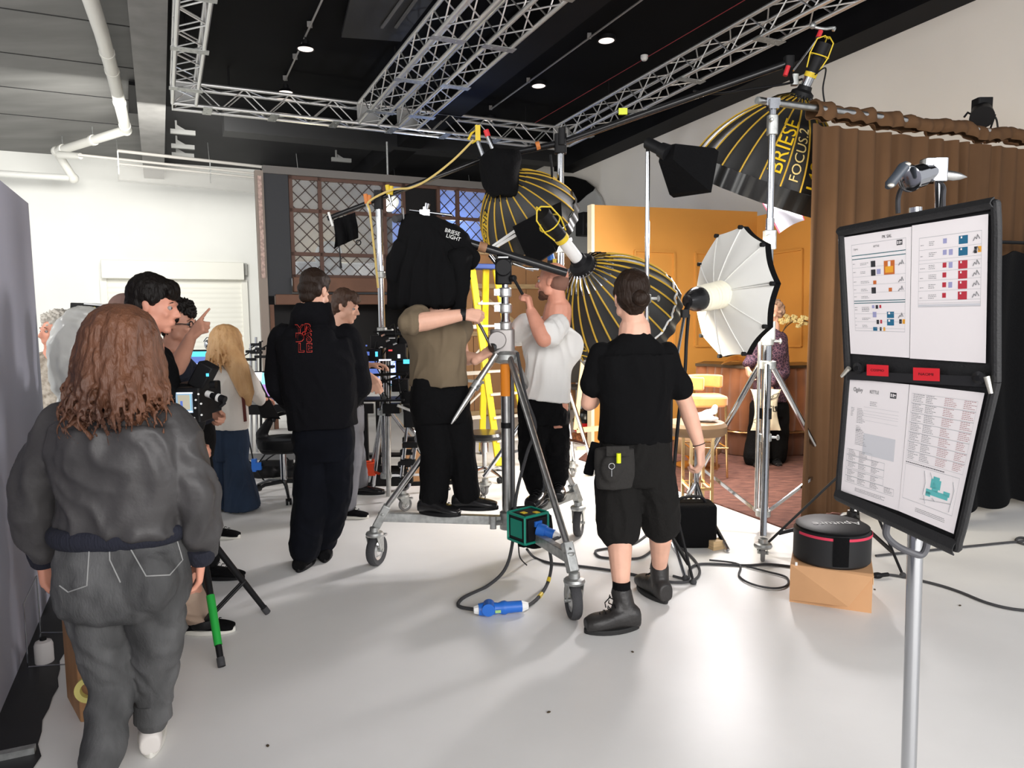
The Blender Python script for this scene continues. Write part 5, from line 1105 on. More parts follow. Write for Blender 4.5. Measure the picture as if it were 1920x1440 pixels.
# ================================================================ stands and rigging
def caster(parent, g, r=0.10, w=0.05, head=0.0, top=0.30, fork=GALV, tyre=RUB, name='caster'):
    """wheel on the floor at g; fork turned by head; top = height of the swivel"""
    g = V((g[0], g[1], 0)); d = V((math.cos(head), math.sin(head), 0)); ax = V((-d.y, d.x, 0)); c = g+UP*r
    m = MB(); sw = g+UP*top-d*0.02
    for q in (1, -1): m.prism([c+ax*(q*(w*0.5+0.010))+d*0.022, c+ax*(q*(w*.5+.010))-d*.022, sw+ax*(q*(w*.5+.010))-d*.04-UP*.05, sw+ax*(q*(w*.5+.010))+d*.04-UP*.05], ax*(q*0.005))
    m.cyl(c-ax*(w*.5+.02), c+ax*(w*.5+.02), 0.011, n=12); m.lathe(sw-UP*0.055, UP, [(0, 0), (0.052, 0), (0.056, 0.012), (0.05, 0.024), (0.03, 0.03), (0.028, 0.055), (0, .055)], 20); m.box(c+d*(r*.7)+UP*(r*0.75), (0.05, w*1.0, 0.012), axes=(d, ax, UP))
    f = build(name, m, fork, parent)
    m = MB(); k = w/2; m.lathe(c, ax, [(r*.62, -k*.8), (r*.9, -k), (r*.985, -k*.6), (r, 0), (r*.985, k*.6), (r*.9, k), (r*.62, k*.8), (r*.62, -k*.8)], 30); build('tyre', m, tyre, f)
    m = MB(); m.lathe(c, ax, [(0.012, -k*.7), (r*.3, -k*.72), (r*.45, -k*.3), (r*.63, -k*.6), (r*.63, k*.6), (r*.45, k*.3), (r*.3, k*.72), (.012, k*.7), (.012, -k*.7)], 24); build('wheel_hub', m, ALU, f); return f
def tcollar(m, p, r, h=0.05): m.cyl(p-UP*h/2, p+UP*h/2, r, n=18)

# ---- big wind-up stand in the middle
YS = 4.42; cb_ = W(952, 985, YS); bx, by = cb_.x, cb_.y
t = thing('wind_up_stand', 'large chrome wind-up stand on three big wheels in the middle of the room', 'light stand', V((bx, by, 0)))
def zS_(y, Y=YS): return W(948, y, Y).z
zc0 = W(952, 992, YS).z; zcol = zS_(655)
m = MB(); m.cyl((bx, by, zc0), (bx, by, zcol), 0.034, n=24); build('column', m, STL, t)
m = MB(); m.cyl((bx+.035, by-.02, zc0+.06), (bx+.035, by-.02, zcol), 0.014, n=12); build('side_tube', m, mat('tube_dark', (.16, .16, .165), .3, .9), t)
for r_, y0, y1 in ((.030, 655, 600), (.026, 605, 548), (.021, 550, 512)):
    m = MB(); m.cyl((bx, by, zS_(y0)), (bx, by, zS_(y1)), r_, n=20); build('telescopic_section', m, CHR, t)
for y in (648, 612, 578, 548):
    m = MB(); p = V((bx, by, zS_(y))); m.lathe(p-UP*.03, UP, [(.034, 0), (.04, .008), (.04, .05), (.034, .058)], 20); m.box(p+V((-.05, -.01, 0)), (.035, .03, .04)); m.cyl(p+V((-.05, -.03, 0)), p+V((-.05, -.06, 0)), .012); build('locking_collar', m, ALU, t)
m = MB(); p = V((bx, by, zS_(640))); m.rbox(p+V((-.02, 0, 0)), (.15, .12, .15), .03); m.cyl(p+V((-.05, -.09, .01)), p+V((-.05, .09, .01)), .055, n=24); m.cyl(p+V((-.03, 0, -.08)), p+V((-.03, 0, -.02)), .05); gb = build('gear_box', m, mat('cast_grey', (.33, .31, .30), .4, .6), t, bevel=.006)
m = MB(); hp = W(888, 590, YS-.06); kp = W(921, 652, YS-.06); m.cyl(p+V((-.05, -.05, -.02)), kp+V((0, -.02, 0)), .03); m.tube([kp, W(918, 645, YS-.06), W(903, 615, YS-.06), hp], .009, 10); m.cyl(hp+V((0, .05, 0)), hp-V((0, .05, 0)), .013); build('crank_handle', m, mat('steel_dark', (.12, .12, .12), .35, .9), t)
m = MB(); m.lathe(V((bx, by, zS_(742))), UP, [(.0352, 0), (.0352, zS_(675)-zS_(742))], 24); build('warning_label', m, ORG, t); 
m = MB(); m.lathe(V((bx, by, zS_(802))), UP, [(.0355, 0), (.0355, .035)], 24); build('black_band', m, BLK, t)
m = MB(); m.lathe(V((bx, by, zcol-.09)), UP, [(.034, 0), (.07, .01), (.085, .03), (.085, .06), (.07, .08), (.034, .09)], 24); lc = build('leg_collar', m, GALV, t)
m = MB(); m.lathe(V((bx, by, zc0)), UP, [(.034, 0), (.05, .005), (.05, .11), (.034, .12)], 20); m.cyl(V((bx-.08, by-.04, zc0+.05)), V((bx, by, zc0+.05)), .016); m.rbox(V((bx-.09, by-.05, zc0+.06)), (.04, .04, .08), .01); build('lower_collar', m, GALV, t)
gw = [G(1075, 1160), G(707, 1060), G(1085, 1005)]
for i, (g, hd) in enumerate(zip(gw, (1.75, 1.25, 1.3))):
    g = V((g.x, g.y, 0)); r_ = (g-V((bx, by, 0))).normalized(); end = g-r_*.045+UP*.34; hinge = V((bx, by, zcol-.05))+r_*.07
    m = MB(); m.cyl(hinge, end, .019, n=16); L = build('leg', m, STL, t)
    m = MB(); m.bar(V((bx, by, zc0+.06))+r_*.04, end-UP*.03, .045, .055); build('spreader', m, GALV, t, bevel=.004)
    m = MB(); dd_ = (end-hinge).normalized(); m.bar(end-dd_*.05, g+UP*.245-r_*.0, .055, .05); m.cyl(end-UP*.02, end+UP*.0, .03); build('leg_bracket', m, GALV, t, bevel=.006)
    caster(t, g, .10, .052, hd, .25)
# tilt head and handle
m = MB(); p = W(944, 512, YS); m.rbox(W(944, 510, YS), (.10, .09, .15), .02); m.cyl(p+V((0, -.07, .03)), p+V((0, .07, .03)), .05, n=22); m.cyl(W(958, 522, YS-.05), W(966, 522, YS-.07), .02)
th = thing('grip_head', 'black tilting grip head clamped on top of the wind-up stand', 'grip head', W(944, 548, YS)); build('head_body', m, BLK, th, bevel=.005)
m = MB(); m.cyl(W(963, 522, YS-.07), W(980, 552, YS-.10), .009); build('tilt_handle', m, BLK, th)
m = MB(); m.cyl(p+V((-.03, -.06, .09)), p+V((.03, -.06, .09)), .01); m.cyl(W(918, 478, YS), W(935, 500, YS), .012); build('clamp_screw', m, CHR, th)
b0, b1 = W(838, 443, YS-.05), W(1062, 512, YS+.02)
t = thing('boom_tube', 'thick black boom tube through the grip head, running down past the bald head', 'boom', b0.lerp(b1, .5)); m = MB(); m.cyl(b0, b1, .026, n=20); build('tube', m, BLKG, t)
m = MB()
for k in range(5): q = b0.lerp(b1, .27+.012*k); d_ = (b1-b0).normalized(); m.cyl(q-d_*.006, q+d_*.006, .031, n=18)
tag(build('tape_rings', m, mat('tape_brown', srgb(150, 110, 80), .6), t), 'brown tape rings')
m = MB(); m.cyl(W(962, 494, YS+.02), W(1000, 508, YS+.02), .006); m.cyl(W(985, 503, YS), W(1010, 505, YS), .009); build('side_rod', m, CHR, t)
# lamp under black cloth
t = thing('cloth_covered_lamp', 'large lamp shrouded in black cloth hanging over the person in the olive T-shirt', 'lamp', W(805, 560, YS)); j = J(YS-.02); sx_, fy_ = V((1, 0, 0)), V((0, 1, 0))
B = Blob(); B.loft([(j(776, 401), .045, .05, sx_, fy_), (j(784, 416), .10, .10, sx_, fy_), (j(795, 450), .155, .15, sx_, fy_), (j(803, 495), .195, .19, sx_, fy_), (j(801, 540), .215, .20, sx_, fy_), (j(797, 572), .205, .19, sx_, fy_)], 26, 5); B.chain([j(800, 436), j(848, 452), j(886, 482)], [.11, .095, .055]); B.chain([j(755, 470, -.1), j(742, 520, -.1), j(742, 556, -.08)], [.06, .05, .03]); B.chain([j(862, 480, -.12), j(862, 540, -.1), j(858, 588, -.08)], [.05, .035, .012])
def df(p): 
    a = NZ.noise(V((p.x*13, p.y*13, p.z*2.2))); return .030*(1-abs(a)*2.4)*min(1, max(.15, (W(800, 410, YS).z-p.z)*4))+.004*NZ.noise(p*20)
cloth = organic('black_cloth_cover', B, mat('duvetyne', (.005, .005, .0055), .95, spec=.12), t, vox=.008, it=2, disp=df)
for s_, x, y in (('BRIESE', 848, 436), ('LIGHT', 850, 446)): text_on('lettering', cloth, s_, 10, x, y, WPL, parent=t, ang=.30, off=.004)
m = MB(); m.cyl(W(768, 394, YS-.05), W(848, 404, YS-.05), .009); m.cyl(W(797, 388, YS-.05), W(797, 412, YS-.05), .014); m.box(W(797, 402, YS-.05), (.06, .05, .05)); m.cyl(W(802, 382, YS-.05), W(799, 395, YS-.05), .017, .010); build('yoke_clamp', m, CHR, t)
m = MB(); m.cyl(W(740, 411, YS-.1), W(758, 408, YS-.02), .022); build('rear_knob', m, RUB, t)
m = MB(); m.lathe(W(757, 409, YS-.03), V((-1, -.2, 0)), [(0, 0), (.06, 0), (.062, .006), (0, .008)], 24); build('clear_disc', m, mat('clear_disc', (.5, .5, .5), .3, alpha=.5), t)
# loose leg held by the person
t = thing('steel_tube', 'loose tapering steel tube held against the wind-up stand', 'tube', W(847, 793, YS-.2)); p0_, p1_ = W(846, 795, YS-.22), W(930, 664, YS-.10)
m = MB(); m.tube([p0_, p0_.lerp(p1_, .06), p0_.lerp(p1_, .35), p1_], [.004, .010, .016, .017], 16); build('tube', m, STL, t); q0, q1 = p0_.lerp(p1_, .50), p0_.lerp(p1_, .60); m = MB(); m.cyl(q0, q1, .027, n=18); m.cyl(q0+V((.02, -.02, .0)), q0+V((.035, -.035, .02)), .008); build('tube_collar', m, GALV, t)
# power distribution box hanging on the near leg with its plug
Yd = 4.02; bc = W(990, 985, Yd); e1 = V((.62, -.78, 0)).normalized(); e2 = V((.78, .62, 0)).normalized()
t = thing('power_box', 'green and black power distribution box with a blue plug hanging on the stand leg', 'power box', bc); m = MB(); m.rbox(bc, (.17, .15, .15), .012, axes=(e2, e1, UP)); build('case', m, BLK, t, bevel=.006)
m = MB()
for a in (-1, 1):
    for b in (-1, 1): m.bar(bc+e2*(.086*a)+e1*(.076*b)-UP*.076, bc+e2*(.086*a)+e1*(.076*b)+UP*.076, .012, .012); m.bar(bc+e2*(-.086)+e1*(.076*a)+UP*(.076*b), bc+e2*(.086)+e1*(.076*a)+UP*(.076*b), .012, .012); m.bar(bc+e2*(.086*a)-e1*.076+UP*(.076*b), bc+e2*(.086*a)+e1*.076+UP*(.076*b), .012, .012)
m.box(bc-e2*.087, (.004, .10, .10), axes=(e2, e1, UP)); build('green_edge', m, GRN, t)
m = MB(); m.box(bc+e1*(.07)*1.0, (.135, .03, .12), axes=(e2, e1, UP)); m.box(bc+e1*.0+UP*.076, (.12, .10, .004), axes=(e2, e1, UP)); build('front_plate', m, BLK, t, bevel=.004)
for k, (a, b) in enumerate(((-.03, .0), (.03, .04))): m = MB(); m.box(bc+e2*a+e1*b+UP*.0795, (.03, .035, .003), axes=(e2, e1, UP)); build('yellow_label', m, YEL, t)
m = MB(); m.box(bc-e2*.087-UP*.02, (.003, .05, .04), axes=(e2, e1, UP)); build('yellow_label', m, YEL, t)
pd = (e1*.85+e2*.5-UP*.25).normalized(); m = MB(); q = bc+e1*.085; m.cyl(q, q+pd*.05, .036, n=20); m.cyl(q+pd*.045, q+pd*.10, .028, n=20); m.box(q+UP*.03, (.05, .02, .03), axes=(e2, e1, UP)); bp_ = build('blue_plug', m, BLU, t)
m = MB(); m.cyl(q+pd*.10, q+pd*.135, .026, .018, n=16); build('plug_gland', m, WPL, bp_); plug_end = q+pd*.135
t2 = thing('sandbag', 'black sandbag hanging on the wind-up stand behind the power box', 'sandbag', W(1000, 1010, 4.2)); B = Blob(); j = J(4.25); B.loft([(j(1002, 965), .10, .05, sx_, fy_), (j(1002, 985), .115, .07, sx_, fy_), (j(1003, 1008), .11, .06, sx_, fy_)]); B.loft([(j(985, 990), .045, .04, sx_, fy_), (j(988, 1022), .055, .04, sx_, fy_)]); B.loft([(j(1015, 1000), .045, .04, sx_, fy_), (j(1000, 1026), .05, .03, sx_, fy_)]); organic('bag', B, BLKF, t2, disp=folds(.008)); m = MB(); m.tube(bez([j(975, 975, -.03), j(960, 955, .05), j(985, 950, .1)]), .010, 8, flat=.3); build('strap', m, BLK, t2); m = MB(); m.tube(bez([j(972, 1020), j(975, 1045, 0), j(988, 1060, 0)]), .004, 6); build('cord', m, BLK, t2)

# ---- blue connector cable
def gpt(x, y, z=.008): return G(x, y, z)
t = thing('power_cable', 'black cable with a big blue in-line connector lying on the white floor', 'cable', gpt(905, 1142))
pts = [V((bx+.07, by-.06, zS_(660))), W(985, 740, YS-.12), W(1004, 800, YS-.16), W(988, 850, YS-.2), W(968, 930, YS-.28), W(962, 1010, 4.1), G(948, 1065, .10), G(915, 1098, .012), gpt(870, 1120), gpt(860, 1136), gpt(890, 1143, .02)]
m = MB(); m.tube(bez(pts, 8), .0095, 10); build('cable', m, RUB, t)
m = MB(); m.tube(bez([gpt(988, 1137, .02), gpt(1008, 1122), gpt(1026, 1095, .02), G(1034, 1060, .12), W(1031, 1020, 3.85), plug_end], 8), .0095, 10); build('cable', m, RUB, t)
c0, c1 = gpt(897, 1143, .035), gpt(985, 1136, .035); cdv = (c1-c0); cL = cdv.length; cdv.normalize()
m = MB(); m.lathe(c0, cdv, [(.0, .0), (.03, .0), (.035, cL*.12), (.033, cL*.3), (.028, cL*.42), (.034, cL*.5), (.036, cL*.56), (.030, cL*.62), (.029, cL*.92), (0, cL*.93)], 22); q = c0+cdv*(cL*.22); m.cyl(q-V((.0, .05, -.012)), q+V((0, .02, .012)), .033, n=20); cn_ = build('blue_connector', m, BLU, t)
for a, b in ((-.10, .05), (.92, 1.06)): m = MB(); m.lathe(c0+cdv*(cL*a), cdv, [(0, 0), (.018 if a < 0 else .03, 0), (.03 if a < 0 else .018, cL*(b-a)), (0, cL*(b-a))], 8); build('cable_gland', m, WPL, cn_)
m = MB(); m.box(c0+cdv*(cL*.42)+V((0, -.034, -.005)), (.03, .003, .015), axes=(cdv, V((0, 1, 0)), UP)); build('rating_label', m, mat('label_green', (.35, .55, .2), .5), cn_)
for a in (.33, .60):
    q = bez([gpt(988, 1137, .02), gpt(1008, 1122), gpt(1026, 1095, .02), G(1034, 1060, .12), W(1031, 1020, 3.85), plug_end], 8); i = int(a*len(q)*.7); m = MB(); m.tube(q[i:i+3], .0115, 10); build('yellow_tape', m, YEL, t)

# ---- generic small parts
def tripod_stand(name, label, top, base, r, feet, hinge_z, m_=CHR, group=None, casters=None, collars=(), low=None, spread=True, secs=None, foot_r=.02):
    t = thing(name, label, 'light stand', V((base.x, base.y, 0)), group); z0 = low if low is not None else .12
    S_ = secs or [(z0, top.z, r)]
    for i, (a, b, rr_) in enumerate(S_): m = MB(); m.cyl((base.x, base.y, a), (base.x+(top.x-base.x)*(b/top.z)*0, base.y, b), rr_, n=18); build('column' if i == 0 else 'telescopic_section', m, m_, t)
    for z in collars: m = MB(); p = V((base.x, base.y, z)); m.lathe(p-UP*.03, UP, [(r, 0), (r+.012, .006), (r+.012, .054), (r, .06)], 16); m.cyl(p, p+V((r+.05, -.01, 0)), .009); m.ell(p+V((r+.055, -.01, 0)), (.012, .02, .02), None, 8, 6); build('locking_collar', m, GALV if m_ != BLK else BLK, t)
    p = V((base.x, base.y, hinge_z)); m = MB(); m.lathe(p-UP*.03, UP, [(r, 0), (r+.03, .005), (r+.03, .055), (r, .06)], 16); build('leg_hinge', m, m_ if m_ == BLK else GALV, t)
    if spread: m = MB(); p2 = V((base.x, base.y, z0+.02)); m.lathe(p2-UP*.02, UP, [(r, 0), (r+.018, .004), (r+.018, .046), (r, .05)], 16); build('spreader_collar', m, m_ if m_ == BLK else GALV, t)
    for i, f in enumerate(feet):
        f = V(f); d_ = V((f.x-base.x, f.y-base.y, 0)).normalized(); h = casters[i] if casters else 0; e = V((f.x, f.y, .012 if not h else .16)); m = MB(); m.cyl(p+d_*(r+.02), e, r*.62, n=12); build('leg', m, m_, t)
        if spread: m = MB(); m.bar(p2+d_*r, p.lerp(e, .80), .012, .022); build('spreader', m, m_, t)
        if h: caster(t, f, .055, .026, 1.2+i, .15, GALV, mat('tyre_grey', (.22, .22, .22), .7))
        else: m = MB(); m.ell(e, foot_r, None, 10, 6); build('foot', m, RUB, t)
    return t
# ---- combo stand carrying the curtain pole
YK = 5.02; kb = V((W(1437, 700, YK).x, YK, 0)); zt_ = W(1445, 197, YK).z; zK = lambda y: W(1437, y, YK).z
t = tripod_stand('combo_stand', 'tall chrome combo stand carrying the curtain pole in front of the set', V((kb.x, kb.y, zt_)), kb, .033, [G(1430, 1052), V((W(1290, 985, 5.5).x, 5.5, 0)), V((W(1572, 960, 5.5).x, 5.5, 0))], zK(684), group='tall chrome stands', casters=(1, 1, 1), collars=(zK(820), zK(640)), low=.10, secs=[(.10, zK(630), .034), (zK(630), zK(410), .028), (zK(410), zt_, .023)])
for y, r_ in ((450, .036), (620, .042), (235, .03)): m = MB(); p = V((kb.x, kb.y, zK(y))); m.rbox(p, (r_*2.2, r_*2, .13), .015); m.cyl(p+V((-.03, -.04, .02)), p+V((-.03, -.08, .02)), .012); build('clamp_block', m, GALV, t, bevel=.004)
m = MB(); p = V((kb.x, kb.y, zt_)); m.rbox(p, (.07, .07, .06), .01); m.box(p+UP*.02, (.09, .03, .05)); build('pole_clamp', m, CHR, t)
m = MB(); m.cyl((kb.x-.055, kb.y-.01, .16), (kb.x-.055, kb.y-.01, zK(640)), .012); tag(build('side_tube', m, STL, t), 'thin parallel tube'); m = MB(); m.cyl((kb.x, kb.y, zK(785)), (kb.x, kb.y, zK(765)), .042); build('strap_band', m, BLK, t)
# ---- stand with snooted lamp
YL = 4.6; lb = V((W(1213, 500, YL).x, YL, 0)); zL = lambda y: W(1213, y, YL).z
t = tripod_stand('light_stand', 'slim chrome stand rising behind the person in shorts, black lamp on top', V((lb.x, lb.y, zL(290))), lb, .017, [G(1285, 1088), G(1155, 1015), V((W(1270, 960, 5.3).x, 5.3, 0))], .62, low=.25, collars=(zL(560), zL(840)), secs=[(.2, zL(620), .018), (zL(620), zL(285), .014)])
t = thing('softbox_lamp', 'small black lamp with a pyramid softbox on the slim chrome stand', 'lamp', V((lb.x, lb.y, zL(285)))); h0, h1 = W(1214, 268, YL), W(1262, 292, YL-.12)
m = MB(); d_ = (h1-h0).normalized(); m.cyl(h0, h0+d_*.11, .036, n=18); m.cyl(h0+d_*.11, h0+d_*.17, .045, .052, n=20); build('lamp_body', m, BLK, t); m = MB(); m.cyl(V((lb.x, lb.y, zL(290))), h0, .012); m.ell(h0, .024, None, 10, 6); build('yoke', m, BLK, t)
m = MB(); fc_ = W(1297, 322, YL+.03); d3 = (fc_-h1).normalized(); s3 = d3.cross(UP).normalized(); u3 = s3.cross(d3); q = h0+d_*.16
ap = [q+s3*a*.05+u3*b*.05 for a, b in ((1, 1), (-1, 1), (-1, -1), (1, -1))]; fp = [fc_+s3*a*.135+u3*b*.135 for a, b in ((1, 1), (-1, 1), (-1, -1), (1, -1))]
m.add(ap+fp, [(0, 1, 5, 4), (1, 2, 6, 5), (2, 3, 7, 6), (3, 0, 4, 7), (0, 3, 2, 1)]); m.add([p+d3*.05 for p in fp]+fp, [(0, 1, 5, 4), (1, 2, 6, 5), (2, 3, 7, 6), (3, 0, 4, 7)]); sb = build('softbox', m, BLKF, t, smooth=False); m = MB(); m.add([p+d3*.002 for p in fp], [(0, 1, 2, 3)]); build('diffuser', m, WHT, sb, smooth=False)
# ---- ribbed reflectors
RIB = mat('piping_gold', srgb(196, 158, 52), .6); CAN = mat('canopy_black', srgb(42, 42, 42), .55, bump=.1, bscale=40); SIL = mat('silver_lining', (.7, .7, .68), .25, .6)
def reflector(label, apex, center, Rr, nrib=20, texts=(), hood=False, skirt=.09, rot=0.0, tubeL=.3, white_edge=False, lamp=True):
    apex, center = V(apex), V(center); a = (center-apex); D = a.length; a.normalize(); x = a.cross(UP).normalized(); y = x.cross(a)
    t = thing('ribbed_reflector', label, 'reflector', center); r0 = .09
    def prof(v): return r0+(Rr-r0)*(math.sin(math.pi/2*v)*.62+v*.38), D*(1-math.cos(math.pi/2*v))*.40+D*.60*v
    def P(th, v, off=0.0):
        r, h = prof(v); k = (th-rot)*nrib/(2*math.pi) % 1.0; r = r*(1-.035*math.sin(math.pi*k)*v)+off; return apex+a*h+x*(r*math.cos(th))+y*(r*math.sin(th))
    m = MB(); m.grid(lambda u, v: P(rot+2*math.pi*u, v), nrib*6, 16); build('canopy', m, CAN, t, angle=60)
    m = MB(); m.grid(lambda u, v: P(rot+2*math.pi*u, v, -.006), nrib*6, 16); build('silver_lining', m, SIL, t, angle=60)
    for i in range(nrib):
        th = rot+2*math.pi*i/nrib; m = MB(); m.tube([P(th, v/12, .003) for v in range(13)], .0065, 6); build('rib', m, RIB, t)
    m = MB(); m.grid(lambda u, v: apex+a*(D+skirt*v)+x*((Rr+.004+.008*math.sin(u*nrib*6.283))*math.cos(2*math.pi*u))+y*((Rr+.004+.008*math.sin(u*nrib*6.283))*math.sin(2*math.pi*u)), nrib*8, 3, thick=.006); build('rim_skirt', m, mat('skirt_black', (.01, .01, .01), .25), t)
    if white_edge: m = MB(); m.tube([P(2*math.pi*i/120, 1.0, .006+.004*math.sin(i*1.7)) for i in range(121)], .008, 6); build('white_edge', m, WPL, t)
    m = MB()
    for i in range(nrib):
        th = rot+2*math.pi*i/nrib; q = P(th, 0.02, .004); p2 = P(th, .17, .02); m.tube([apex-a*.03+(q-apex)*.75, q.lerp(p2, .5)-a*.02, p2], .0055, 6)
    build('spoke_ends', m, CHR if not hood else BLK, t)
    m = MB(); m.lathe(apex-a*.10, a, [(0, 0), (.05, 0), (.055, .03), (.085, .05), (.09, .09), (.06, .12), (0, .12)], 24); build('focus_hub', m, BLK, t)
    if lamp:
        m = MB(); m.cyl(apex-a*(.08+tubeL), apex-a*.06, .040, n=20); build('focus_tube', m, WPL if tubeL > .2 else CHR, t)
        e = apex-a*(.08+tubeL); m = MB(); m.cyl(e-a*.19, e-a*.02, .05, .045, n=18); m.cyl(e-a*.02, e+a*.02, .046, n=18); lh = build('lamp_head', m, BLK, t)
        m = MB()
        for i in range(3):
            th = 2.1*i+.5; w_ = x*math.cos(th)+y*math.sin(th); m.tube([e+w_*.055, e-a*.10+w_*.078, e-a*.20+w_*.070, e-a*.235+w_*.02, e-a*.225-w_*.02], .005, 6)
        m.tube([e-a*.1+(x*math.cos(q*.4)+y*math.sin(q*.4))*.072 for q in range(17)], .0045, 6); build('guard_cage', m, YEL, lh)
        m = MB(); m.lathe(e+a*.022, a, [(.047, 0), (.047, .035)], 20); build('yellow_label', m, YEL, lh)
    for (s, th, v, size, colr, fl_) in texts:
        vs, fs = text_geo(s, size); m = MB(); L = D*1.15
        def pl_(X, Yt):
            vv = v+fl_*X/(D*1.25); tt = th+fl_*Yt/max(.08, prof(max(.05, min(.99, vv)))[0]); return P(tt, max(.05, min(.99, vv)), .009)
        m.add([pl_(q[0], q[1]) for q in vs], fs); build('lettering', m, colr, t, smooth=False)
    return t, P, a
YT = mat('letter_yellow', srgb(226, 186, 20), .6); CRM = mat('letter_cream', srgb(225, 200, 130), .6)
def theta_for(apex, center, px, py, Y):   # angle round the axis of a seen point
    a = (V(center)-V(apex)).normalized(); x = a.cross(UP).normalized(); y = x.cross(a); d = W(px, py, Y)-V(apex); return math.atan2(d.dot(y), d.dot(x))
# upper left reflector
ap1, ce1 = W(942, 338, 5.95), W(990, 412, 6.25)
th1 = theta_for(ap1, ce1, 912, 425, 6.1)
t_ref1, P1_, a1_ = reflector('ribbed black reflector with yellow lettering, hanging under the black hood in the centre', ap1, ce1, .43, 20, [('BRIESE', th1, .62, .115, BLK, 1)], hood=True, lamp=False, rot=th1+.155)
m = MB(); m.grid(lambda u, v: P1_(th1-.13+.26*u, .36+.54*v, .006), 6, 10); build('yellow_patch', m, YT, t_ref1)
t = thing('reflector_hood', 'black cloth hood over the lamp above the centre reflector', 'hood', W(938, 350, 5.9)); j = J(5.88); B = Blob(); B.loft([(j(945, 283), .11, .10, V((1, 0, 0)), V((0, 1, 0))), (j(940, 300), .16, .14, V((1, 0, 0)), V((0, 1, 0))), (j(938, 325), .15, .14, V((1, 0, 0)), V((0, 1, 0))), (j(940, 350), .135, .13, V((1, 0, 0)), V((0, 1, 0))), (j(946, 368), .09, .1, V((1, 0, 0)), V((0, 1, 0)))]); organic('hood', B, BLKF, t, vox=.012, disp=folds(.02, (7, 7, 4)))
m = MB(); m.cyl(W(896, 265, 5.9), W(908, 298, 5.9), .016); m.cyl(W(914, 255, 5.9), W(926, 282, 5.9), .018); build('silver_rod', m, CHR, t); m = MB(); m.cyl(W(911, 244, 5.9), W(915, 256, 5.9), .022); build('red_grip', m, RED, t); m = MB(); m.tube([W(878, 262, 5.9), W(884, 250, 5.9), W(893, 244, 5.9), W(896, 262, 5.9), W(884, 268, 5.9)], .010, 8); m.box(W(896, 250, 5.9), (.04, .04, .12)); build('yellow_clamp', m, YEL, t)
# lower centre reflector
ap2, ce2 = W(1096, 503, 4.80), W(1163, 590, 5.10); th2 = theta_for(ap2, ce2, 1092, 635, 4.9)
reflector('large ribbed black reflector marked 100, leaning behind the person in the white T-shirt', ap2, ce2, .42, 24, [('100', th2, .80, .13, YT, -1)], rot=th2+.13, tubeL=.26, white_edge=True)
# upper right reflector
ap3, ce3 = W(1500, 186, 5.75), W(1437, 330, 5.95); th3 = theta_for(ap3, ce3, 1468, 272, 5.6)
reflector('large ribbed black reflector with yellow lettering tilted down over the set', ap3, ce3, .60, 24, [('BRIESE', th3, .62, .15, YT, -1), ('FOCUS.2', th3+.27, .66, .105, CRM, -1), ('140', th3+.56, .84, .15, YT, -1)], rot=th3+.13, skirt=.15, tubeL=.14)
# booms
def pole(name, label, pts, r, m_, extra=None):
    t = thing(name, label, 'boom', V(pts[0]).lerp(V(pts[-1]), .5)); m = MB(); m.tube(pts, r, 16); build('tube', m, m_, t); return t
Ba, Bb = W(897, 300, 6.3), W(1052, 268, 6.2); Bc = W(1479, 118, 5.8)
t = pole('boom_pole', 'long black boom arm running up to the right above the set', [Ba, Bb, Bb.lerp(Bc, .5), Bc], .028, BLKG); m = MB(); m.cyl(W(1005, 274, 6.2), W(1012, 272, 6.2), .034); build('tape_band', m, mat('tape_orange', (.6, .2, .05), .6), t); m = MB(); m.box(W(1168, 209, 6.05), (.07, .02, .05)); tag(build('tape_tag', m, mat('tape_lime', (.72, .8, .05), .5), t), 'lime yellow tape tag'); 
m = MB(); q = Bc; m.rbox(q, (.07, .07, .10), .015); m.cyl(q, W(1485, 155, 5.72), .014); m.ell(W(1478, 126, 5.8), .035, None, 10, 6); build('boom_clamp', m, BLK, t, bevel=.004)
t = thing('cable_hanger', 'chrome telescopic rod with red grips above the upper right reflector', 'rod', W(1515, 110, 5.75)); m = MB(); m.cyl(W(1487, 132, 5.75), W(1536, 66, 5.75), .010); build('rod', m, CHR, t)
for a_, b_ in (((1534, 70), (1539, 58)), ((1472, 142), (1478, 124))): m = MB(); m.cyl(W(*a_, 5.75), W(*b_, 5.75), .018); build('red_grip', m, RED, t)
m = MB(); m.tube(bez([W(1520, 48, 5.75), W(1532, 52, 5.75), W(1548, 54, 5.75), W(1564, 52, 5.75), W(1562, 58, 5.75)]), .012, 8); m.ell(W(1524, 48, 5.75), .025, None, 8, 6); m.rbox(W(1490, 150, 5.75), (.05, .05, .08), .01); build('hook', m, GALV, t)
m = MB(); m.tube(bez([W(1300, 170, 6.1), W(1345, 176, 6.0), W(1400, 168, 5.9), W(1470, 158, 5.8), W(1505, 148, 5.75)]), .009, 8); tag(build('lamp_cable', m, BLK), 'slack black cable below the long boom arm', 'cable'); m = MB(); m.tube(bez([W(1528, 140, 5.6), W(1548, 128, 5.6), W(1543, 165, 5.6), W(1546, 192, 5.6)]), .006, 6); tag(build('lamp_cable', m, BLK), 'thin black cable dropping from the lamp of the upper right reflector', 'cable')
YP = 6.2; pb_ = V((W(1051, 300, YP).x, YP, 0)); zP = lambda y: W(1051, y, YP).z
t = tripod_stand('boom_stand', 'chrome stand with pale wheels carrying the long boom arm behind the reflector', V((pb_.x, pb_.y, zP(285))), pb_, .030, [G(1075, 893), V((-.25, 6.1, 0)), V((.75, 6.8, 0))], zP(700), group='tall chrome stands', casters=(1, 1, 1), collars=(zP(450), zP(468)), low=.45, secs=[(.45, zP(560), .032), (zP(560), zP(285), .029)])
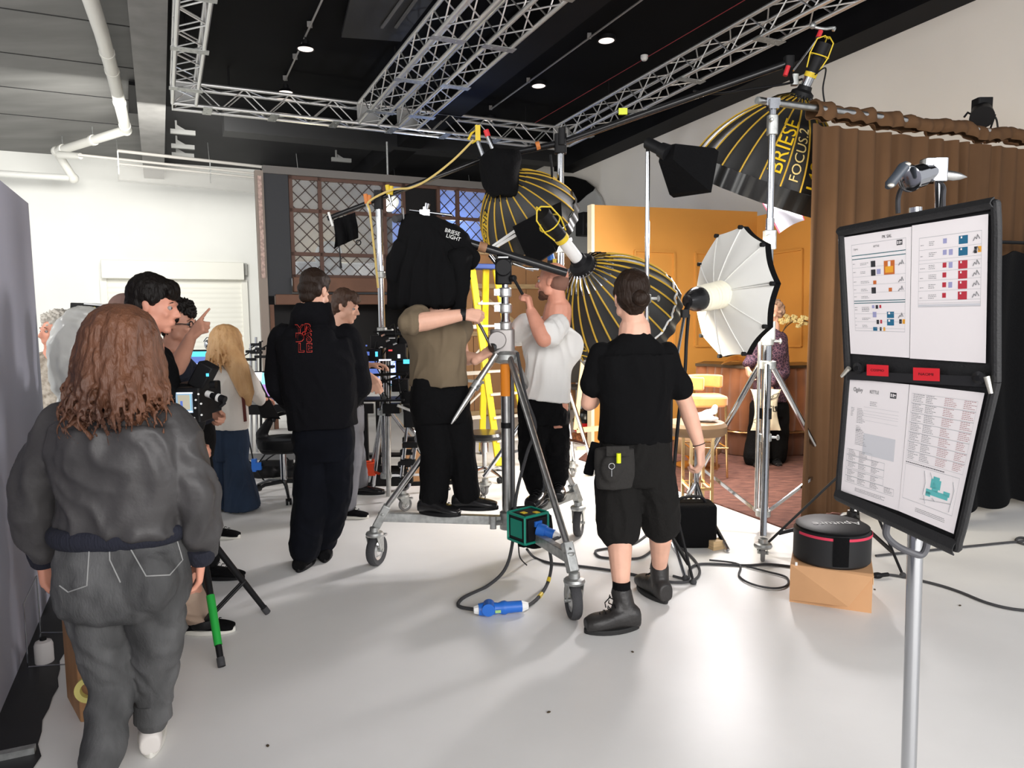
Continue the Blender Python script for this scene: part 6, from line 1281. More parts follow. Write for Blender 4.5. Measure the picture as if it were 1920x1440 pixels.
m = MB(); p = V((pb_.x, pb_.y, zP(270))); m.rbox(p, (.10, .09, .16), .02); m.rbox(p+V((.01, -.04, .05)), (.06, .06, .14), .02); tag(build('boom_head', m, BLK, t, bevel=.004), 'black boom head')
m = MB(); m.tube(bez([W(1032, 290, 6.1), W(1035, 330, 6.1), W(1030, 360, 6.0), W(1012, 385, 5.95), W(1005, 420, 5.95)]), .010, 8); m.tube(bez([W(1002, 415, 5.7), W(1018, 425, 5.7), W(1028, 440, 5.7), W(1030, 462, 5.7)]), .010, 8); tag(build('hanging_cable', m, BLK), 'black cable hanging beside the chrome pole of the boom stand', 'cable')
# blue plug below
t = thing('hanging_plug', 'blue and white plug hanging beside the chrome pole', 'plug', W(1033, 490, 5.7)); m = MB(); m.cyl(W(1029, 466, 5.7), W(1034, 488, 5.7), .026, .030); build('plug_body', m, BLU, t); m = MB(); m.cyl(W(1027, 454, 5.7), W(1029, 466, 5.7), .016, .022); build('plug_gland', m, WPL, t); m = MB(); m.box(W(1036, 498, 5.7), (.08, .05, .08)); build('socket_box', m, BLK, t); m = MB(); m.box(W(1040, 490, 5.66), (.03, .01, .04)); build('yellow_label', m, YEL, t)
# black flag panel and white bar in front of the centre reflector
m = MB(); q = [W(961, 425, 5.55), W(1008, 400, 5.6), W(1042, 470, 5.6), W(1030, 478, 5.6), W(1008, 492, 5.58), W(998, 486, 5.56), W(990, 490, 5.55)]; m.prism(q, V((.01, .05, 0))); m.prism([W(1008, 398, 5.62), W(1052, 378, 5.65), W(1056, 440, 5.65), W(1044, 472, 5.63)], V((0, .04, 0))); tag(build('black_flag', m, BLKF, smooth=False), 'black flag panel covering the right half of the centre reflector', 'flag')
for dy in (0, 9): m = MB(); m.bar(W(924, 462+dy*.5, 5.85), W(967, 432+dy, 5.85), .03, .022); build('mouth_strip', m, WHT, t_ref1)
# left boom with its stand, small flag, clamps and rope
YQ = 6.0; qb = V((W(716, 600, YQ).x, YQ, 0)); zQ = lambda y: W(716, y, YQ).z
t = tripod_stand('boom_stand', 'chrome stand rising behind the camera rig, carrying the left boom', V((qb.x, qb.y, zQ(378))), qb, .030, [G(700, 915), V((qb.x+.5, 6.3, 0)), V((qb.x-.25, 6.5, 0))], .75, group='tall chrome stands', collars=(zQ(515), zQ(620)), low=.18, secs=[(.18, zQ(620), .032), (zQ(620), zQ(385), .027)])
m = MB(); p = V((qb.x, qb.y, zQ(375))); m.rbox(p, (.07, .07, .15), .015); build('boom_head', m, BLK, t)
L0, L1 = W(614, 410, 6.0), W(905, 298, 6.15); t = pole('boom_pole', 'black boom arm running from the small hanging flag up to the centre hood', [L0, L1], .020, BLKG)
for i, (x, y, cl) in enumerate(((688, 372, 'tape_orange'), (729, 355, 'yellow'))): tc_ = thing('spring_clamp', ('orange' if i == 0 else 'yellow')+' handled spring clamp on the left boom arm', 'clamp', W(x, y+10, 5.95)); m = MB(); m.cyl(W(x, y+10, 5.95), W(x+6, y+32, 5.95), .014, .010); build('jaw', m, CHR, tc_); m = MB(); m.cyl(W(x-3, y-8, 5.95), W(x, y+10, 5.95), .018); m.cyl(W(x+5, y-6, 5.95), W(x+4, y+10, 5.95), .016); build('grip', m, MATS[cl], tc_)
m = MB(); m.tube(bez([W(888, 262, 5.85), W(850, 300, 5.9), W(805, 335, 5.9), W(770, 352, 5.9), W(735, 356, 5.9), W(692, 378, 5.9), W(694, 400, 5.92), W(703, 480, 5.92), W(709, 540, 5.93)]), .009, 8); tag(build('yellow_rope', m, mat('rope', srgb(205, 180, 110), .8)), 'pale yellow rope looped along the left boom arm', 'rope')
t = thing('hanging_flag', 'small black cloth flag clipped to the end of the left boom arm', 'flag', W(650, 460, 6.0))
def hf(u, v): x = 626+40*u+(5*u)*(1-v)+4*math.sin(v*3)*(1-v); y = 412-14*u+(54-6*u)*(1-v); return W(x, y, 6.0+.03*math.sin(u*14+v*2)*(1.2-v))
m = MB(); m.grid(hf, 30, 12, thick=.006); build('cloth', m, BLKF, t); m = MB(); m.cyl(W(616, 398, 5.95), W(624, 424, 5.95), .010); build('clip', m, WPL, t); m = MB(); m.tube([W(636, 460, 6), W(638, 485, 6), W(639, 503, 6)], [.004, .006, .012], 8); build('weight', m, BLK, t); m = MB(); m.tube([W(672, 455, 6)+V((.02*math.cos(a*.5), 0, .02*math.sin(a*.5))) for a in range(14)], .005, 6); build('ring', m, BLK, t)
# white white softbox
YO = 4.9; oc, ax = W(1372, 550, YO), V((.95, .31, -.02)).normalized()
osx = ax.cross(UP).normalized(); osy = osx.cross(ax); RO = .445; t = thing('faceted_softbox', 'white many-sided softbox seen from behind, with white sleeve and black lamp', 'softbox', oc-UP*RO)
vt = [(RO*math.cos(R(6+36*i)), RO*math.sin(R(6+36*i))) for i in range(10)]
def octp(u, v, off=0.0):
    a = u*10; i = int(a) % 10; f_ = a-int(a); p, q = vt[i], vt[(i+1) % 10]; sag = 1-.02*math.sin(math.pi*f_); X, Yy = (p[0]*(1-f_)+q[0]*f_)*sag, (p[1]*(1-f_)+q[1]*f_)*sag
    r = v; depth = -.13*(1-r**1.5)-.012*math.sin(math.pi*f_)*r; return oc+osx*X*r+osy*Yy*r+ax*(depth+off)
OCM = mat('softbox_white', srgb(232, 232, 228), .75, bump=.25, bscale=6); m = MB(); m.grid(lambda u, v: octp(u, .10+.9*v), 100, 12, thick=.004); build('canopy', m, OCM, t, angle=50)
m = MB(); m.grid(lambda u, v: octp(u, 1, 0)+ax*(.045*v), 100, 2, thick=.004); build('black_rim', m, BLKF, t, angle=50)
for i in range(10): p = octp(i/10, .985, -.01); m = MB(); m.cyl(p-ax*.015, p+ax*.01, .014, n=12); build('corner_cap', m, BLK, t)
for i in range(10): m = MB(); m.tube([octp(i/10, .12+.87*q/6, -.004) for q in range(7)], .004, 6); build('rod_seam', m, OCM, t)
s0 = W(1352, 552, YO-.10); s1 = W(1283, 566, YO-.36); dS = (s1-s0); m = MB(); k = 22; m.tube([s0+dS*(.60*i/k) for i in range(k+1)], [.088+.006*math.sin(i*1.9)-.008*(i/k) for i in range(k+1)], 24); build('white_sleeve', m, mat('sleeve_cream', srgb(238, 234, 214), .9), t)
m = MB(); q = s0+dS*.60; dn = dS.normalized(); m.lathe(q, dn, [(0, 0), (.078, 0), (.080, .04), (.062, .09), (.04, .13), (0, .14)], 22); build('lamp_housing', m, BLKG, t)
lp = W(1284, 588, YO-.40); m = MB(); m.tube([q+dn*.10, lp], .016, 10); m.rbox(lp, (.05, .05, .05), .01); build('yoke', m, BLK, t); YB = 4.25; lo = W(1246, 720, YB)
t = tripod_stand('light_stand', 'slim black stand at the right hip of the person in shorts', V((W(1257, 800, YB).x, YB, W(1257, 730, YB).z)), V((W(1257, 800, YB).x, YB, 0)), .013, [G(1215, 1105), G(1300, 1095), V((W(1257, 800, YB).x+.1, 4.75, 0))], .45, m_=BLK, low=.2)
arm0 = V((W(1257, 800, YB).x, YB, W(1257, 735, YB).z)); m = MB(); m.tube([arm0, lp], .010, 12); m.ell(arm0, .022, None, 8, 6); tag(build('support_arm', m, CHR), 'thin chrome arm slanting up to the white softbox', 'arm')
m = MB(); m.tube(bez([W(1291, 590, YO-.4), W(1287, 640, 4.45), W(1284, 700, 4.4), W(1274, 770, 4.3), W(1268, 830, 4.3), W(1262, 900, 4.3)]), .011, 10); tag(build('lamp_cable', m, BLK), 'thick black cable hanging from the white softbox lamp', 'cable')
# pink edged sheet under the upper right reflector
t = thing('diffusion_sheet', 'white sheet with pink taped edges clipped below the upper right reflector', 'sheet', W(1462, 437, 5.6))
qc = [(1413, 348), (1480, 360), (1508, 413), (1462, 437)]
def shf(u, v): x = (qc[0][0]*(1-u)+qc[1][0]*u)*v+(qc[3][0]*(1-u)+qc[2][0]*u)*(1-v); y = (qc[0][1]*(1-u)+qc[1][1]*u)*v+(qc[3][1]*(1-u)+qc[2][1]*u)*(1-v); return W(x, y-3*math.sin(u*3.14), 5.6-.05*math.sin(u*3.14)+.10*u)
m = MB(); m.grid(shf, 14, 14, thick=.002); build('sheet', m, mat('sheet_white', srgb(205, 208, 228), .6), t); 
for u in (0, 1): m = MB(); m.tube([shf(u, v/8) for v in range(9)], .006, 6); build('pink_edge', m, mat('pink', srgb(225, 90, 120), .6), t)
m = MB(); m.tube([W(1484, 356, 5.6), W(1490, 366, 5.6), W(1502, 372, 5.6), W(1500, 378, 5.6), W(1488, 374, 5.6)], .008, 6); m.cyl(W(1488, 366, 5.6), W(1480, 340, 5.6), .005); build('clip', m, BLK, t)
# spotlight above the curtain
Yz = 6.75; c = W(1841, 215, Yz); t = thing('spotlight', 'black spotlight peeping over the top of the curtain', 'spotlight', c-UP*.1); m = MB(); d_ = V((-.3, -.5, -.3)).normalized(); m.cyl(c-d_*.12, c+d_*.10, .085, .10, n=20); m.rbox(c-d_*.12+UP*.05, (.14, .12, .12), .02); build('housing', m, BLK, t); m = MB(); m.tube([c+V((-.16, 0, -.02)), c+V((-.13, 0, .02)), c+V((-.09, 0, .0)), c+V((-.10, 0, -.14)), c+V((.08, 0, -.14)), c+V((.12, 0, .0))], .010, 8); m.cyl(c-UP*.12, V((c.x, c.y, .02)), .016); m.tube(bez([c+V((.10, 0, 0)), c+V((.14, 0, -.06)), c+V((.17, 0, -.25))]), .008, 8); build('yoke_and_pole', m, BLK, t)

def mouth_lamp(name, ap, ce, Rr, power, color, spread=150):
    a = (V(ce)-V(ap)).normalized(); p = V(ce)+a*.16; o = area(name, p, p+a, Rr*1.5, Rr*1.5, power, color, spread); o.data.shape = 'DISK'
mouth_lamp('reflector_light_upper', ap3, ce3, .60, 40, (1, .93, .82))
mouth_lamp('reflector_light_lower', ap2, ce2, .42, 32, (1, .90, .72))
mouth_lamp('reflector_light_centre', ap1, ce1, .43, 26, (1, .90, .74))
sl = oc+ax*.12; o_ = area('softbox_light', sl, sl+ax, .7, .7, 26, (1, .9, .72), 160)
# ================================================================ set furniture
VO = mat('velvet_chair', srgb(222, 150, 84), .75, var=.12, vscale=6, sheen=.4); CUSH = mat('cushion_taupe', srgb(128, 100, 72), .6, var=.1, vscale=5)
def cushion(c, r, h, m_, parent, name='seat', sq=1.0):
    B = MB(); B.lathe(c, UP, [(0, 0), (r*.93, 0), (r, h*.25), (r, h*.7), (r*.9, h*.97), (r*.5, h*1.03), (0, h*1.04)], 32, sx=sq); return build(name, B, m_, parent)
# tub bar chair
YA = 6.75; c = W(1322, 762, YA); t = thing('bar_chair', 'orange velvet tub bar chair with brass legs in front of the banquette', 'bar chair', V((c.x, c.y, 0.012)), 'seats on the set')
B = MB(); B.rbox(c+UP*.06, (.36, .36, .10), .08); build('seat', B, VO, t, bevel=.02)
B = MB(); B.grid(lambda u, v: c+V((-.20*math.cos(R(-70+230*u))*1.0, -.0+.20*math.sin(R(-70+230*u)), .17+.12*v)), 28, 4, thick=.05); build('backrest', B, VO, t, bevel=.012)
for sx, sy in ((-1, -1), (1, -1), (-1, 1), (1, 1)): m = MB(); m.tube([c+V((sx*.15, sy*.15, .03)), V((c.x+sx*.17, c.y+sy*.17, .02))], .011, 10); build('leg', m, bras, t)
m = MB(); m.tube([V((c.x+.17*a, c.y+.17*b, .30)) for a, b in ((1, 1), (-1, 1), (-1, -1), (1, -1), (1, 1))], .009, 8); m.tube([c+V((-.19, .02, .0)), c+V((-.19, .02, .2))], .009, 8); build('foot_rail', m, bras, t)
# pedestal pouffe behind
YU = 7.15; c = W(1308, 848, YU); t = thing('pedestal_stool', 'taupe drum stool on a brass pedestal, furthest of the seats on the carpet', 'stool', V((c.x, c.y, .012)), 'seats on the set')
cushion(c, .235, .15, CUSH, t); m = MB(); m.lathe(V((c.x, c.y, .09)), UP, [(.10, 0), (.10, .0), (.16, c.z-.09)], 30); build('brass_drum', m, bras, t); m = MB(); m.lathe(V((c.x, c.y, .012)), UP, [(0, 0), (.22, 0), (.22, .015), (.10, .03), (.09, .08), (0, .08)], 32); build('base', m, bras, t)
# near stool
YN = 5.15; c = W(1303, 816, YN); t = thing('bar_stool', 'taupe round-seated bar stool with square brass legs, nearest seat, beside the bare arm', 'stool', V((c.x, c.y, 0)), 'seats on the set'); c = V((c.x, c.y, W(1303, 813, YN).z))
cushion(c, .225, .09, CUSH, t, sq=1.0)
for sx, sy in ((-1, -1), (1, -1), (-1, 1), (1, 1)): m = MB(); m.bar(V((c.x+.02+sx*.075, c.y+sy*.12, .0)), V((c.x+.02+sx*.075, c.y+sy*.12, c.z)), .020, .020, up=V((0, 1, 0))); build('leg', m, bras, t)
m = MB()
for a, b in (((-1, -1), (1, -1)), ((1, -1), (1, 1)), ((1, 1), (-1, 1)), ((-1, 1), (-1, -1))): m.bar(V((c.x+.02+a[0]*.075, c.y+a[1]*.12, .30)), V((c.x+.02+b[0]*.075, c.y+b[1]*.12, .30)), .018, .018)
build('foot_rail', m, bras, t)
B = Blob(); q = c+UP*.10; B.ell(q+V((.06, -.03, .015)), (.10, .07, .02)); B.rc(q+V((.02, 0, .02)), q+V((.13, -.03, .07)), .03, .022); B.rc(q+V((.13, -.03, .07)), q+V((.14, .0, .09)), .025, .02); tc_ = organic('crumpled_cloth', B, WHT, None, vox=.006, disp=lambda p: .008*NZ.noise(p*26)); tag(tc_, 'crumpled white cloth lying on the nearest taupe stool', 'cloth')
# black bag in front of the stool
c = W(1300, 1010, 4.72); t = thing('equipment_bag', 'square black fabric bag with a top handle on the floor right of the bare calves', 'bag', V((c.x, c.y, 0)))
m = MB(); m.rbox(V((c.x, c.y, .145)), (.27, .20, .29), .03); build('bag_body', m, BLKF, t, bevel=.02); m = MB(); m.tube(bez([V((c.x-.11, c.y, .28)), V((c.x-.08, c.y, .32)), V((c.x+.04, c.y, .325)), V((c.x+.08, c.y, .285))]), .010, 8); build('bag_handle', m, BLK, t)
m = MB(); m.box(G(1343, 1020, .03), (.10, .07, .06), rot=M4.Rotation(.4, 4, 'Z')); tag(build('wood_block', m, WOOD, bevel=.003), 'small raw timber block behind the black bag', 'block')
t = thing('folded_stand', 'low chrome folding stand with bent tube legs behind the black bag', 'light stand', G(1300, 1010)); zz_ = .28
for a in ((1222, 1003), (1365, 1035), (1300, 975)): g = G(*a); p = W(1305, 955, 5.0); e_ = V((g.x, g.y, .012)); m = MB(); m.tube(bez([V((p.x, p.y, .36)), p.lerp(e_, .35)+UP*.09, e_], 6), .014, 10); build('leg', m, CHR, t)
m = MB(); m.cyl(V((p.x, p.y, .2)), V((p.x, p.y, .62)), .018); build('column', m, CHR, t)

# ================================================================ step ladder
yl = mat('ladder_yellow', srgb(238, 205, 32), .5); N1, N2 = G(936, 882), G(846, 858); off = V((.33, .20, 0)); topc = V(((N1.x*.42+N2.x*.58), (N1.y*.45+N2.y*.55), W(897, 500, 7.2).z))
t = thing('step_ladder', 'tall yellow step ladder open in front of the plywood hoarding', 'ladder', V(((N1.x+N2.x+off.x)/2, (N1.y+N2.y+off.y)/2, 0)))
def rail(a, b, label='rail'): m = MB(); m.bar(a, b, .03, .07, up=VX); build('rail', m, yl, t, bevel=.004)
g0 = lambda p: V((p.x, p.y, .03))
rail(g0(N1), topc+V((.05, 0, 0))); rail(g0(N2), topc-V((.05, 0, 0))); sq_ = off*.72
rail(g0(N1+off), topc+V((.05, 0, 0))+sq_); rail(g0(N2+off), topc-V((.05, 0, 0))+sq_)
for k in range(7):
    f_ = .13+.115*k; a = g0(N1).lerp(topc+V((.05, 0, 0)), f_); b = g0(N1+off).lerp(topc+V((.05, 0, 0))+sq_, f_); m = MB(); m.bar(a, b, .07, .022); build('tread', m, mat('tread_alu', (.75, .72, .65), .4, .5), t)
for k in range(3): f_ = .2+.25*k; a = g0(N2).lerp(topc-V((.05, 0, 0)), f_); b = g0(N2+off).lerp(topc-V((.05, 0, 0))+sq_, f_); m = MB(); m.bar(a, b, .02, .04); m.bar(a, g0(N2+off).lerp(topc-V((.05, 0, 0))+sq_, f_+.15), .014, .02); build('brace', m, MATS['tread_alu'], t)
m = MB(); m.box(topc+sq_/2+UP*.02, (.44, .24, .05), rot=M4.Rotation(.5, 4, 'Z')); build('top_cap', m, mat('cap_blue', srgb(40, 70, 140), .5), t, bevel=.008)
m = MB(); m.bar(g0(N1).lerp(topc, .42), g0(N2).lerp(topc, .42), .008, .03); build('spreader_bar', m, GALV, t)
for p in (N1, N2, N1+off, N2+off): m = MB(); m.box(g0(p)-UP*.005, (.05, .08, .05)); build('rubber_foot', m, RUB, t)

# ================================================================ round stool, vacuum cleaner, timber frame, things by the set edge
c = W(908, 816, 6.75); t = thing('swivel_stool', 'round black swivel stool on a chrome star base behind the wind-up stand', 'stool', V((c.x, c.y, 0)))
m = MB(); m.lathe(c-UP*.045, UP, [(0, 0), (.15, 0), (.19, .02), (.195, .05), (.18, .075), (0, .085)], 32); build('seat', m, BLKG, t); m = MB(); m.cyl(V((c.x, c.y, .10)), V((c.x, c.y, c.z-.05)), .024); m.cyl(V((c.x, c.y, c.z-.16)), V((c.x, c.y, c.z-.04)), .04); build('gas_column', m, CHR, t)
def star_base(t, c, L, m_, n=5, a0=.3, z=.10):
    for k in range(n):
        a = a0+2*math.pi*k/n; d_ = V((math.cos(a), math.sin(a), 0)); m = MB(); m.tube([c+UP*z, c+d_*L*.5+UP*(z*.95), c+d_*L+UP*.06], [.02, .016, .012], 8); ar_ = build('base_arm', m, m_, t)
        m = MB(); q = c+d_*L; s_ = V((-d_.y, d_.x, 0)); m.cyl(q-s_*.022+UP*.028, q-s_*.006+UP*.028, .028); m.cyl(q+s_*.006+UP*.028, q+s_*.022+UP*.028, .028); m.cyl(q+UP*.03, q+UP*.065, .01); build('castor', m, BLK, ar_)
star_base(t, V((c.x, c.y, 0)), .26, CHR)
c = G(1099, 808); Yv = c.y; t = thing('vacuum_cleaner', 'red tub vacuum cleaner with a shiny black dome left of the yellow set', 'vacuum cleaner', V((c.x, c.y, 0))); z1 = W(1099, 790, Yv).z; z2 = W(1099, 767, Yv).z
m = MB(); m.lathe(V((c.x, c.y, .0)), UP, [(0, .0), (.15, .0), (.17, .03), (.17, z1), (0, z1)], 30); build('tub', m, mat('tub_red', (.75, .015, .02), .3), t); m = MB(); m.lathe(V((c.x, c.y, z1)), UP, [(.18, 0), (.18, .03), (.165, .05), (.15, (z2-z1)*.75), (.08, z2-z1), (0, z2-z1)], 30); m.box(V((c.x, c.y, z2+.015)), (.10, .03, .03)); build('dome', m, BLKG, t)
t = thing('timber_frame', 'pale raw timber prop frame leaning at the left edge of the yellow set', 'frame', G(1105, 845)); f0, f1 = W(1113, 845, 8.05), W(1080, 800, 8.3)
for a, b in (((1079, 805), (1094, 670)), ((1082, 843), (1122, 840)), ((1081, 807), (1124, 803))): m = MB(); m.bar(W(a[0], a[1], 8.15), W(b[0], b[1], 8.15), .07, .05); build('timber', m, mat('timber_pale', srgb(238, 208, 160), .7), t)
B = Blob(); rr = random.Random(4)
for k in range(40): g = G(rr.uniform(1066, 1096), rr.uniform(803, 812)); B.ell(V((g.x, g.y-.8, .03+.04*rr.random())), (.05, .04, .03), M4.Rotation(rr.random()*3, 4, 'Z'), 6, 4)
tag(organic('bark_pile', B, mat('bark', srgb(140, 86, 52), .9, var=.4, vscale=30), None, vox=.012, it=0), 'small heap of brown bark chips beside the red vacuum cleaner', 'bark', kind='stuff')
t = thing('plastic_chair', 'dark grey chair with metal legs behind the timber frame', 'chair', G(1092, 780)); c = G(1095, 790); m = MB(); m.box(V((c.x, c.y+.5, .45)), (.42, .42, .05)); build('seat', m, mat('chair_grey', (.12, .11, .10), .6), t, bevel=.01); m = MB(); m.box(V((c.x, c.y+.71, .70)), (.42, .04, .40)); build('backrest', m, MATS['chair_grey'], t, bevel=.01)
for a, b in ((-1, -1), (1, -1), (-1, 1), (1, 1)): m = MB(); m.cyl(V((c.x+a*.19, c.y+.5+b*.19, 0)), V((c.x+a*.17, c.y+.5+b*.17, .44)), .012); build('leg', m, GALV, t)

# ================================================================ floor cables
def floor_cable(name, label, px, r=.008, z=.009):
    m = MB(); m.tube(bez([G(x, y, zz if zz else z) for x, y, *q in px for zz in [q[0] if q else 0]], 7), r, 8); return tag(build(name, m, RUB), label, 'cable')
floor_cable('floor_cable', 'thin black cable running from the wind-up stand behind the work boots', [(988, 1030, .12), (1002, 1045), (1030, 1055), (1075, 1060), (1150, 1070), (1215, 1083), (1265, 1092), (1300, 1088), (1312, 1072), (1302, 1050), (1280, 1030), (1262, 1020)])
floor_cable('floor_cable', 'black cable looped on the floor left of the bare calves', [(1225, 985, .05), (1210, 1005), (1185, 1020), (1140, 1028), (1117, 1033), (1125, 1044), (1160, 1047), (1200, 1046), (1225, 1030), (1240, 1015)])
floor_cable('floor_cable', 'black cable curling from the black bag towards the cardboard box', [(1262, 1080), (1290, 1085), (1293, 1068), (1310, 1058), (1350, 1058), (1400, 1060), (1440, 1058), (1482, 1062)])
floor_cable('floor_cable', 'loop of thin black cable on the floor left of the cardboard box', [(1330, 1050), (1385, 1058), (1386, 1080), (1410, 1095), (1450, 1103), (1476, 1097), (1474, 1082), (1440, 1072), (1400, 1062)], .006)
floor_cable('floor_cable', 'black cable running right from the cardboard box past the board pole', [(1636, 1077), (1670, 1078), (1710, 1085), (1760, 1097), (1800, 1110), (1850, 1130), (1900, 1142), (1960, 1147)])
floor_cable('floor_cable', 'black cable with a knot running to the right edge near the black cloth', [(1642, 1042), (1680, 1038), (1740, 1032), (1800, 1026), (1850, 1021), (1890, 1017), (1915, 1015), (1925, 1010), (1912, 1008), (1905, 1014), (1925, 1021), (1960, 1018)])
m = MB(); m.ell(G(1645, 1079, .02), (.035, .02, .018)); m.cyl(G(1640, 1080, .02), G(1665, 1077, .02), .012); tag(build('cable_joint', m, BLK), 'black plug joint on the floor right of the cardboard box', 'plug')
rr = random.Random(21)
for x, y in ((1029, 1335), (502, 1398), (1186, 1222), (1640, 1105), (1800, 1135)): m = MB(); p = G(x, y, .003); m.ell(p, (.009, .006, .003), M4.Rotation(rr.random()*3, 4, 'Z'), 7, 4); tag(build('floor_scrap', m, mat('scrap', (.06, .04, .02), .9)), 'tiny dark scrap lying on the white floor', 'scrap', 'tiny dark scraps on the floor')
# ================================================================ cardboard box and round case
q0, q1 = G(1480, 1128), G(1634, 1150); z_ = W(1480, 1057, q0.y).z; dx = (q1-q0); bw = dx.length; dx.normalize(); dy = V((-dx.y, dx.x, 0)); cb = mat('cardboard', srgb(196, 150, 108), .8, var=.06, vscale=3)
t = thing('cardboard_box', 'brown cardboard box on the white floor under the round black case', 'box', (q0+q1)/2+dy*.17); dep = .36
m = MB(); m.box((q0+q1)/2+dy*dep/2+UP*z_/2, (bw, dep, z_), axes=(dx, dy, UP)); bx_ = build('box_body', m, cb, t, smooth=False)
m = MB(); fa = q1+UP*z_-dy*.004; m.prism([fa, q0+UP*z_-dy*.004, q0+UP*.015-dy*.004, q0+dx*(bw*.72)+UP*.045-dy*.07, fa+UP*-.01-dy*.015], -dy*.004); build('open_flap', m, cb, t, smooth=False)
m = MB(); 
for a, b, w_, h_ in ((.03, .20, .012, .05), (.045, .17, .025, .008), (.03, .13, .025, .03)): m.box(q0+dx*a+UP*b-dy*.0095, (w_, .001, h_), axes=(dx, dy, UP))
build('print_mark', m, WPL, t, smooth=False); m = MB(); m.box(q1+dx*.004+dy*dep*.5+UP*(z_*.8), (.003, dep*.9, .05), axes=(dx, dy, UP)); build('tape_strip', m, mat('tape_buff', srgb(214, 180, 140), .5), t, smooth=False)
cc_ = (q0+q1)/2+dy*.17+UP*(z_+.002); cc_ = V((W(1560, 1000, cc_.y).x, cc_.y, z_+.002)); t = thing('round_case', 'round black padded case with a pink stripe sitting on the cardboard box', 'case', cc_)
r1 = .195; hh = .175; m = MB(); m.lathe(cc_, UP, [(0, 0), (r1-.01, 0), (r1, .012), (r1, hh-.012), (r1-.012, hh), (0, hh)], 48); rc_ = build('case_body', m, mat('case_black', (.009, .009, .010), .55), t)
m = MB(); m.lathe(cc_, UP, [(r1-.02, hh-.002), (r1-.008, hh+.014), (r1-.03, hh+.026), (0, hh+.028)], 48); build('lid', m, MATS['case_black'], t)
for a0, a1 in ((192, 248), (268, 345)): m = MB(); m.grid(lambda u, v: cc_+V(((r1+.002)*math.cos(R(a0+(a1-a0)*u)), (r1+.002)*math.sin(R(a0+(a1-a0)*u)), hh-.022+.014*v)), 24, 1, thick=.002); tag(build('stripe', m, mat('stripe_pink', srgb(200, 50, 78), .6), t), 'pink stripe')
m = MB(); m.grid(lambda u, v: cc_+V(((r1+.004)*math.cos(R(248+22*u)), (r1+.004)*math.sin(R(248+22*u)), .02+.155*v)), 8, 1, thick=.004); build('strap', m, BLKF, t); m = MB(); vs, fs = text_geo('Aputure', .062); m.add([cc_+V((-x*1.25+.01, -y*1.3-.03, hh+.0295)) for x, y in vs], fs); build('lettering', m, WPL, t, smooth=False)
# black tripod stand behind
hb = V((W(1598, 945, 4.6).x, 4.6, 0)); t = tripod_stand('light_stand', 'black folding stand standing behind the cardboard box', V((hb.x, hb.y, 1.2)), hb, .013, [G(1425, 1035), G(1693, 1083), V((hb.x+.25, 5.0, 0))], .55, m_=BLK, low=.20, secs=[(.15, 1.2, .014)])

# ================================================================ notice board in the foreground
Yl, Yr = 1.80, 1.45; TL, TR, HL, HR, BL, BR = W(1578, 434, Yl), W(1868, 380, Yr), W(1590, 703, Yl), W(1868, 716, Yr), W(1572, 930, 1.88), W(1794, 1031, 1.55)
def quad(a, b, c, d): return lambda u, v: (a*(1-u)+b*u)*v+(c*(1-u)+d*u)*(1-v)
TR = planehit(1868, 380, TL, (HL-TL).cross(HR-TL)); BL = planehit(1572, 930, HL, (HR-HL).cross(BR-HL))
QU, QL = quad(TL, TR, HL, HR), quad(HL, HR, BL, BR); nU = (TR-TL).cross(HL-TL).normalized(); nL = (HR-HL).cross(BL-HL).normalized()
if nU.dot(CAM-TL) < 0: nU = -nU
if nL.dot(CAM-HL) < 0: nL = -nL
t = thing('notice_board', 'black folding notice board with printed sheets on a chrome stand in the right foreground', 'notice board', V((W(1718, 1440, 1.75).x, 1.75, 0))); nb = t
NBM = mat('board_fabric', (.012, .012, .013), .6, bump=.2, bscale=200)
for Q, n_, nm in ((QU, nU, 'upper_panel'), (QL, nL, 'lower_panel')):
    m = MB(); m.grid(lambda u, v: Q(u, v)-n_*.014, 8, 8, thick=.010); m.grid(lambda u, v: Q(u, v)-n_*.004, 8, 8, thick=-.010) if False else None; build(nm, m, NBM, t)
def rim(pts, r): m = MB(); m.tube(bez(pts, 8), r, 10); return m
uu = lambda x: x
m = rim([QU(0, 0), QU(0, .5), QU(0, .93), QU(.03, 1.0), QU(.3, 1.01), QU(.7, 1.01), QU(.96, 1.0), QU(1.0, .94), QU(1.0, .5), QU(1.0, 0)], .009); build('upper_edge', m, NBM, t)
m = rim([QL(0, 1), QL(0, .5), QL(0, .08), QL(.04, 0), QL(.5, 0), QL(.95, 0), QL(1, .08), QL(1, .5), QL(1, 1)], .009); build('lower_edge', m, NBM, t)
m = MB(); m.grid(lambda u, v: QU(u, .975+.05*v)+nU*(.004+.012*math.sin(v*3.14)), 12, 4, thick=.003); build('top_flap', m, NBM, t); m = MB(); m.grid(lambda u, v: QL(u, -.03+.09*v)+nL*(.004+.010*math.sin(v*3.14)), 12, 4, thick=.003); build('bottom_lip', m, NBM, t)
m = MB(); m.grid(lambda u, v: QU(u, -.03+.06*v)+nU*.003, 8, 2, thick=.004); build('hinge_band', m, mat('hinge_black', (.022, .022, .024), .35), t)
PAP = mat('paper_white', srgb(246, 240, 240), .8); GR = mat('print_grey', srgb(120, 120, 122), .8); LG = mat('print_light', srgb(190, 190, 192), .8); TEAL = mat('print_teal', srgb(30, 100, 110), .8); PB = mat('print_blue', srgb(38, 108, 142), .8); PR = mat('print_crimson', srgb(190, 52, 66), .8); PO = mat('print_orange', srgb(205, 110, 50), .8); PD = mat('print_dark', srgb(50, 50, 54), .8); PL = mat('print_lilac', srgb(165, 165, 205), .8); PT = mat('map_teal', srgb(100, 190, 190), .8); PLG = mat('print_block', srgb(214, 214, 218), .8); PY = mat('print_amber', srgb(240, 170, 50), .8)
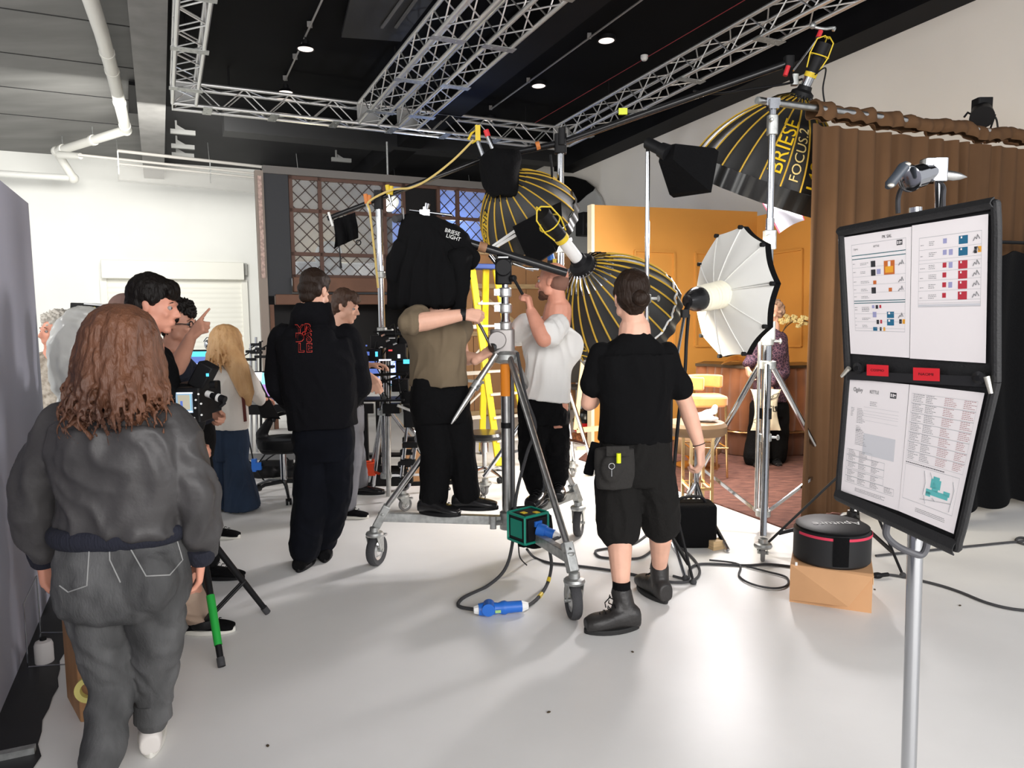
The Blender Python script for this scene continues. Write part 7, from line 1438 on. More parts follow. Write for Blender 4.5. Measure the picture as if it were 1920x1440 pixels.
class Paper:
    def __init__(s, name, label, corners, p, n, layer=0):      # corners: TL TR BL BR in the photograph
        s.q = [planehit(x, y, p+n*(.0015+layer*.0008), n) for x, y in corners]; s.n = n; s.sets = {}
        m = MB(); k = 8; m.grid(lambda u, v: s.at(u, 1-v)-s.n*.0004, k, k, thick=.0006); s.t = build(name, m, PAP, nb, smooth=False); tag(s.t, label)
    def at(s, u, v, o=0.0): a, b, c, d = s.q; return (a*(1-u)+b*u)*(1-v)+(c*(1-u)+d*u)*v+s.n*o
    def r(s, mt, u0, v0, u1, v1, lift=.0006):
        if (mt in (PB, PR, PO, PL, PY, PLG, PT) or (mt is PD and u1-u0 > .03 and v1-v0 > .02)) and lift == .0006: s.sets[len(s.sets)] = (mt, MB().add([s.at(u0, v0, lift), s.at(u1, v0, lift), s.at(u1, v1, lift), s.at(u0, v1, lift)], [(0, 1, 2, 3)])); return
        mb = s.sets.setdefault(mt.name, (mt, MB()))[1]; mb.add([s.at(u0, v0, lift), s.at(u1, v0, lift), s.at(u1, v1, lift), s.at(u0, v1, lift)], [(0, 1, 2, 3)])
    def frame(s, mt, u0, v0, u1, v1, w=.003): s.r(mt, u0, v0, u1, v0+w); s.r(mt, u0, v1-w, u1, v1); s.r(mt, u0, v0, u0+w, v1); s.r(mt, u1-w, v0, u1, v1)
    def lines(s, mt, u0, v0, u1, n, pitch, rnd, h=.0035, jag=.5):
        for i in range(n):
            x = u0; e = u1-(u1-u0)*jag*rnd.random()
            while x < e: w = rnd.uniform(.012, .035); s.r(mt, x, v0+i*pitch, min(e, x+w), v0+i*pitch+h); x += w+.006
    def text(s, st, size, u, v, mt=None, sx=1.0): vs, fs = text_geo(st, size); mb = s.sets.setdefault((mt or ink).name+'_t', (mt or ink, MB()))[1]; mb.add([s.at(u+x*sx, v-y, .0009) for x, y in vs], fs)
    def stroke(s, pts, w=.004, mt=None): mb = s.sets.setdefault('stroke', (mt or ink, MB()))[1]; mb.tube([s.at(u, v, .001) for u, v in pts], w*.25, 5)
    def done(s):
        for k, (mt, mb) in s.sets.items(): build('picture' if isinstance(k, int) else 'print', mb, mt, s.t, smooth=False)
rn = random.Random(12)
# upper left sheet
P = Paper('printed_sheet', 'upper left sheet', ((1583, 445), (1709, 425), (1595, 663), (1705, 671)), TL, nU)
P.frame(LG, .11, .075, .93, .80); P.text('PK SAL', .035, .66, .045, sx=1.35); P.text('Ogilvy', .022, .18, .115, GR, 1.3); P.text('KETTLE', .022, .50, .11, PD, 1.2); 
P.frame(PD, .80, .085, .88, .125, .008); P.r(PD, .825, .09, .835, .12); P.r(PD, .85, .09, .87, .098); P.r(PD, .85, .107, .87, .115)
for v in (.165, .195): P.r(TEAL, .11, v, .93, v+.006)
for v in (.27, .345, .415, .48, .655, .72, .775): P.r(LG, .11, v, .93, v+.002)
for v in (.545, .563): P.r(TEAL, .11, v, .93, v+.006)
for v in (.235, .305, .385, .45, .51, .60, .62, .69, .75): P.lines(GR, .12, v, .17, 1, .01, rn); P.lines(GR, .24, v, .38, 2, .012, rn)
for v in (.225, .295, .44): P.r(PD, .41, v, .48, v+.05)
P.r(PL, .50, .295, .56, .335); P.r(PO, .61, .235, .77, .345); P.r(PAP, .67, .24, .71, .28, .0009); P.r(PY, .63, .28, .75, .33, .0009); P.r(PO, .44, .385, .49, .415); P.r(PO, .68, .45, .73, .48); P.r(PD, .47, .585, .51, .615); P.r(PR, .53, .585, .56, .61); P.r(PL, .41, .585, .45, .61)
for v in (.64, .70): P.r(PB, .65, v, .76, v+.05); P.r(PAP, .67, v+.004, .70, v+.02, .0009)
P.r(PL, .42, .64, .48, .685); P.r(PD, .48, .705, .52, .74); P.r(PR, .54, .705, .57, .735); P.r(PD, .84, .70, .88, .735); P.r(PY, .89, .70, .93, .735); P.r(PB, .42, .765, .49, .795); P.r(PD, .53, .765, .56, .795); P.r(PY, .59, .765, .62, .795)
for v in (.24, .37, .44, .65): P.stroke([(.83, v+.04), (.85, v+.02), (.87, v+.03), (.88, v), (.90, v+.03)], .003, GR)
P.done()
# upper right sheet
P = Paper('printed_sheet', 'upper right sheet with red and blue pictures', ((1710, 423), (1853, 401), (1706, 672), (1848, 681)), TL, nU, 1)
P.frame(LG, .11, .10, .93, .61); 
for v in (.19, .265, .29, .35, .415, .49, .56, .58): P.r(LG, .11, v, .93, v+.002)
for i, v in enumerate((.125, .205, .295, .365, .435, .51)):
    P.lines(GR, .13, v+.03, .20, 1, .01, rn); P.lines(GR, .25, v+.01, .38, 3, .012, rn); P.r(PB if i < 2 else PR, .645, v-.005, .76, v+.052); P.r(PAP, .67, v, .69, v+.014, .0009); P.r(PR if i > 1 else PL, .44, v, .49, v+.035); P.stroke([(.83, v+.04), (.85, v+.015), (.87, v+.03), (.88, v), (.91, v+.03)], .003, GR)
    if i in (1, 2, 4): P.r(PL, .52, v, .57, v+.04)
P.r(PD, .84, .205, .875, .25); P.r(PY, .885, .205, .93, .245); P.r(PLG, .11, .59, .93, .605); P.done()
# lower left sheet
P = Paper('printed_sheet', 'lower left sheet', ((1592, 710), (1705, 721), (1577, 920), (1685, 958)), HL, nL)
P.text('Ogilvy', .05, .18, .085, PD, 1.3); P.text('KETTLE', .038, .46, .09, PD, 1.2); P.frame(PD, .72, .075, .82, .12, .009); P.r(PD, .75, .08, .76, .115); P.r(PD, .78, .08, .81, .088); P.r(PD, .78, .10, .81, .108)
P.lines(GR, .40, .17, .55, 3, .014, rn); P.lines(GR, .08, .24, .15, 6, .013, rn); P.lines(GR, .19, .24, .34, 10, .013, rn); P.lines(GR, .19, .39, .30, 4, .013, rn)
for v in (.22, .25, .275, .295, .33): P.r(LG, .30, v, .88, v+.0015)
P.r(PLG, .33, .44, .86, .62, .0005); P.lines(GR, .19, .42, .40, 10, .014, rn)
for i, (v, w) in enumerate(((.60, .50), (.65, .72), (.71, .72), (.78, .72), (.84, .90))): 
    P.frame(LG, .06, v, w, v+.06)
    for u in (.09, .28, .50, .74):
        if u < w-.1: P.lines(GR, u, v+.006, u+.15, 4, .012, rn)
P.lines(GR, .25, .93, .80, 3, .012, rn, jag=.2); P.done()
# lower right sheet
P = Paper('printed_sheet', 'lower right sheet with a teal location map', ((1706, 721), (1846, 737), (1685, 958), (1788, 1001)), HL, nL, 1)
for i in range(7):
    v = .06+.073*i; P.frame(LG, .05, v, .95, v+.073, .002)
    for u in (.07, .26, .52, .78): P.lines(GR if u < .5 else mat('print_rose', srgb(170, 110, 110), .8), u, v+.006, u+.17, 5, .0125, rn)
P.lines(PD, .05, .585, .70, 1, .01, rn, h=.006); P.frame(LG, .05, .60, .92, .88, .003)
P.r(PT, .50, .66, .66, .73); P.r(PT, .53, .64, .63, .75); P.r(PT, .44, .745, .80, .785); P.r(PT, .44, .765, .52, .80); P.r(PT, .72, .725, .82, .76)
for a in (((.38, .62), (.42, .70), (.40, .80)), ((.48, .62), (.52, .66)), ((.36, .84), (.60, .82), (.86, .80)), ((.84, .64), (.88, .70), (.86, .86)), ((.42, .80), (.46, .86))): P.stroke(a, .003, LG)
P.stroke(((.56, .80), (.62, .82)), .005, PR); P.lines(GR, .30, .92, .85, 3, .012, rn, jag=.2); P.done()
# red name labels on the hinge band
for (x0, y0, x1, y1), s_ in (((1625, 683, 1666, 705), 'COSMO'), ((1712, 689, 1762, 714), 'NAOMI')):
    q = [planehit(a, b, HL+nU*.0085, nU) for a, b in ((x0, y0), (x1, y0+2), (x0, y1-1), (x1, y1+1))]; m = MB(); m.add([q[0], q[1], q[3], q[2]], [(0, 1, 2, 3)]); l_ = build('name_label', m, mat('label_red', srgb(226, 40, 52), .5), nb, smooth=False); tag(l_, 'red name label'); vs, fs = text_geo(s_, .42); m = MB(); m.add([(q[0]*(1-(.5+x*.42))+q[1]*(.5+x*.42))*(.5+y*.7)+(q[2]*(1-(.5+x*.42))+q[3]*(.5+x*.42))*(.5-y*.7)+nU*.0008 for x, y in vs], fs); build('lettering', m, ink, l_, smooth=False)
# knobs, clips, handle and stand
for (x, y), s_ in (((1611, 690), 1), ((1838, 708), -1)): m = MB(); p = planehit(x, y, HL+nU*.010, nU); m.lathe(p, nU, [(0, 0), (.014, 0), (.014, .006), (.006, .008), (.006, .010), (0, .010)], 18); build('swivel_knob', m, BLKG, t)
for (a, b), (c, d) in (((1592, 690), (1578, 706)), ((1850, 706), (1858, 738))): m = MB(); m.cyl(planehit(a, b, HL+nU*.014, nU), planehit(c, d, HL+nU*.014, nU), .006, .004, 12); build('toggle_clip', m, mat('clip_pale', (.7, .68, .6), .3, .7), t)
m = MB(); m.tube(bez([W(1664, 980, 1.72), W(1662, 1003, 1.72), W(1680, 1022, 1.71), W(1706, 1035, 1.70), W(1728, 1040, 1.70), W(1738, 1020, 1.70), W(1735, 990, 1.70)], 8), .0085, 10, flat=1.0); build('carry_handle', m, mat('handle_grey', srgb(80, 80, 84), .5), t)
pt_, pb2 = W(1734, 1000, 1.74), V((W(1718, 1440, 1.78).x-.005, 1.80, 0)); m = MB(); m.cyl(V((pb2.x, pb2.y, .12)), V((pt_.x, 1.78, pt_.z)), .0185, n=24); build('pole', m, CHR, t); m = MB(); m.cyl(V((pt_.x, 1.78, pt_.z)), V((W(1752, 380, 1.72).x, 1.80, W(1752, 380, 1.72).z)), .015, n=18); build('upper_pole', m, CHR, t)
for k in range(3): a = 1.57+k*2.094; d_ = V((math.cos(a), math.sin(a), 0)); m = MB(); m.tube([V((pb2.x, pb2.y, .26)), V((pb2.x, pb2.y, 0))+d_*.22+UP*.10, V((pb2.x, pb2.y, 0))+d_*.34+UP*.015], .011, 10); build('leg', m, CHR, t)
# clamp head
Yh = 1.74; hs = lambda x, y, d=0: W(x, y, Yh+d); t = thing('spigot_clamp', 'chrome clamp head with dark grip on top of the notice board', 'clamp', hs(1740, 385)); ax = (hs(1770, 318, .02)-hs(1700, 338, -.03)).normalized(); c0 = hs(1702, 336, -.03)
m = MB(); m.lathe(c0, ax, [(0, 0), (.024, 0), (.031, .004), (.031, .010), (.027, .014), (.027, .046), (.022, .050), (.022, .085), (0, .085)], 30); build('drum', m, CHR, t)
m = MB(); g0_, g1_ = hs(1700, 306, -.05), hs(1664, 352, -.06); m.tube([g0_, g0_.lerp(g1_, .15), g0_.lerp(g1_, .5), g0_.lerp(g1_, .85), g1_], [.008, .015, .013, .014, .007], 14, flat=.8); gh = build('grip_handle', m, mat('grip_slate', srgb(62, 68, 76), .45), t)
for q in (g0_.lerp(g1_, .08), g0_.lerp(g1_, .93)): m = MB(); m.ell(q+V((0, -.010, 0)), (.008, .005, .005)); build('pale_tip', m, mat('clip_pale', (.7, .68, .6), .3, .7), gh)
m = MB(); p = hs(1756, 320, .0); m.rbox(p, (.036, .04, .055), .006); m.cyl(hs(1758, 335, 0), hs(1760, 398, .02), .008); m.rbox(hs(1748, 305), (.045, .035, .018), .005); build('spigot_block', m, CHR, t, bevel=.002)
m = MB(); m.tube([hs(1772, 328, .0), hs(1788, 330), hs(1800, 331), hs(1813, 332)], [.011, .011, .008, .001], 14); build('spike', m, STL, t)
m = MB()
for x0 in (1684, 1768): m.tube(bez([hs(x0+22-(x0 > 1700)*36, 338), hs(x0+8-(x0 > 1700)*8, 350), hs(x0, 372), hs(x0, 400)], 6), .008, 8, flat=.6)
build('yoke', m, mat('yoke_grey', (.06, .06, .065), .35, .6), t)
# ================================================================ left-hand work area
Yd_ = 6.6; dl, dr = W(350, 757, Yd_), W(700, 757, Yd_); zt_d = .76
t = thing('work_desk', 'long white desk with computers behind the crew on the left', 'desk', V(((dl.x+dr.x)/2, Yd_+.35, 0)))
m = MB(); m.box(V(((dl.x+dr.x)/2, Yd_+.35, zt_d)), (dr.x-dl.x, .70, .03)); build('desk_top', m, mat('desk_white', (.8, .79, .76), .5), t, bevel=.004); m = MB(); m.box(V(((dl.x+dr.x)/2, Yd_+.0, zt_d-.06)), (dr.x-dl.x, .03, .09)); build('front_rail', m, BLK, t)
for x in (dl.x+.08, dr.x-.08): m = MB(); m.bar(V((x, Yd_+.02, .02)), V((x, Yd_+.02, zt_d-.02)), .04, .04, up=V((0, 1, 0))); m.bar(V((x, Yd_+.02, .03)), V((x, Yd_+.66, .03)), .05, .04); m.bar(V((x, Yd_+.64, .02)), V((x, Yd_+.64, zt_d-.02)), .04, .04, up=V((0, 1, 0))); build('leg', m, BLK, t)
m = MB(); m.bar(V((dl.x+.08, Yd_+.3, .20)), V((dr.x-.08, Yd_+.3, .20)), .03, .06); build('cross_bar', m, mat('bar_grey', (.25, .25, .25), .5), t)
SCB = mat('screen_blue', (.05, .08, .2), .3, emis=(.10, .16, .48), estr=1.0); SCC = mat('screen_cyan', (.05, .3, .4), .3, emis=(.10, .62, .95), estr=1.2); SCW = mat('screen_white', (.6, .6, .65), .3, emis=(.80, .86, 1.0), estr=1.3); SCP = mat('screen_violet', (.2, .1, .3), .3, emis=(.42, .20, .62), estr=.9); SCK = mat('screen_pink', (.3, .1, .2), .3, emis=(.9, .42, .62), estr=1.0); SCG = mat('screen_teal', (.1, .2, .2), .3, emis=(.25, .8, .8), estr=1.0)
def screen(name, label, cat, x0, y0, x1, y1, Y, parts, stand=True, th=.03, tilt=0):
    a, b = W(x0, y0, Y), W(x1, y1, Y); c = (a+b)/2; w, h = b.x-a.x, a.z-b.z; t = thing(name, label, cat, V((c.x, Y, zt_d+.016))); m = MB(); m.box(c+V((0, th/2, 0)), (w, th, h)); build('monitor_body', m, BLK, t, bevel=.004)
    if stand: m = MB(); m.box(V((c.x, Y+th, (zt_d+b.z)/2)), (.05, .02, b.z-zt_d+.06)); m.box(V((c.x, Y+.04, zt_d+.022)), (.22, .16, .012)); build('monitor_stand', m, BLK, t)
    for (u0, v0, u1, v1, mm) in parts: m = MB(); m.box(V((a.x+w*(u0+u1)/2, Y-.002, a.z-h*(v0+v1)/2)), (w*(u1-u0), .002, h*(v1-v0))); build('display', m, mm, t, smooth=False)
    return t
screen('desktop_monitor', 'monitor with a cyan banner behind the pointing hand', 'monitor', 350, 656, 402, 702, Yd_+.25, [(.04, .07, .96, .28, SCC), (.04, .28, .96, .94, SCB), (.3, .55, .5, .94, SCW)])
def laptop(px, Y, label, cols, w=.36, yaw=0.0):
    c = V((W(px, 755, Y).x, Y, zt_d+.016)); t = thing('laptop', label, 'laptop', c); rt = M4.Rotation(yaw, 4, 'Z'); ax_, ay_ = rt@V((1, 0, 0)), rt@V((0, 1, 0)); m = MB(); m.box(c+UP*.008, (w, .24, .014), axes=(ax_, ay_, UP)); m2 = MB(); build('keyboard_base', m, mat('laptop_grey', (.3, .3, .31), .4, .6), t, bevel=.003)
    up_ = (UP+ay_*.25).normalized(); o = c+ay_*.12+UP*.016; m = MB(); m.box(o+up_*.125, (w, .008, .25), axes=(ax_, up_.cross(ax_), up_)); build('screen_lid', m, BLK, t, bevel=.002)
    nn = -up_.cross(ax_); nn = nn if nn.dot(CAM-o) > 0 else -nn
    for (u0, v0, u1, v1, mm) in cols: m = MB(); m.add([o+ax_*(w*(u-.5)*.94)+up_*(.012+.226*v)+nn*.0055 for u, v in ((u0, v0), (u1, v0), (u1, v1), (u0, v1))], [(0, 1, 2, 3)]); build('display', m, mm, t, smooth=False)
laptop(500, Yd_+.12, 'laptop with a pale spreadsheet and violet bar behind the office chair', [(0, .38, 1, 1, SCW), (0, .0, 1, .38, SCP), (.6, .05, 1, .2, SCK)], .46, .12); laptop(486, Yd_-.0+.06, 'tablet-like laptop with a teal screen left of the larger laptop', [(0, .5, 1, 1, SCG), (0, 0, 1, .5, SCP)], .12, -.2)
m = MB(); m.box(V((W(461, 747, Yd_+.1).x, Yd_+.12, zt_d+.05)), (.10, .10, .07)); tag(build('parcel', m, cb, bevel=.004), 'small brown carton on the desk right of the white blouse', 'carton'); m = MB(); m.ell(V((W(470, 757, Yd_+.05).x, Yd_+.06, zt_d+.03)), (.035, .05, .016)); tag(build('mouse', m, BLK), 'black computer mouse on the near edge of the desk', 'mouse')
screen('desktop_monitor', 'large monitor with a white window behind the camera rig', 'monitor', 686, 672, 752, 722, Yd_+.05, [(.03, .06, .97, .95, SCB), (.36, .06, .85, .95, SCW), (.03, .96, .97, 1.0, SCC)])
# office chair
c = V((W(512, 820, 6.15).x, 6.15, 0)); t = thing('office_chair', 'black mesh office chair turned to the desk beside the hooded person', 'office chair', c); j = J(6.15)
m = MB(); m.grid(lambda u, v: W(468+20*u+ (24+14*u)*(1-v), 712+2*u+72*(1-v), 6.0+.10*math.sin(v*2)), 8, 10, thick=.03); build('backrest', m, BLK, t)
B = Blob(); B.chain([j(505, 790), j(490, 815), j(500, 838), j(545, 832)], [.035, .05, .07, .09]); B.loft([(j(530, 820), .22, .21, V((1, 0, 0)), V((0, 1, 0))), (j(530, 838), .20, .20, V((1, 0, 0)), V((0, 1, 0)))]); organic('seat', B, BLK, t, vox=.012)
m = MB(); m.tube(bez([j(512, 790), j(520, 778), j(550, 772), j(572, 776)]), .018, 8); build('armrest', m, BLKG, t); m = MB(); m.cyl(V((c.x+.08, c.y, .12)), V((c.x+.08, c.y, j(530, 835).z)), .028); build('gas_column', m, CHR, t); star_base(t, V((c.x+.08, c.y, 0)), .34, BLKG, a0=2.6, z=.13)
for i, pts in enumerate((((462, 800), (472, 850), (478, 878)), ((478, 878), (498, 850), (505, 838)), ((455, 855), (478, 875), (500, 905), (540, 915)), ((480, 878), (520, 850), (545, 866), (560, 880)))): m = MB(); m.tube(bez([W(x, y, 6.75) for x, y in pts], 6), .007, 6); tag(build('desk_cable', m, BLK), 'thin black cable dangling under the desk beside the office chair', 'cable', 'cables under the desk')
m = MB(); p = W(520, 868, 6.75); m.rbox(p, (.30, .05, .05), .01); tag(build('power_strip', m, BLK), 'black power strip under the desk', 'power strip'); m = MB(); m.box(W(484, 874, 6.72), (.06, .04, .07)); m.box(W(477, 872, 6.73), (.04, .05, .12)); tag(build('socket_block', m, BLU), 'small blue socket on the bar under the desk', 'socket')
t = thing('cable_heap', 'dark heap of cables and bags on the floor under the desk', 'cables', G(500, 905)); B = Blob(); rr = random.Random(6)
for k in range(22): g = W(rr.uniform(458, 560), 890+rr.uniform(-6, 10), 6.95); B.ell(V((g.x, 6.95+rr.uniform(-.1, .1), .05)), (.10, .07, .05+.03*rr.random()), None, 8, 6)
tag(organic('heap', B, BLK, t, vox=.015, disp=lambda p: .015*NZ.noise(p*18)), kind='stuff')
# spare stands cluster against the wall at the desk
for k, (x, y0) in enumerate(((480, 632), (488, 640), (470, 645))): t = thing('spare_stand', ('first', 'second', 'third')[k]+' slim chrome stand stored upright against the end of the white wall', 'light stand', V((W(x, 800, 8.2).x, 8.2, 0)), 'slim stands against the white wall'); m = MB(); m.cyl(V((W(x, 800, 8.2).x, 8.2, 0)), W(x, y0, 8.2), .014, n=10); build('pole', m, CHR if k != 1 else BLK, t); m = MB(); p = W(x, y0+14, 8.2); m.box(p, (.10, .05, .03)); m.box(p-UP*.09, (.13, .04, .03)); m.cyl(p-V((.08, 0, .05)), p+V((.08, 0, .04)), .007); build('knuckles', m, BLK, t)
for k, x in enumerate((390, 401)): m = MB(); c = W(x, 652, Yd_+.45); m.ell(c+UP*.03, (.035, .03, .05)); m.cyl(V((c.x, c.y, zt_d+.01)), c, .012); m.tube(bez([c+V((-.04, 0, .06)), c+V((0, 0, .10)), c+V((.04, 0, .05))]), .005, 6); tag(build('desk_lamp', m, CHR), ('left' if k == 0 else 'right')+' small chrome lamp standing behind the cyan monitor', 'lamp', 'chrome lamps on the desk')

# ================================================================ camera rig on tripod in the middle distance
YR = 5.7; c = V((W(765, 900, YR).x, YR, 0)); j = J(YR); t = thing('camera_tripod', 'silver-legged video tripod on a wheeled dolly behind the olive T-shirt', 'tripod', c); top = j(775, 792)
for i, g in enumerate((G(760, 958), V((c.x+.42, 5.75, 0)), V((c.x-.12, 6.3, 0)))):
    e = V((g.x, g.y, .20)); ax_ = (e-top).normalized(); sd_ = ax_.cross(V((0, 1, 0))).normalized()
    for q in (-.035, .035): m = MB(); m.cyl(top+sd_*q*1.3, e+sd_*q, .013, n=10); build('leg_tube', m, CHR, t)
    for f_ in (.35, .62, .9): m = MB(); m.box(top.lerp(e, f_), (.12, .06, .045)); build('leg_lock', m, BLK, t, bevel=.006)
    caster(t, V((g.x, g.y, 0)), .055, .03, .6+i, .17, GALV, mat('tyre_grey', (.22, .22, .22), .7)); m = MB(); m.bar(V((c.x, c.y, .2)), e, .03, .03); build('dolly_arm', m, BLK, t)
m = MB(); m.rbox(top+UP*.05, (.14, .14, .16), .02); m.cyl(j(772, 772), j(772, 758), .07); build('fluid_head', m, BLK, t); m = MB(); m.cyl(j(790, 778, -.05), j(745, 760, -.1), .012); build('pan_arm', m, STL, t)
t = thing('video_village', 'dark tangle of camera, small monitors and rods on a chrome column beside the olive T-shirt', 'camera rig', V((W(728, 900, 5.9).x, 5.9, 0))); j = J(5.9); rr = random.Random(31)
m = MB(); m.cyl(V((W(728, 900, 5.9).x, 5.9, .05)), j(728, 640), .020); build('column', m, STL, t); m = MB(); m.cyl(j(728, 780), j(728, 765), .026); m.box(j(735, 765), (.14, .1, .08)); build('head', m, BLK, t)
for (x, y, w, h, dy) in ((722, 640, .22, .10, 0), (745, 660, .16, .14, -.05), (705, 665, .12, .10, -.02), (758, 690, .12, .12, 0), (735, 625, .20, .03, -.02), (716, 688, .20, .02, -.06), (760, 640, .10, .06, .02), (752, 722, .14, .10, 0), (765, 745, .10, .10, -.02)): m = MB(); m.rbox(j(x, y, dy), (w, .12, h), .012); build('module', m, BLK, t, bevel=.004)
for (a, b, r_) in (((690, 704), (762, 700), .012), ((690, 728), (745, 706), .009), ((700, 622), (745, 621), .007), ((690, 716), (735, 712), .007), ((735, 645), (765, 650), .008), ((725, 655), (700, 690), .006), ((745, 700), (752, 750), .006)): m = MB(); m.cyl(j(*a, -.09), j(*b, -.09), r_, n=8); build('rod', m, BLK, t)
m = MB(); m.box(j(720, 748, -.03), (.36, .26, .015)); build('shelf', m, BLK, t)
for (a) in (((706, 640), (702, 670), (712, 700), (730, 722)), ((750, 650), (768, 690), (745, 720), (722, 716)), ((730, 615), (738, 608), (742, 630)), ((760, 730), (735, 752), (720, 735)), ((700, 725), (715, 745), (712, 770))): m = MB(); m.tube(bez([j(x, y, -.1) for x, y in a], 6), .005, 6); build('cable', m, BLK, t)
for (x, y, w, h, mm) in ((706, 664, .02, .04, SCC), (732, 657, .03, .012, mat('led_red', (.4, .02, .02), .4, emis=(1, .1, .1), estr=1)), (687, 648, .012, .012, SCB), (689, 663, .03, .03, SCB), (748, 668, .02, .03, SCW), (722, 675, .10, .012, SCW), (735, 634, .05, .008, WPL), (762, 678, .05, .035, SCC), (715, 651, .02, .01, WPL)): m = MB(); m.box(j(x, y, -.125), (w, .004, h)); build('indicator', m, mm, t, smooth=False)
for (x, y) in ((718, 630), (748, 615), (756, 622), (727, 640), (740, 646)): m = MB(); m.cyl(j(x-3, y, -.12), j(x+4, y-3, -.12), .010, n=8); build('chrome_knob', m, CHR, t)
# black case with the orange box, flat panel
t = thing('black_case', 'low black case on the floor under the camera rig', 'case', G(705, 905)); c = G(705, 906); m = MB(); m.rbox(V((c.x+.02, c.y+.05, .06)), (.52, .35, .12), .03); build('case_body', m, BLK, t, bevel=.01); m = MB(); m.box(V((c.x+.08, c.y+.35, .20)), (.50, .28, .02), rot=M4.Rotation(-.1, 4, 'X')); build('open_lid', m, BLK, t)
c = W(694, 878, 6.35); m = MB(); m.rbox(c, (.11, .10, .12), .015); t = tag(build('orange_box', m, mat('orange_plastic', srgb(235, 74, 30), .5), bevel=.006), 'small bright orange box on the low black case', 'box')
m = MB(); c = G(775, 925); m.box(V((c.x, c.y+.5, .17)), (.30, .24, .34), rot=M4.Rotation(.3, 4, 'Z')); tag(build('brown_carton', m, cb, bevel=.004), 'brown carton standing behind the silver tripod legs', 'box')

# ================================================================ foreground tripod with camera
YF = 3.42; hb2 = V((W(384, 1190, YF).x, YF, 0)); apx = W(396, 985, YF); apx = V((hb2.x, YF, apx.z)); t = thing('foreground_tripod', 'black tripod with green tape on one leg, holding the camera beside the bomber jacket', 'tripod', hb2)
m = MB(); m.cyl(hb2+UP*.05, V((hb2.x, YF, W(370, 800, YF).z)), .030, n=20); build('centre_column', m, BLK, t); m = MB(); m.lathe(hb2+UP*.04, UP, [(0, 0), (.06, 0), (.065, .02), (.06, .04), (0, .04)], 20); build('spreader_hub', m, BLK, t); m = MB(); m.lathe(apx-UP*.04, UP, [(.03, 0), (.06, .01), (.06, .07), (.03, .08)], 20); build('leg_crown', m, BLK, t)
for k, g in enumerate((G(416, 1254), G(502, 1152), G(300, 1140))):
    e = V((g.x, g.y, .01)); m = MB(); m.cyl(apx, e, .018, .014, 14); lg = build('leg', m, BLK, t); m = MB(); m.cyl(e, e+(apx-e).normalized()*.04, .017, n=12); build('foot', m, RUB, lg)
    q = apx.lerp(e, .62); m = MB(); m.cyl(hb2+UP*.06, q, .008, n=8); m.cyl(hb2+UP*.06+V((.012, .0, 0)), q+V((.012, 0, 0)), .008, n=8); build('spreader_arm', m, BLK, t)
    if k == 0: m = MB(); m.cyl(apx.lerp(e, .52), apx.lerp(e, .86), .019, .0175, 14); tag(build('green_tape', m, mat('tape_green', srgb(30, 160, 60), .5), lg), 'bright green tape')
j = J(3.35); t = thing('video_camera', 'black video camera with a lit monitor screen on the foreground tripod', 'camera', W(362, 800, 3.4)); m = MB(); m.rbox(j(356, 757, .02), (.155, .14, .165), .012); build('monitor_housing', m, BLK, t, bevel=.005); m = MB(); m.rbox(j(372, 745, .12), (.16, .18, .15), .02); build('camera_body', m, BLK, t, bevel=.006)
a, b = j(331, 739, -.055), j(361, 772, -.055)
def dis(x0, y0, x1, y1, mm, dd=0): m = MB(); p, q = j(x0, y0, -.056-dd), j(x1, y1, -.056-dd); m.box((p+q)/2, (q.x-p.x, .002, p.z-q.z)); build('display', m, mm, t, smooth=False)
dis(329, 736, 362, 774, mat('lcd_bluegrey', (.1, .12, .15), .3, emis=(.25, .38, .50), estr=1.0)); dis(333, 741, 357, 768, mat('lcd_room', (.2, .2, .15), .3, emis=(.40, .36, .28), estr=1.0), .002); dis(338, 752, 343, 767, SCB, .004); dis(331, 736, 361, 738, SCW, .004); dis(331, 771, 361, 773, SCW, .004); dis(356, 738, 358, 771, SCC, .004)
for x, y in ((367, 750), (377, 757), (366, 765), (378, 778), (364, 784), (372, 739)): m = MB(); m.cyl(j(x, y, -.05), j(x, y, -.06), .005, n=8); build('button', m, WPL, t)
m = MB(); q0_, q1_ = j(368, 712, .02), j(388, 690, .02); m.box(j(382, 704, .02), (.075, .09, .125), rot=M4.Rotation(.52, 4, 'Y')); build('viewfinder', m, BLK, t, bevel=.008); m = MB(); m.box(j(389, 703, -.03), (.012, .003, .014)); build('indicator', m, SCC, t)
m = MB(); m.cyl(j(388, 738, -.02), j(412, 747, -.05), .014); m.cyl(j(403, 743, -.04), j(422, 750, -.05), .018); m.tube([j(418, 745, -.05), j(420, 756, -.05), j(412, 762, -.05)], .010, 8); m.cyl(j(395, 722, 0), j(405, 721, 0), .018); build('hand_grip_arm', m, BLK, t); m = MB(); m.cyl(j(388, 738, -.022), j(397, 741, -.03), .0155); build('pale_ring', m, WPL, t); m = MB(); m.cyl(j(408, 745, -.05), j(411, 746, -.052), .019); build('pale_ring', m, WPL, t)
m = MB(); m.cyl(V((hb2.x, YF, W(370, 803, YF).z)), j(372, 770, .1), .045); build('mount', m, BLK, t)
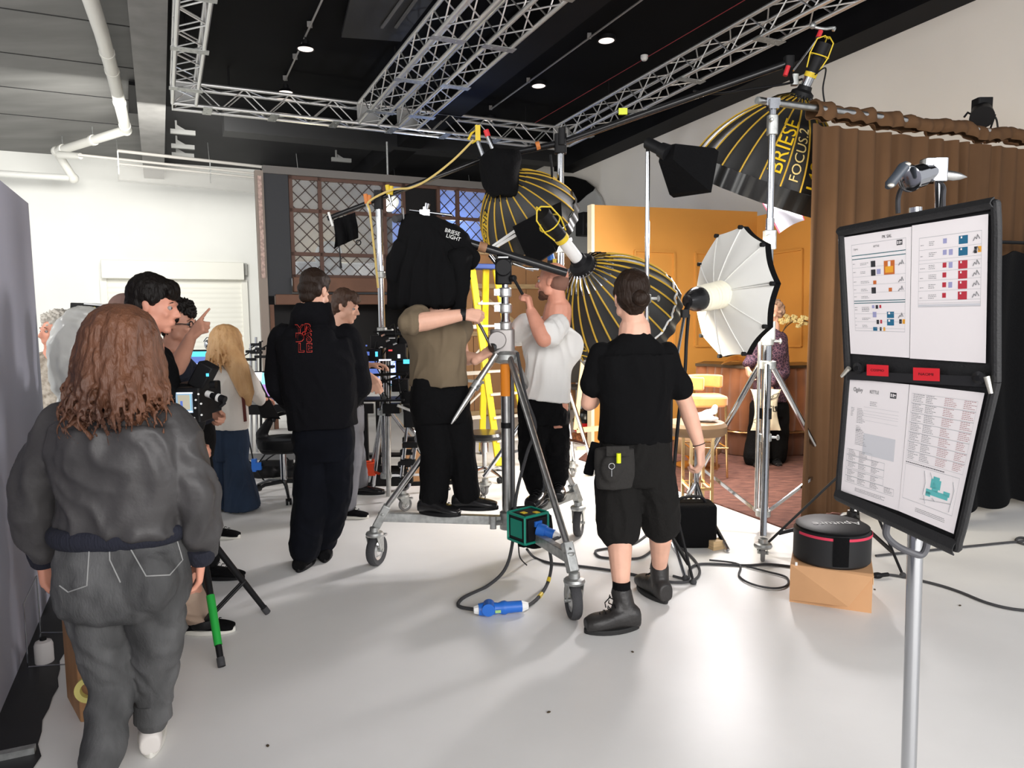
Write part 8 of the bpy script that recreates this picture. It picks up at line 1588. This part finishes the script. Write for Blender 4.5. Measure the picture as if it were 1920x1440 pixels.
# plastic covered equipment, flight case, items along the partition
j = J(4.3); t = thing('covered_equipment', 'tall equipment wrapped in crumpled translucent white plastic beside the partition', 'equipment', V((j(150, 700).x, 4.3, 0))); B = Blob(); sx_, fy_ = V((1, 0, 0)), V((0, 1, 0)); B.loft([(j(158, 578), .03, .05, sx_, fy_), (j(155, 590), .10, .10, sx_, fy_), (j(148, 640), .14, .15, sx_, fy_), (j(155, 700), .15, .17, sx_, fy_), (j(165, 760), .16, .17, sx_, fy_), (V((j(165, 760).x, 4.3, .25)), .2, .18, sx_, fy_), (V((j(165, 760).x, 4.3, .0)), .2, .18, sx_, fy_)], 24); organic('plastic_cover', B, mat('plastic_white', srgb(214, 214, 208), .3, bump=.5, bscale=12, coat=.4), t, vox=.012, disp=folds(.02, (9, 9, 7), 5, .006))
j = J(4.9); t = thing('flight_case', 'black flight case with a yellow sticker on top of the covered equipment stack', 'flight case', j(188, 600)); m = MB(); m.box(j(186, 592), (.22, .30, .15), rot=M4.Rotation(.12, 4, 'Y')); build('case_body', m, BLK, t, bevel=.006); m = MB(); m.box(j(174, 579, -.155), (.035, .003, .025)); build('yellow_sticker', m, YEL, t); m = MB(); m.bar(j(158, 569, -.155), j(212, 574, -.155), .012, .012); m.bar(j(200, 575, -.155), j(194, 600, -.155), .012, .012); build('edge_trim', m, ALU, t)
m = MB(); c = j(186, 600); m.box(V((c.x, 4.95, c.z/2-.03)), (.34, .26, c.z-.15)); tag(build('equipment_cabinet', m, mat('cabinet_grey', (.1, .1, .1), .5), bevel=.01), 'grey equipment cabinet under the flight case behind the bomber jacket', 'cabinet')
# plank and yellow tape
pf = G(151, 1355); pf2 = G(126, 1308); t = thing('wooden_panel', 'thick plywood panel standing on the floor left of the washed black jeans', 'wooden panel', pf); hz = W(118, 1105, pf2.y).z; dd_ = (pf2-pf); wd_ = G(185, 1350)-pf; m = MB(); m.prism([V((pf.x, pf.y, 0)), V((pf.x, pf.y, 0))+V((wd_.x*2.2, wd_.y*2.2, 0)), V((pf2.x, pf2.y, 0))+V((wd_.x*2.2, wd_.y*2.2, 0)), V((pf2.x, pf2.y, 0))], V((0, 0, hz))); build('panel', m, mat('panel_ply', srgb(178, 132, 90), .6, var=.15, vscale=4, stretch=(3, 3, .6)), t, smooth=False, bevel=.004)
c = W(168, 1292, pf.y-.03); t = thing('tape_roll', 'roll of pale yellow tape against the plywood panel', 'tape roll', c-UP*.05); m = MB(); ax_ = V((wd_.y, -wd_.x, 0)).normalized(); m.lathe(c, ax_, [(.030, -.012), (.05, -.012), (.05, .012), (.030, .012), (.030, -.012)], 30); build('tape', m, mat('tape_cream', srgb(228, 216, 130), .5), t)
c = G(84, 1242); t = thing('white_canister', 'small white plastic canister standing on the floor by the partition', 'canister', c); m = MB(); m.lathe(c, UP, [(0, 0), (.036, 0), (.038, .006), (.038, .085), (.032, .10), (.018, .106), (.0, .108)], 24); build('canister_body', m, mat('canister_plastic', srgb(200, 196, 194), .5), t); m = MB(); m.cyl(c+UP*.104, c+UP*.118, .014); build('black_lid', m, BLK, t)
t = thing('wire_frame_stand', 'thin chrome wire frame standing against the partition', 'frame', G(55, 1252)); A_ = [G(48, 1252), G(69, 1188)]; z2_ = .30
m = MB(); a_, b_ = A_[0]+V((.012, 0, .004)), A_[1]+V((.02, 0, .004)); m.tube([a_, a_+UP*.29, b_+UP*.29, b_], .0035, 6); m.tube([a_, a_+V((.24, .03, 0)), b_+V((.24, .0, 0)), b_], .0035, 6); build('wire', m, CHR, t)
m = MB(); p, q = G(-20, 1422, .015), G(66, 1404, .015); m.bar(p, q, .03, .025); tag(build('metal_bar', m, GALV), 'grey metal bar lying on the floor in the bottom left corner', 'bar')
e_ = e0; m = MB(); m.grid(lambda u, v: e_-nrm*0+V((.03+.16*u, .06+.03*math.sin(u*9), .01+.62*v)), 10, 4, thick=.01); tag(build('black_drape', m, BLKF), 'short black drape in the gap at the far end of the grey partition', 'drape')
